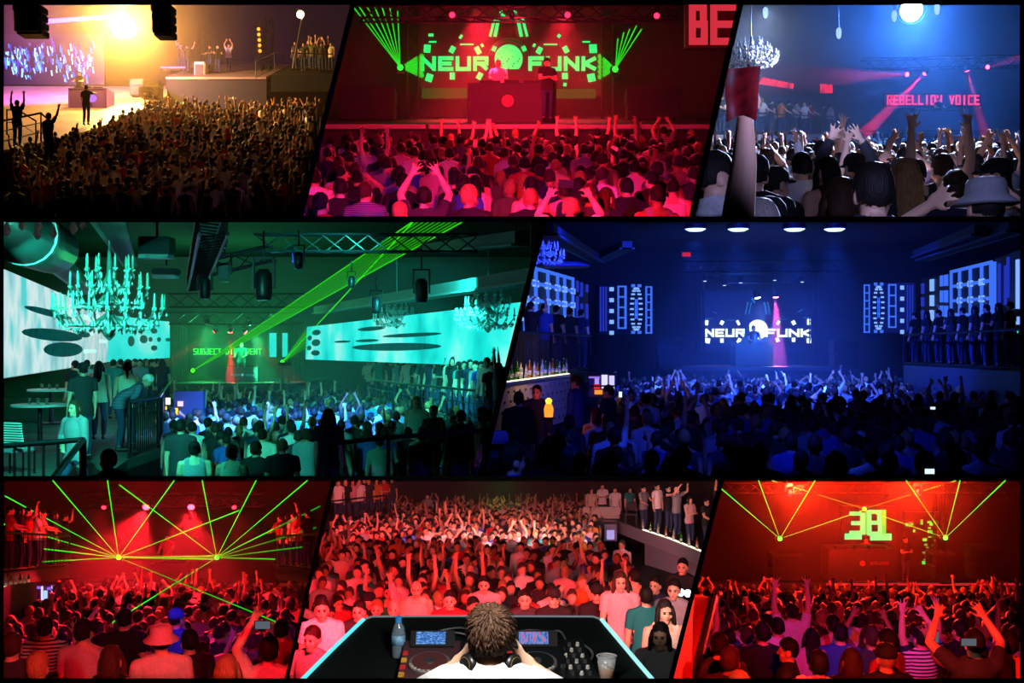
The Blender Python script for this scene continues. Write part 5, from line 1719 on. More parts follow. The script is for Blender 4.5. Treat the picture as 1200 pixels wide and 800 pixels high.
# right platform with its people
t = thing('platform', 'raised platform with people in front of the long video wall', 'platform', dk(500, 490, hp))
tp = [dk(x, y, hp) for x, y in ((425, 472), (470, 484), (640, 520), (700, 520))]
tp += [p + V((2.0, 7, r.slope * 7)) for p in reversed(tp)]
MB().hexa(tp, [p - V((0, 0, .18)) for p in tp]).build('deck', PLATM, t, r)
mb = MB()
for p, q in zip(tp[0:3], tp[1:4]):
    mb.add([p - V((0, 0, .18)), q - V((0, 0, .18)), q - V((0, 0, 1.2)), p - V((0, 0, 1.2))], [(0, 1, 2, 3)])
mb.build('side', mat('platform_side', '1c3a38', .7), t, r)
railing([dk(428, 474, hp), dk(470, 486, hp), dk(530, 498, hp), dk(600, 512, hp)], 1.0, 'thin rail along the right platform', r, bars=False, mid=2)
rr = random.Random(44)
for k in range(24):
    px = 432 + k * 6.6
    k_ = (px - 600) / F
    d = (9.56 + .83 - (.83 - k_ * 27)) / ((.83 + 9.56) / 25 + k_) if False else 44 - (px - 432) * .120 + rr.uniform(.3, 1.1)
    pose = 'left_up' if k == 20 else ('both_up' if k == 23 else rr.choice(['stand', 'stand', 'stand', 'walk', 'hip' if False else 'cross']))
    sh = ('cream', 'black', 'teal', 'charcoal', 'navy', 'grey', 'black')[k % 7] if k != 20 else 'blue'
    who(r, px, 0, pose, rr.uniform(60, 200), rr.choice(['short', 'short', 'long', 'tail']), 'black', 'tee', sh, '%s from left of the row on the right platform, in %s' % (ORD[k], sh), d=d, h=hp, group='people on the right platform', size=rr.uniform(.95, 1.05))
# dark barrier at the lower right
railing([P(384, 562, 17), P(455, 556, 16.5), P(600, 546, 16)], .55, 'black barrier rail at the lower right of the green room', r, bars=False, mid=0)
RC = 'the green crowd'
for a in ((212, 492, 'stand', 0, 'short', 'black', 'tee', 'charcoal', 'tall man in dark T-shirt seen from behind at the lower edge, green room', 18.0),
          (228, 518, 'stand', 15, 'bun', 'black', 'vest', 'grey', 'shorter person in grey vest right of the tall man', 16.5),
          (272, 522, 'stand', -10, 'bun', 'black', 'vest', 'cream', 'person with dark bun and pale straps at the bottom, green room', 16.0),
          (300, 518, 'stand', -20, 'short', 'black', 'sleeves', 'black', 'person in black right of the pale straps, green room', 17.0),
          (331, 514, 'stand', 10, 'crop', 'fair', 'tee', 'black', 'close-cropped fair head at the bottom, green room', 16.8),
          (127, 528, 'stand', 60, 'short', 'black', 'tee', 'grey', 'dark head below the platform corner, lower left', 13.0),
          (385, 480, 'stand', -20, 'long', 'black', 'tee', 'black', 'dark tall figure standing in front of the barrier rail', 17.5),
          (488, 465, 'stand', 170, 'long', 'fair', 'vest', 'cream', 'woman in long pale top in front of the right platform', 23.0),
          (508, 476, 'stand', 150, 'short', 'black', 'tee', 'black', 'dark figure right of the woman in long pale top', 22.0),
          (540, 482, 'stand', 40, 'short', 'black', 'sleeves', 'charcoal', 'dark figure between pale-topped woman and the room edge', 20.0),
          (565, 478, 'stand', 90, 'tail', 'black', 'vest', 'cream', 'ponytailed figure at the right edge of the green room', 19.0)):
    who(r, a[0], 0, a[2], a[3], a[4], a[5], a[6], a[7], a[8], d=a[9], h=r.height(a[1], a[9]) - 1.76)
print('R4', fill(r, 20.0, 46, 4, RC, 41, gap=.68, row=.74, grow=.01, left=lambda py, d: 192 + max(0, (py - 500)) * .1, right=lambda py, d: float(np.interp(d, [22, 23.9, 36.4, 44], [600, 632, 462, 415])),
     stuff_label='blue-green crowd filling the floor between the platforms', shirts=['white'] * 4 + ['blue'] * 3 + ['grey'] * 2 + ['teal'] * 2 + ['black'] * 6 + ['charcoal'] * 4 + ['navy'] * 2 + ['cream']))
lamp('SPOT', 'green_fill', P(400, 268, 24), (.03, .85, .70), 2600, P(330, 480, 30), 110, .8, .05)  # fixtureless green fill added over the crowd
lamp('SPOT', 'crowd_blue_fill', P(320, 266, 23.5), (.03, .15, 1.0), 20000, P(330, 490, 27), 60, .7, .05)  # unseen blue fill added to tint the crowd
lamp('SPOT', 'platform_green', P(60, 300, 13), (.03, .9, .66), 2200, P(70, 520, 18), 90, .8, .05)
lamp('SPOT', 'right_green', P(530, 300, 27), (.03, .85, .75), 4500, P(500, 460, 34), 75, .8, .05)
lamp('SPOT', 'chandelier_green', P(60, 262, 11), (.15, 1.0, .75), 1500, P(128, 340, 18), 60, .8, .05)
t = thing('post', 'grey post at the upper right corner of the green room', 'post', P(631, 330, 13))
MB().pbox(622, 250, 645, 420, 13, .3).build('shaft', mat('post_grey', '4a4a48', .8), t, r)
MB().pbox(620, 250, 647, 262, 12.9, .5).build('cap', mat('post_grey', '4a4a48', .8), t, r)
lamp('POINT', 'stage_green_fill', P(245, 400, 50), (.05, 1, .25), 450, size=.2)  # bare point lamps added to make the stage glow green
lamp('POINT', 'stage_green_fill', P(300, 396, 50), (.05, 1, .25), 350, size=.2)
haze(r, 30, 60, (.7, 1.0, .9), .012, 'green smoke between the video walls', y0=300, y1=520, aniso=.2)

# ================================================================ room of the blue light (middle row, second)
r = R5
BLUE = (.03, .10, 1.0)
hs_ = 2.07
t = thing('stage', 'blue-lit stage under the white NEUROFUNK screen', 'stage', r.at(888, 46))
a, b = r.at(790, 46, hs_), r.at(985, 46, hs_)
rdeck(r, a, b, 46, 53, .15).build('deck', mat('stage_grey', '3a3c44', .5), t, r)
MB().slab(a.x, b.x, 46.05, 46.3, a.z - 2, a.z - .15).build('skirt', BLACK, t, r)
D = 51.0
u = D / F
sc = thing('led_screen', 'white-lit LED screen with NEUR FUNK letters, blue room', 'screen', P(888, 412, D))
MB().pbox(822, 342, 954, 412, D, .2).build('panel', mat('led_panel_navy', '0c1a34', .5), sc, r)
WHT = emit('led_white', 'e8fbff', 1.5)
TEAL = emit('led_teal', '2a7aa8', .7)
for word, x0, x1 in (('NEUR', 825.5, 873), ('FUNK', 896, 951)):
    w = (x1 - x0) / 4
    for i, ch in enumerate(word):
        mb = MB()
        p = P(x0 + i * w + .6, 394.8, D)
        letter(mb, ch, p.x, p.z, (w - 1.4) * u, 9.8 * u, D - .06, 2.5 * u)
        mb.build('letter', WHT, sc, r)
MB().cone(P(888, 386, D - .08), P(888, 386, D - .02), 11.5 * u, 11.5 * u, 32).build('disc', WHT, sc, r)
for x, y, w, h, rot in ((827.5, 378, 5, 6, .05), (846, 378, 4, 5, .5), (865, 378, 3, 6, -.5), (912, 378, 3, 5, .5), (930, 378, 4, 5, -.5), (948, 377, 4, 7, 0), (829, 399, 6, 6, .2), (846, 399, 4, 5, 0), (866, 399, 4, 6, .5), (911, 398, 4, 5, -.4), (930, 398, 4, 5, 0), (948, 399, 5, 6, 0)):
    MB().box(P(x, y, D - .05), (w * u, .04, h * u), (0, rot, 0)).build('white_mark', WHT, sc, r)
for x, y, w, h, rot in ((875, 361, 1.5, 15, .2), (879, 361, 1.5, 14, .2), (897, 361, 1.5, 14, -.2), (901, 361, 1.5, 15, -.2), (883, 352, 2, 6, -.6), (857, 375, 10, .9, 0), (918, 374, 10, .9, 0), (945, 372, 8, .9, 0), (831, 373, 8, .9, 0), (838, 366, 5, 1, .5), (938, 364, 6, 1, -.5)):
    MB().box(P(x, y, D - .05), (w * u, .04, h * u), (0, rot, 0)).build('faint_mark', TEAL, sc, r)
bt = dj_table(862, 403, 907, 429, 47.2, 1.2, 'dark DJ booth in front of the white NEUROFUNK screen', r)
who(r, 883, 0, 'deck', 180, d=49.0, h=hs_, shirt='navy', label='DJ as a blue shape before the white disc', size=1.0)
PINK = (1.0, .12, .45)
for k, (px, py, to, col, pw, ang) in enumerate(((887, 346, P(905, 420, 47), (.4, .6, 1.0), 12000, 14), (909, 345, P(911, 430, 47.4), PINK, 60000, 20))):
    stage_light(P(px, py, 47.5), to, col, pw, ('white-blue spotlight above the disc', 'pink spotlight whose beam falls beside the booth')[k], ang, .13, 40)
for k, px in enumerate((815, 865, 931, 978)):
    p = P(px, 267.5, 33)
    t = thing('ceiling_light', 'round ceiling light shining blue, %s of four from left' % ORD[k], 'ceiling light', p, 'round ceiling lights of the blue room')
    MB().lathe([(.34, -.02), (.36, .02), (.34, .13), (.2, .15)], p, 24).build('housing', DARK, t, r)
    MB().lathe([(.001, -.10), (.2, -.08), (.3, -.03), (.31, -.015)], p, 24).build('lens', emit('ceiling_lens', (.25, .4, 1.0), 4), t, r, smooth=True)
    lamp('SPOT', 'beam_lamp', p - V((0, 0, .2)), BLUE, 15000, P(px, 430, 38), 40, .5, .2, t)
truss(P(820, 415, 46.5), P(820, 322, 46.5), .35, 'upright truss left of the white NEUROFUNK screen', room=r)
truss(P(955, 415, 46.5), P(955, 322, 46.5), .35, 'upright truss right of the white NEUROFUNK screen', room=r)
truss(P(818, 326, 46.5), P(957, 326, 46.5), .4, 'rig truss over the white NEUROFUNK screen', room=r)
truss(P(800, 312, 42), P(985, 312, 42), .4, 'nearer rig truss across the blue room', room=r)
for k, (px, py) in enumerate(((826, 325), (868, 327), (849, 330), (908, 324), (940, 326))):
    p = P(px, py, 44)
    t = thing('small_spotlight', 'small lamp on the blue rig, %s from left' % ORD[(0, 2, 1, 3, 4)[k]], 'stage light', p, 'small lamps on the blue rig')
    MB().lathe([(.06, .14), (.1, .08), (.1, -.1), (.08, -.14)], p, 12).build('head', DARK, t, r)
    MB().lathe([(.078, -.14), (.04, -.16), (.001, -.165)], p, 12).build('lens', emit('small_lens', 'b8d0ff', 2.0), t, r)
for k, (x0, x1) in enumerate(((770, 800), (978, 1008))):
    speaker_stack(x0, 398, x1, 432, 45.5, ('black speaker stack left of the blue stage', 'black speaker stack right of the blue stage')[k], r, 2)
lamp('POINT', 'stage_glow_fill', P(888, 396, 45.3), (.05, .2, 1.0), 420, size=.2)  # unseen point lamp added for a blue glow at the stage
t = thing('exit_sign', 'small red lit sign under the ceiling, upper left of the stage', 'sign', P(804, 298, 40))
MB().pbox(799, 295, 810, 301, 40, .1).build('box', DARK, t, r)
MB().pbox(799.6, 295.6, 809.4, 300.4, 39.98, .02).build('lit_face', emit('sign_red', 'c8203a', .9), t, r)
t = thing('exit_sign', 'small green lit sign at the right edge of the blue room', 'sign', P(1189, 388, 30))
MB().pbox(1184.5, 385.5, 1194, 390.5, 30, .1).build('box', DARK, t, r)
MB().pbox(1185, 386, 1193.5, 390, 29.98, .02).build('lit_face', emit('sign_green', '20e8b0', 1.0), t, r)
# side video walls
LB = emit('wall_blue', '3f74ff', .95)
LB2 = emit('wall_blue_pale', '7fb0ff', 1.1)
LB3 = emit('wall_blue_deep', '2438c8', .8)
PNL = mat('panel_navy', '080c20', .5)
def bars_wall(c, label, bars):
    t = thing('video_screen', label, 'screen', c[3])
    mb = MB()
    wall_piece(mb, c, 0, 0, 1, 1, 0, .25)
    mb.build('cabinet', PNL, t, r)
    for m_, lst in bars:
        mb = MB()
        for q in lst:
            wall_piece(mb, c, *q, .06)
            if len(lst) < 10:
                mb.build('lit_bar', m_, t, r)
                mb = MB()
        if mb.v:
            mb.build('bar_pattern', m_, t, r)
    return t
g = []
vs_ = [.03, .20, .42, .62, .78, .985]
hs2 = [.03, .25, .50, .76, .98]
for x in vs_:
    g.append((x - .018, .0, x + .018, 1.0))
h_ = [(0.0, y - .025, 1.0, y + .025) for y in hs2[:4]]
crn = [(x - .045, y - .05, x + .045, y + .05) for x in vs_ for y in hs2[1:4]]
bars_wall([P(612, 308, 29), P(671, 325, 38), P(671, 390, 38), P(612, 392, 29)], 'blue grid video wall at the far left of the blue room', [(LB, g + h_), (LB2, crn)])
bars_wall([P(673, 328, 38.5), P(689, 334, 42), P(689, 378, 42), P(673, 382, 38.5)], 'narrow broken-line panel right of the left blue grid', [(LB3, [(.1, 0, .2, .25), (.1, .35, .2, .95), (.4, .0, .5, .3), (.3, .3, .5, .34), (.4, .5, .5, .9), (.8, .0, .92, .2), (.8, .5, .92, 1)])])
def totem(cx0, cx1, y0, y1, d0, d1, label, flip):
    c = [P(cx0, y0, d0), P(cx1, y0, d1), P(cx1, y1, d1), P(cx0, y1, d0)]
    L = lambda l: [(1 - q[2], q[1], 1 - q[0], q[3]) for q in l] if flip else l
    thin = [(.0, .02 + .0 * k, .0, 0) for k in range(0)]
    for x in (.01, .06, .11):
        thin.append((x, .05, x + .02, .95))
    blocks = [(.19, .06 + .22 * k, .26, .14 + .22 * k) for k in range(5)]
    lad = [(.34, .03 + .21 * k, .50, .06 + .21 * k) for k in range(5)] + [(.34, .03, .36, .9), (.47, .03, .50, .9)]
    ring = []
    for k in range(24):
        a_ = 2 * math.pi * k / 24
        x, y = .69 + .085 * math.cos(a_), .5 + .42 * math.sin(a_)
        ring.append((x - .03, y - .017, x + .03, y + .017))
    core = [(.67, .3, .68, .7), (.70, .3, .71, .7), (.665, .36, .715, .40), (.665, .6, .715, .64)]
    top = [(.60, .0, .66, .06), (.72, .0, .78, .06), (.60, .94, .66, 1.0), (.72, .94, .78, 1.0)]
    side = [(.87, .04 + .155 * k, .99, .065 + .155 * k) for k in range(7)] + [(.87, .04, .89, 1.0), (.965, .04, .99, 1.0)]
    bars_wall(c, label, [(LB3, L(thin)), (LB2, L(blocks + ring)), (LB, L(lad + side + top + core))])
totem(702, 764, 333, 391, 40, 41, 'blue patterned video wall left of the stage, oval ring in it', False)
totem(1012, 1071, 331, 390, 41, 40, 'blue patterned video wall right of the stage, oval ring in it', True)
bars_wall([P(1080, 326, 44), P(1113, 320, 40), P(1113, 386, 40), P(1080, 379, 44)], 'row of short upright blue bars left of the right grid', [(LB3, [(.03, .12, .12, .34), (.03, .42, .12, .62), (.03, .70, .12, .9)]), (LB2, [(.36, .06, .48, .30), (.36, .38, .48, .60), (.36, .68, .48, .90)]), (LB, [(.72, .02, .80, .22), (.86, .02, .96, .22), (.72, .30, .80, .52), (.86, .30, .96, .52), (.72, .58, .80, .78), (.86, .58, .96, .78), (.86, .84, .96, 1.0)])])
vs_ = [.02, .25, .52, .78, .98]
g = [(x - .022, .0, x + .022, 1.0) for x in vs_]
hs2 = [.03, .35, .66, .95]
bars_wall([P(1115, 317, 39.5), P(1164, 305, 33), P(1164, 372, 33), P(1115, 371, 39.5)], 'blue grid video wall at the right of the blue room', [(LB, g + [(0, y - .03, 1, y + .03) for y in hs2]), (LB2, [(x - .05, y - .06, x + .05, y + .06) for x in vs_[1:4] for y in hs2[1:3]])])
bars_wall([P(1166, 303, 32.6), P(1197, 292, 29), P(1197, 385, 29), P(1166, 381, 32.6)], 'blue bars at the right edge of the blue room', [(LB, [(0, .05, .07, 1)]), (LB2, [(.88, .12, .95, .75), (.9, .85, .95, .95)]), (LB3, [(.2, .1, .26, .8), (.45, .15, .5, .7), (.55, .05, .6, .6)])])
# ceiling of the blue room
m = MB()
m.slab(-3, 30, 12, 53, 4.3, 4.5)
struct('ceiling', m, mat('ceiling_navy', '0e1224', .8, noise=.2), r)
t = thing('ceiling_ring', 'flat oval ceiling disc over the left blue grid', 'ceiling disc', P(660, 311, 26))
MB().lathe([(.62, 0), (.64, .04), (.5, .1)], P(660, 313, 26), 28).build('disc', mat('disc_blue', '5468b8', .5), t, r)
MB().cone(P(660, 311, 26), P(660, 300, 26), .03, .03, 6).build('stem', DARK, t, r)
chandelier(P(637, 291, 24), .45, .75, 'dim crystal chandelier in the upper left corner, blue room', r, STEEL, GLASSY, top=.4)
for k, (p0, p1) in enumerate(((P(640, 276, 22), P(700, 308, 38)), (P(700, 308, 38), P(735, 292, 34)), (P(1075, 303, 36), P(1150, 276, 24)), (P(1080, 306, 36), P(1192, 272, 22)))):
    t = thing('girder', 'dark beam under the blue ceiling, %s from left' % ORD[k], 'beam', p0, 'beams under the blue ceiling')
    sd, upv = V((.15, 0, 0)), V((0, 0, .25))
    MB().hexa([p0 - sd, p0 + sd, p0 + sd + upv, p0 - sd + upv], [p1 - sd, p1 + sd, p1 + sd + upv, p1 - sd + upv]).build('web', mat('beam_navy', '222a4a', .6), t, r)
    MB().hexa([p0 - sd * 1.5, p0 + sd * 1.5, p0 + sd * 1.5 + upv * .2, p0 - sd * 1.5 + upv * .2], [p1 - sd * 1.5, p1 + sd * 1.5, p1 + sd * 1.5 + upv * .2, p1 - sd * 1.5 + upv * .2]).build('flange', mat('beam_navy_edge', '303a68', .5), t, r)
# bar and balcony on the left
B0, B1 = P(586, 449, 22), P(668, 438, 28)
def bar_pt(s, dz=0.0, back=0.0):
    return B0 + (B1 - B0) * s + V((-.15 * back, .9 * back, dz))
t = thing('bar_counter', 'pale studded bar counter with lit bottles on its edge', 'bar', B0)
PINKW = mat('bar_padding', 'c9b2a4', .7, noise=.1, scale=4)
def strip(z0, z1, b0, b1):
    f_ = [bar_pt(-.2, z0, b0), bar_pt(1, z0, b0), bar_pt(1, z1, b0), bar_pt(-.2, z1, b0)]
    g_ = [bar_pt(-.2, z0, b1), bar_pt(1, z0, b1), bar_pt(1, z1, b1), bar_pt(-.2, z1, b1)]
    return f_, g_
f_, g_ = strip(-1.15, -.06, 0, .1)
MB().hexa(f_, g_).build('front_panel', PINKW, t, r)
f_, g_ = strip(-.06, 0, -.06, .7)
MB().hexa(f_, g_).build('counter_top', mat('bar_slab', '3a3640', .3), t, r)
mb = MB()
for i in range(14):
    for j in range(5):
        q = bar_pt(.02 + i / 14 + (j % 2) * .03, -.2 - j * .2, -.02)
        mb.ball(q, .03, 8, 6)
s_ = mb.build('stud', mat('stud_dark', '5a4640', .5), t, r)
s_['kind'] = 'stuff'
f_, g_ = strip(.0, .012, .02, .3)
MB().hexa(f_, g_).build('light_strip', emit('strip_warm', 'fff0c8', 2.2), t, r)
GLS = [mat('glass_clear', 'dfe8d8', .1, noise=0, trans=.6), mat('glass_green', '3f9a24', .1, noise=0, trans=.5), mat('glass_amber', 'c8741e', .1, noise=0, trans=.5)]
for k in range(18):
    q = bar_pt(-.02 + k * .0575, .012, .08 + .1 * (k % 2))
    c = (0, 0, 1, 1, 1, 0, 0, 2, 0, 2, 0, 1, 0, 2, 1, 0, 1, 0)[k]
    bottle(q, '%s bottle, %s from left on the pale bar counter' % (('clear', 'green', 'amber')[c], ORD[k]), GLS[c], 'bottles on the pale bar counter', 1.0 + .12 * ((k * 5) % 3), r)
lamp('AREA', 'bar_warm', bar_pt(.4, .9, -1.3), (1.0, .62, .5), 20, bar_pt(.4, -.5, 0), size=.6)
c0, c1 = P(690, 438, 30), P(722, 466, 30)
t = thing('bar_shelf', 'lit shelf of white and violet lights at the end of the bar', 'shelf', ((c0.x + c1.x) / 2, 30, c1.z))
MB().slab(c0.x, c1.x, 30.1, 30.4, c1.z, c0.z).build('back_board', mat('shelf_back', '38305a', .6), t, r)
for z in (0, .5, 1):
    MB().slab(c0.x, c1.x, 29.9, 30.2, c1.z + (c0.z - c1.z) * z - .02, c1.z + (c0.z - c1.z) * z + .02).build('board', DARK, t, r)
for k, (x0, x1, y0, y1, cc) in enumerate(((705, 712, 439, 455, 'd8d0ff'), (714, 720, 440, 458, 'c8c0ff'), (690, 703, 441, 443, '8a6ad8'), (697, 702, 443, 452, 'a88ae8'))):
    MB().pbox(x0, y0, x1, y1, 30.05, .03).build('light', emit('shelf_' + cc, cc, 1.2), t, r)
MB().pbox(696, 450, 703, 456, 29.95, .08).build('red_box', emit('shelf_red', 'e0303a', .8), t, r)
MB().pbox(697, 457, 706, 462, 29.9, .1).build('amber_lamp', emit('shelf_amber', 'ff9a3a', 1.0), t, r)
hbal = r.height(440, 26)
t = thing('balcony', 'dark balcony over the pale bar, rail in front', 'balcony', P(640, 440, 27))
q0, q1 = r.at(585, 23.5, hbal), r.at(692, 31, hbal)
MB().hexa([q0, q1, q1 + V((-1, 4, 0)), q0 + V((-2, 4, 0))], [p - V((0, 0, .2)) for p in (q0, q1, q1 + V((-1, 4, 0)), q0 + V((-2, 4, 0)))]).build('deck', STAGE, t, r)
MB().hexa([q0, q1, q1 - V((0, 0, .3)), q0 - V((0, 0, .3))], [p + V((0, .1, 0)) for p in (q0, q1, q1 - V((0, 0, .3)), q0 - V((0, 0, .3)))]).build('edge', BLACK, t, r)
railing([q0 + V((0, .1, 0)), (q0 + q1) / 2 + V((0, .1, 0)), q1 + V((0, .1, 0))], 1.0, 'black barred rail on the balcony over the pale bar', r, gap=.15)
for k, (px, d, pose, sh) in enumerate(((622, 26.4, 'phone', 'black'), (638, 27.6, 'stand', 'blue'), (652, 28.6, 'stand', 'black'), (668, 30.5, 'stand', 'charcoal'), (681, 31.6, 'stand', 'navy'))):
    who(r, px, 0, pose, -40, 'short', 'black', 'tee', sh, '%s from left of the dark figures on the balcony over the bar' % ORD[k], d=d + .7, h=hbal, group='figures on the bar balcony')
hb2 = r.height(432, 30)
q0, q1 = r.at(1060, 37, hb2), r.at(1200, 26, hb2)
t = thing('balcony', 'dark balcony under the right grid wall', 'balcony', q0)
MB().hexa([q0, q1, q1 + V((2, 4, 0)), q0 + V((1.5, 4, 0))], [p - V((0, 0, .25)) for p in (q0, q1, q1 + V((2, 4, 0)), q0 + V((1.5, 4, 0)))]).build('deck', STAGE, t, r)
MB().hexa([q0, q1, q1 - V((0, 0, 1.2)), q0 - V((0, 0, 1.2))], [p + V((0, .1, 0)) for p in (q0, q1, q1 - V((0, 0, 1.2)), q0 - V((0, 0, 1.2)))]).build('front', mat('balcony_navy', '2c3050', .6), t, r)
railing([q0 + V((0, .1, 0)), q1 + V((0, .1, 0))], 1.0, 'black rail on the balcony under the right grid wall', r, gap=.4)
for k in range(9):
    px = 1072 + k * 14
    who(r, px, 0, ('stand', 'stand', 'fist', 'cross')[k % 4], 40, ('short', 'long')[k % 2], 'black', 'tee', ('black', 'charcoal')[k % 2], '%s from left of the dark figures below the right grid wall' % ORD[k], d=37.2 - k * 1.1 + .8, h=hb2, group='figures below the right grid wall')
# people near the bar and in the crowd
for a in ((629, 452, 'stand', 165, 'short', 'black', 'sleeves', 'navy', 'man with a red-lit face leaning at the pale bar', 19.5, True),
          (608, 460, 'stand', 0, 'short', 'black', 'sleeves', 'black', 'dark person in front of the pale bar, left of the red-lit man', 18.0, False),
          (675, 441, 'stand', 60, 'tail', 'brown', 'sleeves', 'blue', 'person in blue standing at the end of the pale bar', 20.0, False),
          (713, 452, 'stand', 60, 'short', 'black', 'tee', 'navy', 'person before the violet shelf lights', 20.0, False),
          (757, 462, 'stand', 0, 'short', 'black', 'tee', 'white', 'person in white T-shirt glowing blue, left part of the crowd', 21.0, False),
          (600, 522, 'stand', -60, 'short', 'black', 'tee', 'blue', 'person in blue shirt bent at the lower left corner, blue room', 8.5, False)):
    who(r, a[0], 0, a[2], a[3], a[4], a[5], a[6], a[7], a[8], d=a[9], h=r.height(a[1], a[9]) - 1.76, face=a[10])
lamp('POINT', 'red_face', P(636, 466, 18.9), (1, .12, .05), 3.5, size=.04)
c = P(643, 480, 18.6)
t = thing('lantern', 'glowing orange lantern beside the man at the bar', 'lantern', c)
MB().lathe([(.07, -.12), (.08, .02), (.05, .1)], c, 14).build('glass_shade', emit('lantern_orange', 'ff8a2a', 1.6), t, r)
MB().lathe([(.04, .1), (.06, .16), (.02, .2)], c, 12).build('top', emit('lantern_yellow', 'ffe04a', 1.6), t, r)
MB().lathe([(.09, -.16), (.09, -.12)], c, 14).build('base', DARK, t, r)
c = P(584, 512, 9.5)
t = thing('seat', 'blue seat back at the lower left corner, blue room', 'seat', c)
MB().box(c, (.17, .08, .11), (0, 0, .1)).build('backrest', mat('seat_blue', '2a3ab0', .6), t, r, bevel=.02)
MB().box(c + V((0, -.15, -.14)), (.18, .3, .05), (0, 0, .1)).build('cushion', mat('seat_navy', '141a50', .6), t, r, bevel=.02)
for k, (px, py, d) in enumerate(((759, 486, 19), (1093, 478, 20), (1089, 552, 9.5), (727, 462, 22))):
    c = P(px, py, d)
    t = thing('phone', ('lit phone screen over the left of the blue crowd', 'lit phone screen over the right of the blue crowd', 'lit phone screen at the bottom edge of the blue room', 'lit phone held beside the violet shelf')[k], 'phone', c)
    w = ((.13, .08), (.10, .055), (.09, .05), (.07, .13))[k]
    MB().box(c, (w[0], .012, w[1])).build('case', BLACK, t, r)
    MB().box(c + V((0, -.008, 0)), (w[0] * .9, .004, w[1] * .86)).build('screen', emit('phone_lit', 'cfe4ff', 1.3), t, r)
print('R5', fill(r, 9.0, 45, 4, 'the blue-dark crowd', 51, gap=.70, row=.8, grow=.012, left=lambda py, d: 700 - (py - 470) * 1.2 if d > 16 else 566, stuff_label='dark blue crowd on the floor before the white NEUROFUNK stage', shirts=['black'] * 6 + ['charcoal'] * 4 + ['navy'] * 3 + ['white'] * 3 + ['blue'] * 2 + ['grey'] * 2))
lamp('SPOT', 'deep_blue_fill', P(900, 275, 26), (.02, .06, 1.0), 13000, P(900, 440, 36), 100, .8, .05)  # unseen deep blue fill added over the crowd
lamp('SPOT', 'near_blue_fill', P(880, 268, 12), (.02, .05, 1.0), 330, P(880, 500, 16), 120, .9, .03)  # added fill for the nearest heads, no fixture
lamp('SPOT', 'wall_blue_wash', P(700, 272, 22), (.02, .05, 1.0), 1200, P(650, 400, 30), 100, .9, .05)
lamp('SPOT', 'corner_blue_fill', P(650, 285, 7), (.04, .10, 1.0), 90, P(592, 535, 8.6), 50, .8, .03)  # unseen fill added for the blue shirt in this corner
haze(r, 32, 52, (.6, .75, 1.0), .026, 'blue smoke over the stage and the front of the crowd', y0=262, y1=470, aniso=.2, core=(tuple(P(888, 375, 43)), 9.5))
# ================================================================ room of the crossed green lasers (lower row, first)
r = R6
hs_ = 1.63
t = thing('stage', 'dark red stage between the two green lasers', 'stage', r.at(195, 40))
a, b = r.at(20, 40, hs_), r.at(372, 40, hs_)
rdeck(r, a, b, 40, 46, .15).build('deck', STAGE, t, r)
MB().slab(a.x, b.x, 40.05, 40.3, a.z - 2, a.z - .15).build('skirt', BLACK, t, r)
MB().slab(a.x, b.x, 39.94, 40.0, a.z - .1, a.z).build('edge_trim', mat('trim_grey', '8a8a8a', 0.5), t, r)
dj_table(174, 661, 220, 684, 42, 1.2, 'dim DJ booth between the two laser sources', r)
who(r, 196, 0, 'deck', 180, d=43.6, h=hs_, shirt='red', label='DJ as a faint red shape between the two laser sources')
GL = '3cff2a'
def ends(lst, d):
    return [P(x, y, d) for x, y in lst]
LA, LB_ = P(139, 653, 39), P(254, 653, 39)
laser(LA, ends([(6, 581), (62, 563), (126, 563), (204, 563), (5, 614), (52, 643), (280, 598)], 33) + [(P(50, 658, 34), .02, .6), (P(250, 651, 38.9), .02, .8), (P(250, 655, 38.9), .02, .8), (P(330, 731, 17), .01, .6)], 'left green laser throwing a wide star of beams over the crowd', r, GL, 1.0, .011, .019, .12)
laser(LB_, ends([(237, 563), (300, 563), (360, 563), (320, 620), (140, 568)], 33) + [(P(375, 593, 33), .02, .35), (P(370, 618, 33), .02, .3), (P(360, 640, 33), .02, .4), (P(322, 655, 34), .02, .6), (P(143, 652, 38.9), .02, .5), (P(132, 729, 17), .01, .9)], 'right green laser throwing a wide star of beams over the crowd', r, GL, 1.0, .011, .019, .12)
for k, (px, py, pw, to) in enumerate(((172, 592, 15000, (150, 640)), (224, 592, 9000, (222, 640)), (122, 593, 1500, (110, 640)), (274, 593, 1500, (290, 640)))):
    stage_light(P(px, py, 36), P(to[0], to[1], 34), (1, .015, .03), pw, ('red stage light, brighter of the middle pair', 'red stage light, right of the brightest', 'small red stage light at the left of the rig', 'small red stage light at the right of the rig')[k], 48 if k < 2 else 30, .12 if k < 2 else .08, 26 if k < 2 else 8, 'red stage lights over the crossed lasers')
truss(P(90, 586, 36.2), P(310, 586, 36.2), .4, 'rig truss above the crossed lasers', room=r)
for k, px in enumerate((160, 165)):
    t = thing('microphone_stand', ('thin stand on the dark red stage, left', 'thin stand on the dark red stage, right of the first')[k], 'stand', P(px - 2, 683, 41))
    MB().cone(P(px - 2, 684, 41), P(px, 665, 41), .03, .03, 6).build('pole', DARK, t, r)
    MB().cone(P(px - 4, 684, 41), P(px, 684, 41), .05, .05, 6).build('foot', DARK, t, r)
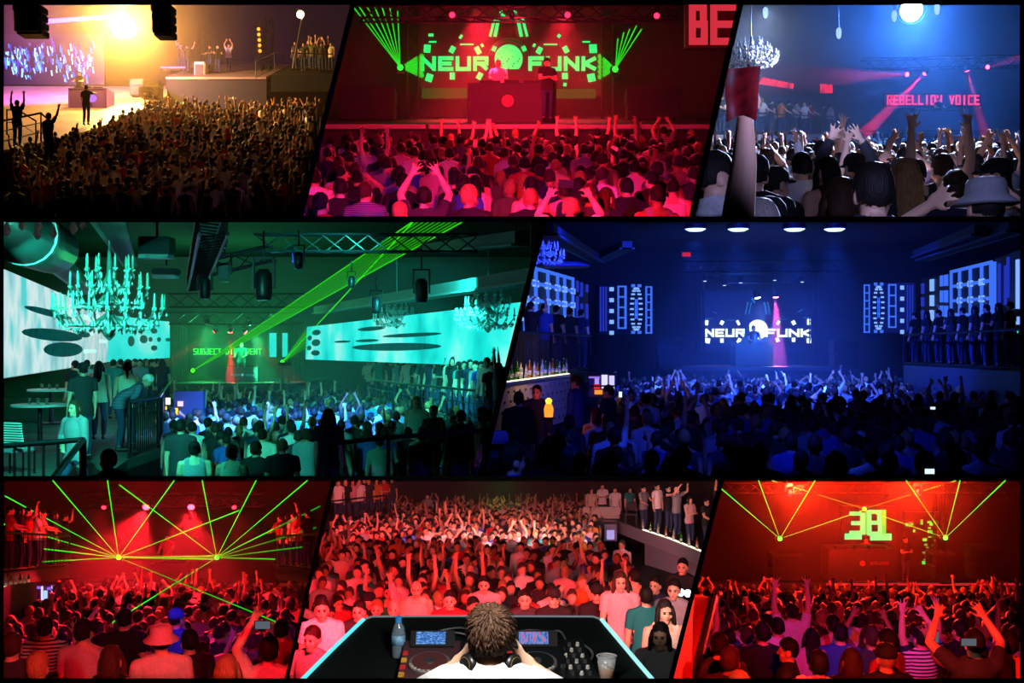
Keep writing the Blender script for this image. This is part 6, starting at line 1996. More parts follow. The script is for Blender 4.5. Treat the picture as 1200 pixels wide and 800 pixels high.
for k, (x0, x1, d0, d1, py) in enumerate(((-2, 80, 27, 36, 668), (322, 400, 36, 28, 668))):
    h = r.height(py, (d0 + d1) / 2)
    q0, q1 = r.at(x0, d0, h), r.at(x1, d1, h)
    sx = -3 if k == 0 else 3
    t = thing('balcony', ('dark balcony at the left of the laser room', 'dark balcony at the right of the laser room')[k], 'balcony', q0)
    MB().hexa([q0, q1, q1 + V((sx, 5, 5 * r.slope)), q0 + V((sx, 5, 5 * r.slope))], [p - V((0, 0, .2)) for p in (q0, q1, q1 + V((sx, 5, 5 * r.slope)), q0 + V((sx, 5, 5 * r.slope)))]).build('deck', STAGE, t, r)
    MB().hexa([q0, q1, q1 - V((0, 0, .35)), q0 - V((0, 0, .35))], [p + V((0, .1, 0)) for p in (q0, q1, q1 - V((0, 0, .35)), q0 - V((0, 0, .35)))]).build('edge', BLACK, t, r)
    railing([q0 + V((0, .1, 0)), q1 + V((0, .1, 0))], 1.0, ('rail on the left balcony, laser room', 'rail on the right balcony, laser room')[k], r, gap=.5)
    spots = ((12, 28.8, 'red'), (24, 30.2, 'charcoal'), (33, 31, 'red'), (44, 32.4, 'white'), (50, 33.2, 'pink'), (64, 34.8, 'charcoal'), (76, 36, 'black')) if k == 0 else ((328, 36, 'red'), (336, 35, 'charcoal'), (344, 34, 'white'), (352, 33, 'red'), (361, 32, 'black'))
    for j, (px, d, sh) in enumerate(spots):
        who(r, px, 0, ('rail', 'stand', 'fist', 'cross')[j % 4], (-60 if k == 0 else 60), ('short', 'long')[j % 2], 'black', 'tee', sh, '%s from left on the %s balcony of the laser room, in %s' % (ORD[j], ('left', 'right')[k], sh), d=d + 1.0, h=h, group='people on the laser room balconies')
t = thing('bar_counter', 'dark bar with lit bottles at the left edge, laser room', 'bar', P(16, 700, 22))
q0, q1 = P(-4, 692, 21), P(32, 687, 25)
MB().hexa([q0, q1, q1 - V((0, 0, .8)), q0 - V((0, 0, .8))], [p + V((0, .5, 0)) for p in (q0, q1, q1 - V((0, 0, .8)), q0 - V((0, 0, .8)))]).build('front_panel', mat('bar_violet', '4a3a5a', .6), t, r)
MB().hexa([q0 + V((0, .05, .02)), q1 + V((0, .05, .02)), q1 + V((0, .3, .02)), q0 + V((0, .3, .02))], [q0 + V((0, .05, 0)), q1 + V((0, .05, 0)), q1 + V((0, .3, 0)), q0 + V((0, .3, 0))]).build('light_strip', emit('strip_pale', 'e8ffd0', .9), t, r)
for k in range(6):
    bottle(q0 + (q1 - q0) * (.16 + k * .155) + V((0, .15, .02)), '%s bottle, %s from left on the laser room bar' % (('clear', 'green')[k % 2], ORD[k]), GLS[k % 2], 'bottles on the laser room bar', .8, r)
c0, c1 = P(38, 686, 27), P(64, 702, 27)
t = thing('bar_shelf', 'violet and white lit shelf behind the left of the laser crowd', 'shelf', ((c0.x + c1.x) / 2, 27, c1.z))
MB().slab(c0.x, c1.x, 27.1, 27.4, c1.z, c0.z).build('back_board', mat('shelf_back', '38305a', .6), t, r)
for k, (x0, x1, y0, y1, cc) in enumerate(((48, 50, 687, 703, 'd8d0ff'), (51, 55, 692, 703, 'a8c8ff'), (60, 63, 686, 694, 'd8a8ff'), (38, 48, 687, 690, '8a5ad8'), (55, 60, 688, 691, '8a5ad8'))):
    MB().pbox(x0, y0, x1, y1, 27.05, .03).build('light', emit('shelf6_' + cc, cc, 1.2), t, r)
for a in ((53, 724, 'stand', 5, 'short', 'black', 'tee', 'striped', 'person in striped T-shirt at the lower left of the laser crowd', 12.6),
          (98, 726, 'stand', -8, 'short', 'black', 'tee', 'pink', 'person with pale scarf collar at the bottom of the laser crowd', 10.8),
          (44, 764, 'stand', 0, 'short', 'fair', 'tee', 'pink', 'fair-haired head cut by the bottom edge below the striped T-shirt', 8.8),
          (14, 742, 'stand', 10, 'short', 'brown', 'sleeves', 'charcoal', 'person at the lower left corner of the laser crowd', 10.0),
          (130, 757, 'stand', 0, 'long', 'brown', 'vest', 'black', 'long-haired head at the bottom, left of the pink hat', 9.4),
          (146, 714, 'stand', 10, 'short', 'black', 'tee', 'black', 'person in black T-shirt behind the long-haired head', 13.2),
          (189, 734, 'stand', 20, 'hat', 'black', 'sleeves', 'cream', 'person in bright hat at the bottom middle of the laser crowd', 9.6),
          (206, 714, 'stand', -15, 'cap', 'black', 'tee', 'blue', 'person in violet-lit shirt and cap behind the bright hat', 14.0),
          (266, 768, 'stand', 0, 'long', 'fair', 'tee', 'red', 'fair long-haired head at the bottom right of the laser crowd', 8.9),
          (315, 746, 'phone', 0, 'short', 'black', 'tee', 'cream', 'person holding a phone high with both bare arms, laser crowd', 9.4),
          (222, 738, 'stand', 30, 'short', 'black', 'tee', 'charcoal', 'dark-haired person right of the bright hat', 11.4),
          (352 - 22, 726, 'stand', 0, 'short', 'black', 'tee', 'red', 'person in red T-shirt beside the room edge, behind the phone holder', 12.8)):
    who(r, a[0], 0, a[2], a[3], a[4], a[5], a[6], a[7], a[8], d=a[9], h=r.height(a[1], a[9]) - 1.77, cap_col='pink' if a[4] == 'hat' else 'blue')
c = P(308, 732, 8.95)
t = thing('phone', 'phone held high by bare arms in the laser crowd', 'phone', c)
MB().box(c, (.14, .012, .072)).build('case', BLACK, t, r, bevel=.004)
MB().box(c + V((0, -.008, 0)), (.12, .004, .06)).build('screen', emit('phone_dim', 'b8c8d8', .2), t, r)
print('R6', fill(r, 9.6, 39.0, 18, 'the laser crowd', 61, gap=.66, row=.76, grow=.01, stuff_label='dense red-lit crowd under the crossed green lasers', spread=.45))
RED = (1.0, .012, .03)
lamp('SPOT', 'red_fill', P(200, 566, 6), RED, 900, P(195, 730, 17), 80, .7, .03)  # added red front fill for the near heads, nothing hangs here
lamp('SPOT', 'crowd_red', P(200, 570, 26), RED, 20000, P(200, 740, 14), 90, .7, .08)
lamp('SPOT', 'violet_fill', P(250, 566, 12), (.16, .04, 1.0), 300, P(240, 740, 16), 60, .8, .03)  # violet fill added over the crowd, source unseen
lamp('SPOT', 'balcony_red', P(110, 568, 22), RED, 2600, P(30, 650, 32), 50, .7, .05)  # unseen red spots added to brighten the balcony people
lamp('SPOT', 'balcony_red', P(290, 568, 22), RED, 2600, P(342, 650, 33), 50, .7, .05)
lamp('SPOT', 'wall_red_fill', P(200, 566, 30), RED, 4000, P(200, 640, 47), 140, .9, .1)  # red fill added to wash the back wall
haze(r, 31, 46, (1.0, .7, .7), .012, 'red smoke behind the crossed green lasers', y0=563, y1=700, aniso=.25)

# ================================================================ the DJ's view room (lower row, second)
r = R7
ZT = -1.875
RAKE = 0.2257                   # the console slopes up away from the DJ
def tz(px, py, z):
    d = (1.793 + RAKE * 5.9 - (z - ZT)) / ((py - 400) / F + RAKE)
    return V(((px - 600) / F * d, d, (400 - py) / F * d))
t = thing('dj_table', 'black DJ table with glowing cyan edges', 'table', tz(565, 760, ZT))
outline = [(325, 826), (426, 726), (436, 722), (695, 722), (705, 726), (790, 826)]
tp = [tz(x, y, ZT) for x, y in outline]
MB().hexa(tp, [p - V((0, 0, .06)) for p in tp]).build('table_top', mat('table_black', '0c1210', .6, noise=.3, scale=6, spec=.25), t, r)
MB().slab(tp[1].x + .05, tp[4].x - .05, tp[2].y - .12, tp[2].y - .05, tp[2].z - 1.2, tp[2].z - .08).build('front_panel', BLACK, t, r)
CY = emit('edge_cyan', '5fe0ea', 1.2)
MB().tube([tz(325, 826, ZT), tz(390, 760.5, ZT), tz(426, 726, ZT)], .013, 8).build('edge_light', CY, t, r)
MB().tube([tz(705, 726, ZT), tz(748, 777, ZT), tz(790, 826, ZT)], .013, 8).build('edge_light', emit('edge_ice', '9fe8e4', 1.2), t, r)
MB().tube([tz(426, 726, ZT), tz(436, 722.5, ZT), tz(560, 722, ZT), tz(695, 722.5, ZT), tz(705, 726, ZT)], .008, 8).build('edge_light', emit('edge_pale', '8a9aa0', .6), t, r)
def player(cx, cy, label, platter, scr, body):
    c = tz(cx, cy, ZT)
    t = thing('cd_player', label, 'deck', c)
    t.rotation_euler = (math.atan(RAKE), 0, 0)
    MB().box(c + V((0, 0, .05)), (.32, .42, .10)).build('body', body, t, r, bevel=.008)
    MB().lathe([(.110, .0), (.112, .014), (.104, .02)], c + V((0, -.06, .10)), 36).build('jog_wheel', mat('jog_rim', 'b8b0ac', .3, .8), t, r)
    MB().lathe([(.094, .02), (.092, .024), (.03, .024)], c + V((0, -.06, .10)), 36).build('platter', platter, t, r)
    MB().lathe([(.028, .024), (.026, .03), (.02, .03)], c + V((0, -.06, .10)), 20).build('hub', STEEL, t, r)
    sr = Euler((.5, 0, 0)).to_matrix()
    s_ = MB().box(c + V((0, .165, .128)), (.24, .10, .02), sr).build('display_housing', BLACK, t, r)
    MB().box(c + V((-.01, .160, .139)), (.16, .075, .006), sr).build('display', scr, s_, r)
    for k in range(4):
        MB().box(c + V((-.14, -.17 + k * .075, .105)), (.03, .04, .012)).build('button', mat('button_%d' % (k % 2), ('d8a03a', 'c83030')[k % 2], .4), t, r, bevel=.003)
    for k in range(10):
        a_ = math.pi * (1.1 + .08 * k)
        MB().box(c + V((math.cos(a_) * .103, -.06 + math.sin(a_) * .103, .121)), (.012, .016, .006)).build('jog_mark', CONCRETE, t, r)
    MB().box(c + V((.14, -.12, .106)), (.012, .11, .012)).build('pitch_slot', BLACK, t, r)
    MB().box(c + V((.14, -.10, .115)), (.026, .018, .014)).build('pitch_fader', STEEL, t, r)
    return t
SCB = led_screen('display_blue', ('1a3a7a', '3f7ad0', '9fd0ff'), 60, .9, (1, 4, 1))
SCP = led_screen('display_pink', ('2a4a9a', '5f9ae0', 'ff3a7a'), 30, .9, (3, 1, 1))
player(505, 792, 'CD player with red-lit platter left of the DJ', mat('platter_red_lit', '7a4444', .22, .5, noise=.1), SCB, mat('deck_red_lit', '4a2c30', .5))  # left player's red light put into its platter and body colours
player(628, 792, 'CD player with dark platter right of the DJ', mat('platter_dark', '1c2422', .25, .4, noise=.1), SCP, mat('deck_black', '121416', .4))
c = tz(566, 790, ZT)
t = thing('mixer', 'DJ mixer between the two CD players, mostly behind the DJ', 'mixer', c)
t.rotation_euler = (math.atan(RAKE), 0, 0)
MB().box(c + V((0, 0, .05)), (.27, .40, .10)).build('body', mat('deck_black', '121416', .4), t, r, bevel=.008)
for i in range(4):
    for j in range(4):
        q = c + V((-.09 + i * .06, -.02 + j * .05, .10))
        MB().lathe([(.012, 0), (.010, .02), (.008, .021)], q, 10).build('knob', STEEL, t, r)
    MB().box(c + V((-.09 + i * .06, -.12, .105)), (.02, .03, .014)).build('fader', CONCRETE, t, r)
c = tz(674, 788, ZT)
t = thing('mixer', 'second controller with pale knobs at the right of the decks', 'mixer', c)
t.rotation_euler = (math.atan(RAKE), 0, 0)
MB().box(c + V((0, 0, .04)), (.17, .46, .08), (0, 0, .16)).build('body', mat('deck_black', '121416', .4), t, r, bevel=.008)
for i in range(3):
    for j in range(6):
        q = c + V((-.05 + i * .045 - (j - 3) * .01, -.16 + j * .062, .08))
        MB().lathe([(.011, 0), (.009, .018), (.007, .019)], q, 10).build('knob', CONCRETE if (i + j) % 2 else STEEL, t, r)
for k, pts in enumerate(([(507, 741), (540, 735), (566, 744), (575, 752)], [(510, 746), (535, 741), (560, 748)], [(600, 741), (620, 738), (640, 741), (655, 752), (661, 762)], [(617, 752), (624, 742), (634, 741), (640, 750)], [(640, 752), (648, 740), (658, 741), (665, 757), (655, 764)], [(660, 756), (680, 754), (694, 764), (690, 775), (672, 788)], [(663, 770), (672, 782), (684, 798)], [(655, 766), (664, 780), (668, 800)])):
    q = [tz(x, y, ZT + .012 + .03 * math.sin(math.pi * i / (len(pts) - 1))) for i, (x, y) in enumerate(pts)]
    fine = []
    for i in range(len(q) - 1):
        for s in range(5):
            u_ = s / 5
            p0, p1, p2, p3 = q[max(0, i - 1)], q[i], q[i + 1], q[min(len(q) - 1, i + 2)]
            fine.append(.5 * ((2 * p1) + (p2 - p0) * u_ + (2 * p0 - 5 * p1 + 4 * p2 - p3) * u_ ** 2 + (3 * p1 - p0 - 3 * p2 + p3) * u_ ** 3))
    fine.append(q[-1])
    o = MB().tube(fine, .006, 8).build('cable', mat('cable_grey', '55585a', .35), None, r, smooth=True)
    tag(o, '%s black cable from left curling on the DJ table behind the decks' % ORD[k], 'cable', 'cables on the DJ table')
c = tz(467, 770, ZT)
t = thing('water_bottle', 'clear water bottle with blue cap at the left of the DJ table', 'bottle', c)
s = .19 / .235
MB().lathe([(.034, 0), (.038, .01), (.036, .05), (.038, .09), (.037, .14), (.03, .17), (.014, .195), (.013, .205)], c, 16).build('bottle_body', mat('pet_clear', 'b8d0e0', .08, noise=0, trans=.7), t, r, smooth=True)
MB().lathe([(.0385, .075), (.0385, .125)], c, 16).build('paper_label', mat('label_blue', '7fb4e0', .5, noise=.5, scale=40), t, r, smooth=True)
MB().lathe([(.018, .195), (.018, .222), (.014, .226)], c, 14).build('cap', mat('cap_blue', '2f8fe0', .4), t, r)
c = tz(711, 796, ZT + .02)
t = thing('drinking_glass', 'plastic cup of amber drink at the right of the DJ table', 'glass', c)
MB().lathe([(.036, 0), (.052, .125), (.050, .125), (.035, .006)], c, 24).build('cup', mat('cup_clear', 'eef4f4', .1, noise=0, alpha=.28), t, r, smooth=True)
MB().lathe([(.034, .006), (.043, .06), (.001, .061)], c, 20).build('drink', mat('drink_amber', 'b8772a', .2), t, r)
MB().tube([c + V((.052 * math.cos(k * math.pi / 12), .052 * math.sin(k * math.pi / 12), .125)) for k in range(25)], .003, 6).build('rim', CONCRETE, t, r)
for k in range(3):
    MB().box(c + V((-.015 + .018 * k, .012 * (-1) ** k, .062)), (.022, .022, .02), (.3 * k, .4, .2 * k)).build('ice_cube', mat('ice', 'f4e8c8', .1, noise=0), t, r)
# the DJ
m = MB().slab(-3, 3, 3.2, 8.2, -3.12, -3.0)
struct('floor', m, STAGE, r)
djl = V(((575 - 600) / F * 5.05, 5.05, -2.985))
o = person(r, djl, math.radians(-4), 'ear', 'short', 'brown', 'tee', 'white', 1, 0, 1.0, 1.06, False, 'DJ from behind in white T-shirt with headphones round the neck', None)
hm = next(q for q in o.children if q.name.startswith('hair'))
rr = random.Random(12)
mb = MB()
crown = V((0.01, -.055, 1.76))
ctr = V((0, -.005, 1.64))
pol = hm.data.polygons
for k in range(1500):
    q = pol[rr.randrange(len(pol))]
    vs_ = [hm.data.vertices[i].co for i in q.vertices]
    w_ = [rr.random() + .05 for _ in vs_]
    p = sum((v_ * w for v_, w in zip(vs_, w_)), V()) / sum(w_)
    nrm = (p - ctr).normalized()
    fl = (p - crown)
    fl = fl - nrm * fl.dot(nrm)
    fl = fl.normalized() if fl.length > 1e-4 else V((1, 0, 0))
    sw = nrm.cross(fl)
    dr = (fl + sw * (.55 * math.exp(-(p - crown).length * 18)) + nrm * .12 + V((rr.gauss(0, .16), rr.gauss(0, .16), rr.gauss(0, .1)))).normalized()
    ln = rr.uniform(.022, .045) * (1 if p.z > 1.6 else .55)
    a_ = p + nrm * .002
    mb.tube([a_, a_ + dr * ln * .5 + nrm * .003, a_ + dr * ln + nrm * .002], [.0032, .0026, .0006], 4)
lk = mb.build('hair_strands', HAIR['brown'], None, None, smooth=True)
lk.parent = o
lk['kind'] = 'stuff'
h0 = djl + V((0, -.005, 1.49))
t = thing('headphones', 'black headphones with gold rings round the DJ neck', 'headphones', h0)
for x in (-1, 1):
    cc_ = h0 + V((.098 * x, -.02, .03))
    e_ = MB().lathe([(.03, -.02), (.05, -.012), (.054, .0), (.05, .018), (.036, .026), (.001, .028)], cc_, 24, (x * .75, -.62, .1)).build('ear_cup', mat('cup_black', '15161a', .35), t, r, smooth=True)
    ax_ = V((x * .75, -.62, .1)).normalized()
    qm = ax_.to_track_quat('Z', 'Y').to_matrix()
    ring = [cc_ + ax_ * .024 + qm @ V((.036 * math.cos(k * math.pi / 12), .036 * math.sin(k * math.pi / 12), 0)) for k in range(25)]
    MB().tube(ring, .003, 6).build('gold_ring', mat('gold', 'b89a4a', .3, .8), e_, r)
band = [h0 + V((.098 * x, .0 + .14 * (1 - abs(x)) ** .6, .02 - .02 * (1 - abs(x)))) for x in (-1, -.85, -.6, -.3, 0, .3, .6, .85, 1)]
MB().tube(band, .012, 8).build('head_band', mat('cup_black', '15161a', .35), t, r)
MB().tube([h0 + V((-.12, .01, -.01)), h0 + V((-.17, .04, -.07)), h0 + V((-.2, .1, -.2)), h0 + V((-.15, .3, -.3))], .005, 6).build('cord', BLACK, t, r)
we = VAR['ear']['ends'][-1]
wr_ = djl + Euler((0, 0, math.radians(-4))).to_matrix() @ (we + V((-.045, -.012, -.055)))
t = thing('wristband', 'yellow wristband on the left wrist of the DJ', 'wristband', wr_)
MB().lathe([(.0345, -.016), (.037, -.016), (.037, .016), (.0345, .016)], wr_, 20, (.8, .12, .62)).build('band', mat('band_yellow', 'e0b01a', .5), t, r)
MB().box(wr_ + V((-.005, -.036, 0)), (.018, .008, .014)).build('clasp', STEEL, t, r)
# left balcony
h = r.height(609, 48)
q0, q1 = r.at(380, 41, h), r.at(452, 49, h)
t = thing('balcony', 'left balcony with orange edge over the crowd facing the DJ', 'balcony', q0)
MB().hexa([q0, q1, q1 + V((-1, 10, 10 * r.slope)), q0 + V((-4, 10, 10 * r.slope))], [p - V((0, 0, .2)) for p in (q0, q1, q1 + V((-1, 10, 10 * r.slope)), q0 + V((-4, 10, 10 * r.slope)))]).build('deck', STAGE, t, r)
for k in range(2):
    dz = -.12 - k * .24
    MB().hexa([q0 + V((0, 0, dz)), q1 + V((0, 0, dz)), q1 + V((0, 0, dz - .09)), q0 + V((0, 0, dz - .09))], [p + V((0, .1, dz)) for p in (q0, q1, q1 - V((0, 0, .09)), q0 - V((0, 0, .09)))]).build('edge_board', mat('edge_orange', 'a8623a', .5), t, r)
MB().hexa([q0 + V((0, .05, -.45)), q1 + V((0, .05, -.45)), q1 + V((0, .05, -1.2)), q0 + V((0, .05, -1.2))], [p + V((0, .15, 0)) for p in (q0 + V((0, .05, -.45)), q1 + V((0, .05, -.45)), q1 + V((0, .05, -1.2)), q0 + V((0, .05, -1.2)))]).build('skirt', mat('skirt_grey', '3c3a40', .8), t, r)
railing([q0 + V((.05, .3, 0)), q1 + V((0, .3, 0))], 1.0, 'thin rail on the left balcony facing the DJ', r, bars=False, mid=1)
for k, (px, d, pose, sh) in enumerate(((396, 44.5, 'stand', 'white'), (405, 45, 'stand', 'black'), (413, 45.6, 'left_up', 'pink'), (421, 46.6, 'fist', 'white'), (432, 47.6, 'stand', 'charcoal'), (441, 48.5, 'stand', 'orange'), (450, 49.6, 'cross', 'red'), (427, 50, 'stand', 'black'), (459, 51.5, 'stand', 'charcoal'))):
    who(r, px, 0, pose, 200, ('short', 'bald', 'long')[k % 3], 'black', 'tee', sh, 'person in %s on the left balcony of the DJ view, %s listed from left' % (sh, ORD[sorted((396, 405, 413, 421, 432, 441, 450, 427, 459)).index(px)]), d=d + .6, h=h, face=False, group='people on the left balcony facing the DJ')
sc0 = r.at(496, 54, 0)
t = thing('staircase', 'steep stair with yellow step edges behind the left balcony', 'stairs', sc0)
for k in range(7):
    y_, z_ = 54 + k * .28, r.fz(54) + .25 + k * .2
    MB().slab(sc0.x - .42, sc0.x + .42, y_, y_ + .3, z_ - .05, z_).build('step', STAGE, t, r)
    MB().slab(sc0.x - .42, sc0.x + .42, y_ - .03, y_, z_ - .06, z_ + .01).build('step_edge', mat('edge_yellow', 'b8a03a', .5), t, r)
for x in (-.45, .45):
    a_ = V((sc0.x + x, 54, r.fz(54) + .1))
    MB().hexa([a_, a_ + V((0, 2, 1.4)), a_ + V((0, 2, 1.2)), a_ + V((0, 0, -.1))], [p + V((.04, 0, 0)) for p in (a_, a_ + V((0, 2, 1.4)), a_ + V((0, 2, 1.2)), a_ + V((0, 0, -.1)))]).build('stringer', DARK, t, r)
who(r, 501, 0, 'walk', 190, 'short', 'black', 'tee', 'grey', 'person in grey T-shirt standing on the yellow-edged stair', d=53.2, h=.5)
# right balcony
pts_px = [(684, 606, 47), (722, 611, 44.5), (752, 622, 41), (782, 632, 38), (812, 644, 35.5), (845, 658, 33)]
pts = [P(*q) for q in pts_px]
n = len(pts)
t = thing('balcony', 'curved right balcony with grey front and bottles on its edge', 'balcony', pts[2])
bk = [p + V((3.5, 7.5, r.slope * 7.5)) for p in pts]
MB().add(pts + bk + [p - V((0, 0, .2)) for p in pts + bk], [(i, i + 1, n + i + 1, n + i) for i in range(n - 1)] + [(3 * n + i, 3 * n + i + 1, 2 * n + i + 1, 2 * n + i) for i in range(n - 1)]).build('deck', STAGE, t, r)
def band_(z0, z1, name, m_, off=0.0):
    mb = MB()
    o_ = V((off * .4, off, 0))
    a_ = [p + V((0, 0, z0)) + o_ for p in pts]
    b_ = [p + V((0, 0, z1)) + o_ for p in pts]
    c_ = [p + V((.06, .12, 0)) for p in a_]
    d_ = [p + V((.06, .12, 0)) for p in b_]
    mb.add(a_ + b_ + c_ + d_, [(i, i + 1, n + i + 1, n + i) for i in range(n - 1)] + [(n + i, n + i + 1, 3 * n + i + 1, 3 * n + i) for i in range(n - 1)])
    mb.build(name, m_, t, r)
band_(-.42, .03, 'curved_fascia', mat('fascia_grey', '8c8c92', .6))
MB().add([p + V((.15, .3, -.42)) for p in pts[2:]] + [p + V((.15, .3, -2.6)) for p in pts[2:]], [(i, i + 1, n - 2 + i + 1, n - 2 + i) for i in range(n - 3)]).build('lower_wall', stripes('ribbed_panel', '8a8a94', '6a6a74', 6.0), t, r)
for k, (s0, s1, yy) in enumerate((((683, 594), (727, 607), 46),)):
    a, b = P(s0[0], s0[1], yy), P(s1[0], s1[1], yy)
    tt = thing('bench', 'long pale upholstered bench back on the right balcony', 'bench', ((a.x + b.x) / 2, yy, b.z))
    MB().slab(a.x, b.x, yy, yy + .18, b.z + .1, a.z).build('backrest', CONCRETE, tt, r, bevel=.05)
    MB().slab(a.x, b.x, yy + .18, yy + .75, b.z - .05, b.z + .08).build('seat', CONCRETE, tt, r, bevel=.03)
    MB().slab(a.x, b.x, yy + .1, yy + .7, b.z - .35, b.z - .05).build('plinth', DARK, tt, r)
c = P(740, 617, 42.5)
t = thing('chair', 'metal banquet chair with round back on the right balcony', 'chair', c)
MB().box(c + V((0, .25, .45)), (.44, .44, .06)).build('seat', CLOTH['charcoal'], t, r, bevel=.02)
MB().tube([c + V((-.2, .03, .45)), c + V((-.21, .0, .8)), c + V((-.13, -.02, .97)), c + V((0, -.02, 1.02)), c + V((.13, -.02, .97)), c + V((.21, 0, .8)), c + V((.2, .03, .45))], .016, 8).build('back_frame', STEEL, t, r)
MB().box(c + V((0, 0, .78)), (.30, .03, .30)).build('back_pad', CLOTH['charcoal'], t, r, bevel=.02)
for sx in (-.2, .2):
    for sy in (.05, .45):
        MB().cone(c + V((sx, sy, .45)), c + V((sx * 1.1, sy, 0)), .015, .015, 6).build('leg', STEEL, t, r)
MB().pbox(708, 613, 722, 634, 42, .6).build('tmp', DARK, None, r) if False else None
t = thing('lit_cabinet', 'violet-white lit cooler below the right balcony', 'cooler', P(715, 634, 43))
MB().pbox(708, 614, 723, 634, 43, .6).build('cabinet', mat('cooler_grey', '6a6488', .5), t, r)
MB().pbox(711, 621, 720, 632, 42.95, .03).build('lit_door', emit('cooler_light', 'b8a8f0', .9), t, r)
hr = 0
rr = random.Random(9)
for k, (px, top_y, d, pose, sh, hr_, lb) in enumerate(((693, 572, 50, 'stand', 'cream', 'long', 'woman with long hair behind the pale bench, first of the row'), (706, 567, 50, 'cross', 'white', 'short', 'man in white with folded arms behind the pale bench'), (721, 571, 49, 'stand', 'white', 'short', 'man in white T-shirt at the end of the pale bench'), (738, 571, 49.5, 'stand', 'teal', 'short', 'person in teal between bench and chair, right balcony'), (754, 569, 43, 'rail', 'grey', 'short', 'person in pale grey T-shirt turned right beside the chair'), (770, 569, 41, 'stand', 'white', 'short', 'tall man in white shirt behind the bottles, right balcony'), (783, 576, 40, 'reach' if False else 'point', 'black', 'tail', 'woman in black stretching one arm out, right balcony'), (793, 578, 39, 'phone', 'grey', 'bald', 'bald man in grey with hands at his face, right balcony'), (808, 582, 38.5, 'cross', 'pink', 'long', 'person in pink between bald man and bearded man, right balcony'), (828, 584, 37, 'rail', 'black', 'crop', 'man in black leaning on folded arms at the right end of the balcony'), (842, 568, 40, 'right_up', 'charcoal', 'short', 'person raising a hand at the far right end of the balcony'))):
    who(r, px, 0, pose, 180 + (40 if px > 745 else 10), hr_, 'black', 'tee', sh, lb, d=d, h=r.height(top_y, d) - 1.76, face=px > 745, legs=0)
for k in range(11):
    s = k / 10.0
    i = 2 + min(2, int(s * 3))
    f_ = s * 3 - (i - 2)
    p = pts[i] * (1 - f_) + pts[i + 1] * f_ if i < n - 1 else pts[-1]
    p = p + V((.06, .10, .034))
    if p.x / p.y * F + 600 < 834:
        bottle(p, '%s bottle, %s from left on the right balcony edge' % (('clear', 'green', 'clear', 'amber')[k % 4], ORD[k]), GLS[(0, 1, 0, 2)[k % 4]], 'bottles on the right balcony edge', 1.15, r)
mb = MB()
a_ = [p + V((.02, .04, .03)) for p in pts[2:]]
b_ = [p + V((.1, .2, .03)) for p in pts[2:]]
mb.add(a_ + b_ + [p + V((0, 0, .012)) for p in a_ + b_], [(i + 8, i + 9, i + 13, i + 12) for i in range(3)] + [(i, i + 1, i + 9, i + 8) for i in range(3)])
o = mb.build('bar_light', emit('strip_warm7', 'fff4d8', 1.6), None, r)
tag(o, 'warm light strip under the bottles on the right balcony edge', 'light strip')
# the nearest people right of the table, all facing the DJ
for a in ((727, 671, 'stand', 180, 'long', 'brown', 'tee', 'pink', 'long-haired woman in pink printed T-shirt at the right table corner', 14.5),
          (757, 689, 'stand', 10, 'short', 'black', 'tee', 'teal', 'person in teal T-shirt turned away, right of the table', 14.0),
          (779, 704, 'stand', 190, 'long', 'black', 'vest', 'cream', 'woman with long black hair right of the teal T-shirt', 12.2),
          (774, 731, 'stand', 165, 'long', 'black', 'tee', 'grey', 'woman in grey T-shirt low beside the table, lower right', 11.0),
          (790, 680, 'stand', 160, 'short', 'black', 'tee', 'grey', 'man in grey T-shirt near the right edge of the room', 14.2),
          (800, 655, 'stand', 160, 'short', 'black', 'sleeves', 'black', 'man in black seated high against the ribbed wall', 17.5),
          (744, 667, 'stand', 20, 'bun', 'black', 'vest', 'black', 'woman with black bun seen from behind, right of the table', 16.5),
          (768, 676, 'stand', 150, 'bun', 'black', 'tee', 'navy', 'person in dark navy with hair tied, before the ribbed wall', 16.0),
          (700, 686, 'cross', 175, 'cap', 'black', 'tee', 'black', 'capped person in black T-shirt with printed ring, at the table corner', 15.6),
          (615, 692, 'stand', 180, 'short', 'black', 'tee', 'charcoal', 'person in printed dark T-shirt just behind the table, right of the DJ', 15.2),
          (649, 690, 'stand', 185, 'cap', 'black', 'tee', 'black', 'capped person in black behind the table middle, looking down', 15.0),
          (462, 703, 'stand', 175, 'bald', 'black', 'vest', 'cream', 'pale-faced person just behind the table over the bottle', 15.0),
          (421, 705, 'stand', 170, 'short', 'black', 'tee', 'charcoal', 'person at the left table corner in dark T-shirt', 14.0),
          (377, 702, 'stand', 190, 'short', 'black', 'tee', 'white', 'man in white printed T-shirt at the left edge beside the cyan light', 13.0),
          (366, 735, 'stand', 160, 'short', 'black', 'tee', 'grey', 'person in grey low at the left of the cyan edge light', 11.4),
          (488, 681, 'stand', 180, 'bald', 'black', 'vest', 'cream', 'bald man in pale vest, middle left of the crowd facing the DJ', 16.5),
          (527, 693, 'stand', 180, 'short', 'black', 'tee', 'red', 'man in red T-shirt left of the DJ head', 15.0),
          (567, 676, 'stand', 180, 'short', 'black', 'tee', 'pink', 'man in pale printed T-shirt above the DJ head', 17.0)):
    who(r, a[0], 0, a[2], a[3], a[4], a[5], a[6], a[7], a[8], d=a[9], h=r.height(a[1], a[9]) - 1.76, face=True)
for k, (px, py) in enumerate(((798, 694), (806, 695))):
    c = P(px, py, 16.5)
    t = thing('lamp', ('left of two small white lamps in front of the seated man', 'right of two small white lamps in front of the seated man')[k], 'lamp', c, 'two small white lamps')
    MB().ball(c, .055, 12, 8).build('bulb', emit('bulb_white', 'f4fbff', 4), t, r, smooth=True)
    MB().cone(c - V((0, 0, .05)), c - V((0, 0, .16)), .03, .03, 8).build('socket', DARK, t, r)
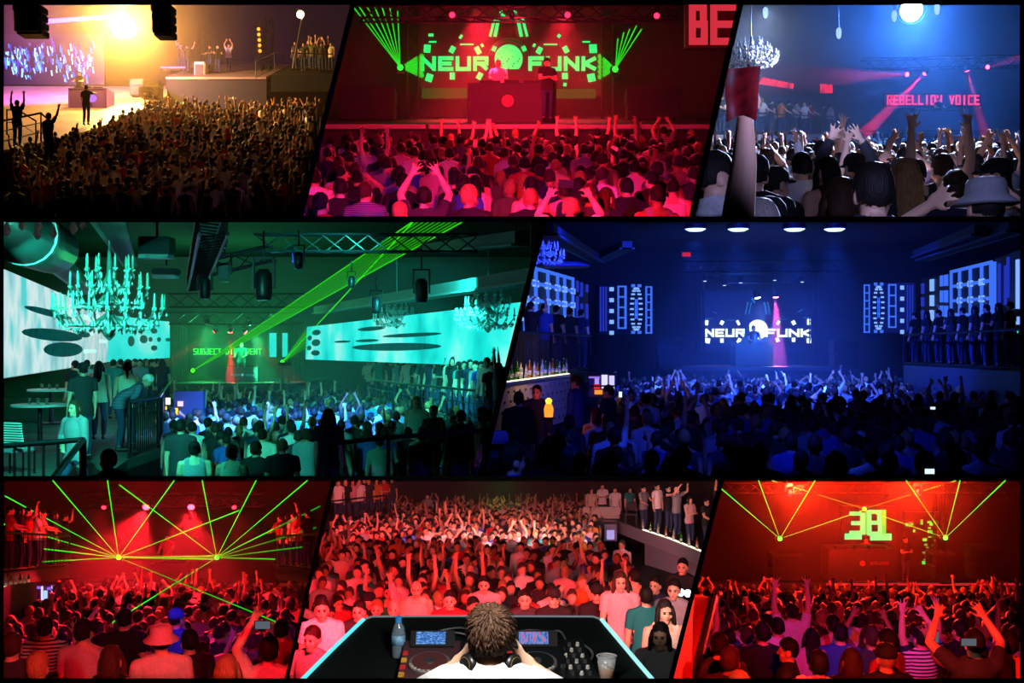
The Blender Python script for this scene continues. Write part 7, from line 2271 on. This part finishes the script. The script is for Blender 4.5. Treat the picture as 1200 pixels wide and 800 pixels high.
print('R7', fill(r, 15.5, 62, 18, 'the facing crowd', 71, gap=.66, row=.76, grow=.012, rz=math.pi, spread=.35, face=True, left=lambda py, d: 395 + max(0, (612 - py)) * 2.2 if d > 36 else 338, right=lambda py, d: (735 if d < 30 else 700),
     stuff_label='huge crowd facing the DJ, red-lit on one side', tops=('tee', 'tee', 'tee', 'sleeves', 'vest'),
     shirts=['black'] * 7 + ['charcoal'] * 3 + ['white'] * 4 + ['pink'] * 2 + ['red'] * 2 + ['grey'] * 2 + ['navy', 'blue', 'green', 'teal', 'orange', 'cream'], poses=['stand'] * 16 + ['cross', 'cross', 'right_up', 'both_up', 'clap', 'fist', 'phone']))
lamp('SPOT', 'stage_red', P(430, 566, 9), (1, .012, .03), 9000, P(420, 655, 22), 75, .8, .05)
lamp('SPOT', 'stage_rose', P(600, 566, 9), (1, .15, .18), 2600, P(600, 640, 26), 80, .8, .05)
lamp('SPOT', 'stage_white', P(760, 566, 9), (1, .8, .72), 800, P(770, 660, 24), 60, .8, .05)
lamp('SPOT', 'balcony_white', P(780, 566, 26), (1, .86, .8), 1500, P(770, 605, 42), 70, .8, .05)
lamp('SPOT', 'balcony_red', P(430, 566, 30), (1, .05, .08), 2200, P(420, 600, 46), 70, .8, .05)
lamp('SPOT', 'far_rose', P(600, 565, 30), (1, .3, .33), 3500, P(600, 600, 52), 100, .8, .05)
lamp('SPOT', 'far_green', P(590, 565, 48), (.1, 1, .2), 1200, P(585, 585, 58), 20, .8, .05)
lamp('AREA', 'booth_white_fill', V((-.1, 4.6, -.72)), (1, .96, .92), 27, V((-.1, 5.9, -1.75)), size=.2)  # unseen front fill added to brighten the decks and table
haze(r, 40, 65, (1, .8, .8), .008, 'pinkish haze over the far end of the facing crowd', y0=563, y1=640, aniso=.2)

# ================================================================ room of the red light and green beams (lower row, third)
r = R8
hs_ = 1.83
t = thing('stage', 'red-edged stage under the green BE screen', 'stage', r.at(1010, 42))
a, b = r.at(830, 42, hs_), r.at(1210, 42, hs_)
rdeck(r, a, b, 42, 47, .15).build('deck', STAGE, t, r)
MB().slab(a.x, b.x, 42.05, 42.3, a.z - 2, a.z - .15).build('skirt', BLACK, t, r)
MB().slab(r.at(968, 42).x, b.x, 41.9, 42.0, a.z - .07, a.z).build('edge_light', emit('edge_red', 'd0202a', .9), t, r)
bt = dj_table(971, 644, 1049, 681, 43, 1.2, 'dark red DJ booth with round emblem under the green BE', r)
disc(P(1011, 660, 42.95), .10, m=mat('emblem_bright', 'e05050', .5), name='emblem', parent=bt)
mb = MB()
for k, ch in enumerate('SOUND'):
    p = P(1020 + k * 4.6, 661.5, 42.95)
    letter(mb, ch, p.x, p.z, .11, .12, 42.95, .025)
mb.build('lettering', mat('booth_letters', '8a3a3a', .5), bt, r)
who(r, 1015, 0, 'deck', 180, d=44.6, h=hs_ - .05, shirt='red', label='DJ lit solid red in front of the green BE')
who(r, 1061, 0, 'cross', 200, d=43.4, h=hs_, shirt='black', label='dark figure with folded arms right of the red booth')
D = 46.5
u = D / F
sc = thing('led_screen', 'green LED screen with blocky back-to-back BE letters', 'screen', P(1016, 636, D))
MB().pbox(986, 593, 1050, 636, D, .2).build('panel', mat('led_panel_olive', '2a1808', .5), sc, r)
G1, G2 = emit('led_mint', '3cff8a', 1.15), emit('led_green8', '10f03c', 1.0)
for ch, x0, x1, mir, y0, y1 in (('E', 995, 1013, True, 599, 626), ('B', 1016, 1033, False, 597, 627)):
    mb = MB()
    p = P(x0, y1, D)
    letter(mb, ch, p.x, p.z, (x1 - x0) * u, (y1 - y0) * u, D - .06, 4.6 * u, mirror=mir)
    mb.build('letter', G1, sc, r)
MB().pbox(1032, 597, 1038.5, 627, D - .05, .04).build('green_block', G2, sc, r)
MB().pbox(990, 625, 1010, 632, D - .05, .04).build('green_block', G1, sc, r)
MB().pbox(1020, 625, 1045, 633, D - .05, .04).build('green_block', G1, sc, r)
MB().pbox(1008, 598, 1017, 626, D - .04, .03).build('green_block', G2, sc, r)
sc = thing('led_screen', 'broken green patches on a dark screen right of BE', 'screen', P(1085, 662, D))
MB().pbox(1060, 600, 1102, 664, D, .2).build('panel', mat('led_panel_brown', '1c0a08', .5), sc, r)
rr = random.Random(5)
for k in range(34):
    x, y = rr.uniform(1062, 1100), rr.choice((rr.gauss(613, 2), rr.gauss(630, 8), rr.gauss(650, 6)))
    if not 602 < y < 662:
        continue
    if y > 622:
        x = rr.uniform(1082, 1099)
    w, h_ = rr.uniform(1.5, 6), rr.uniform(1, 4)
    MB().pbox(x - w / 2, y - h_ / 2, min(x + w / 2, 1101), y + h_ / 2, D - .04, .03).build('green_patch', emit('patch_dim', '22a83c', .8) if k % 2 else G2, sc, r)
GL8 = '5cff3a'
laser(P(914, 631, 41), [P(x, y, 36) for x, y in ((846, 573), (889, 563), (955, 563))] + [P(1011, 598, 44)], 'left green laser with four beams, below the red glow', r, GL8, 1.0, .011, .021, .12)
laser(P(1108, 630, 41), [P(x, y, 36) for x, y in ((1062, 563), (1125, 563), (1178, 563))] + [P(1015, 598, 44)], 'right green laser on its stand with four beams', r, GL8, 1.0, .011, .021, .12)
laser(P(1013, 596, 45.5), [P(905, 563, 41), P(1120, 563, 41)], 'middle laser on top of BE throwing two yellow-green beams', r, 'a8e83a', .9, .011, .021, .15)
t = thing('laser_stand', 'thin stand carrying the right green laser', 'stand', P(1108, 682, 41))
MB().cone(P(1108, 682, 41), P(1108, 634, 41), .03, .03, 8).build('post', DARK, t, r)
MB().box(P(1108, 682, 41), (.5, .5, .04)).build('foot', DARK, t, r)
for k, (x0, x1, y0, y1) in enumerate(((1094, 1122, 648, 679), (1140, 1172, 640, 680), (905, 940, 648, 681))):
    speaker_stack(x0, y0, x1, y1, 44, ('black speaker stack behind the right laser stand', 'tall black speaker stack at the right of the stage, BE room', 'black speaker stack under the left laser, BE room')[k], r, 2)
for k, (px, py, pw, to, ang) in enumerate(((925, 576, 300, (925, 610), 85), (1075, 576, 300, (1080, 610), 80), (1040, 577, 600, (1010, 660), 40))):
    stage_light(P(px, py, 38), P(to[0], to[1], 38 if k < 2 else 43), (1, .015, .02), pw, ('red stage light at the top, left of BE', 'red stage light at the top, right of BE', 'small red stage light between the two big ones')[k], ang, .12, 14, 'red stage lights of the BE room')
for px in (932, 1076):
    lamp('POINT', 'smoke_glow_fill', P(px, 570, 37.5), (1, .03, .01), 2600, size=.1)  # bare points added inside the smoke for red glows by the lamps
truss(P(1101, 682, 44.5), P(1101, 566, 44.5), .35, 'upright truss between BE and the right laser', room=r)
truss(P(850, 572, 39), P(1196, 572, 39), .35, 'rig truss across the top of the BE room', room=r)
t = thing('pillar_wall', 'red-lit slanting side panel at the left edge of the BE room', 'panel', P(800, 790, 9))
f_ = [P(806, 700, 12), P(836, 700, 12.5), P(812, 800, 9.5), P(780, 800, 8)]
MB().hexa(f_, [p + V((-.3, .3, 0)) for p in f_]).build('board', mat('panel_red_lit', 'c83a30', .7), t, r)  # red light on the wall put into the board's colour
MB().cone(P(836, 700, 12.5), P(812, 800, 9.5), .05, .04, 8).build('edge_moulding', DARK, t, r)
for a in ((843, 742, 'stand', 0, 'short', 'black', 'sleeves', 'charcoal', 'large dark head in dark collar at the lower left, BE crowd', 10.6),
          (866, 787, 'stand', 0, 'short', 'fair', 'tee', 'pink', 'top of a fair head at the bottom edge, BE crowd', 8.4),
          (924, 748, 'stand', 70, 'short', 'black', 'tee', 'charcoal', 'person in profile looking left, front of the BE crowd', 11.6),
          (894, 730, 'stand', 0, 'short', 'black', 'sleeves', 'black', 'person in black jacket behind the profile, BE crowd', 12.6),
          (928, 708, 'both_up', 0, 'short', 'black', 'tee', 'white', 'person in white T-shirt with both arms up, BE crowd', 16.0),
          (985, 731, 'stand', -10, 'short', 'black', 'tee', 'blue', 'person in violet-blue shirt at the middle of the BE crowd', 13.2),
          (997, 716, 'stand', 0, 'short', 'black', 'tee', 'white', 'person in white glowing violet, behind the violet-blue shirt', 15.4),
          (998, 760, 'stand', 0, 'long', 'brown', 'sleeves', 'black', 'brown head at the bottom middle, BE crowd', 10.8),
          (1040, 738, 'stand', 40, 'short', 'black', 'tee', 'red', 'person looking right with pale shoulder band, BE crowd', 11.2),
          (1080, 735, 'phone_one', 10, 'short', 'black', 'tee', 'striped', 'person filming with one raised hand, BE crowd', 12.4),
          (1142, 738, 'phone', 0, 'short', 'black', 'tee', 'charcoal', 'person filming with both bare arms raised, lower right, BE crowd', 9.9),
          (1182, 740, 'stand', -10, 'short', 'black', 'tee', 'orange', 'person at the right edge in orange-lit shirt, BE crowd', 10.4),
          (1125, 727, 'stand', 15, 'short', 'black', 'tee', 'black', 'dark head left of the filming arms, BE crowd', 13.4),
          (940, 790, 'stand', 0, 'bald', 'black', 'tee', 'white', 'bright shoulder at the bottom edge, BE crowd', 8.6)):
    who(r, a[0], 0, a[2], a[3], a[4], a[5], a[6], a[7], a[8], d=a[9], h=r.height(a[1], a[9]) - 1.77)
for k, (px, py, d) in enumerate(((1135, 752, 9.5), (1096, 746, 11.9))):
    c = P(px, py, d)
    t = thing('phone', ('phone held sideways between two bare arms, BE crowd', 'phone held upright by one hand, BE crowd')[k], 'phone', c)
    w = (.15, .075) if k == 0 else (.075, .15)
    MB().box(c, (w[0], .012, w[1])).build('case', BLACK, t, r, bevel=.004)
    MB().box(c + V((0, -.008, 0)), (w[0] * .85, .004, w[1] * .8)).build('screen', emit('phone_dim', 'b8c8d8', .2), t, r)
print('R8', fill(r, 10.0, 41, 18, 'the BE crowd', 81, gap=.66, row=.76, grow=.01, left=lambda py, d: 812 if d < 14 else 0, stuff_label='dense red-lit crowd before the green BE screen', spread=.45))
RED = (1.0, .02, .012)
lamp('SPOT', 'red_fill', P(1000, 567, 6.5), RED, 1700, P(1000, 735, 17), 80, .7, .03)  # added red front fill for the crowd's backs
lamp('SPOT', 'crowd_red', P(1000, 570, 27), RED, 24000, P(1000, 745, 14), 90, .7, .08)
lamp('SPOT', 'violet_fill', P(1000, 567, 10), (.2, .05, 1.0), 230, P(990, 745, 15), 55, .8, .03)  # added violet tint for the shirts, no fixture
lamp('SPOT', 'wall_red_fill', P(1000, 566, 30), RED, 3600, P(1000, 660, 47), 140, .9, .1)  # unseen red fill added behind the stage for the wall
haze(r, 32, 47, (1.0, .7, .6), .030, 'red smoke around the lamps and green beams, BE room', y0=563, y1=690, aniso=.25, core=(tuple(P(1004, 560, 37.5)), 5.5))
# everyone on a stage, platform or balcony stands on its deck
bpy.context.view_layer.update()
from mathutils.bvhtree import BVHTree
decks = []
for q in [q for q in bpy.data.objects if q.type == 'MESH' and q.name.split('.')[0] == 'deck']:
    decks.append(BVHTree.FromPolygons([q.matrix_world @ v_.co for v_ in q.data.vertices], [tuple(f_.vertices) for f_ in q.data.polygons]))
shared = {v_['body'].name for v_ in VAR.values()}
for q in [q for q in bpy.data.objects if q.parent is None and q.name.split('.')[0] == 'person']:
    best = None
    for tr in decks:
        hit = tr.ray_cast(q.location + V((0, 0, 1.1)), V((0, 0, -1)), 2.4)
        if hit[0] is not None and (best is None or hit[0].z > best):
            nz = max(.3, abs(hit[1].z))
            best = hit[0].z + .17 * math.sqrt(max(0, 1 - nz * nz)) / nz
    if best is not None:
        dz = best + .014 - q.location.z
        pts_ = [q.matrix_world @ V(c_) + V((0, 0, dz + .02)) for c_ in q.bound_box]
        if (q.data.name in shared or abs(dz) < .12) and (q.name not in ROOM_OF or ROOM_OF[q.name].inside(pts_) or dz < 0):
            q.location.z += dz
print('PEOPLE', N_PEOPLE)
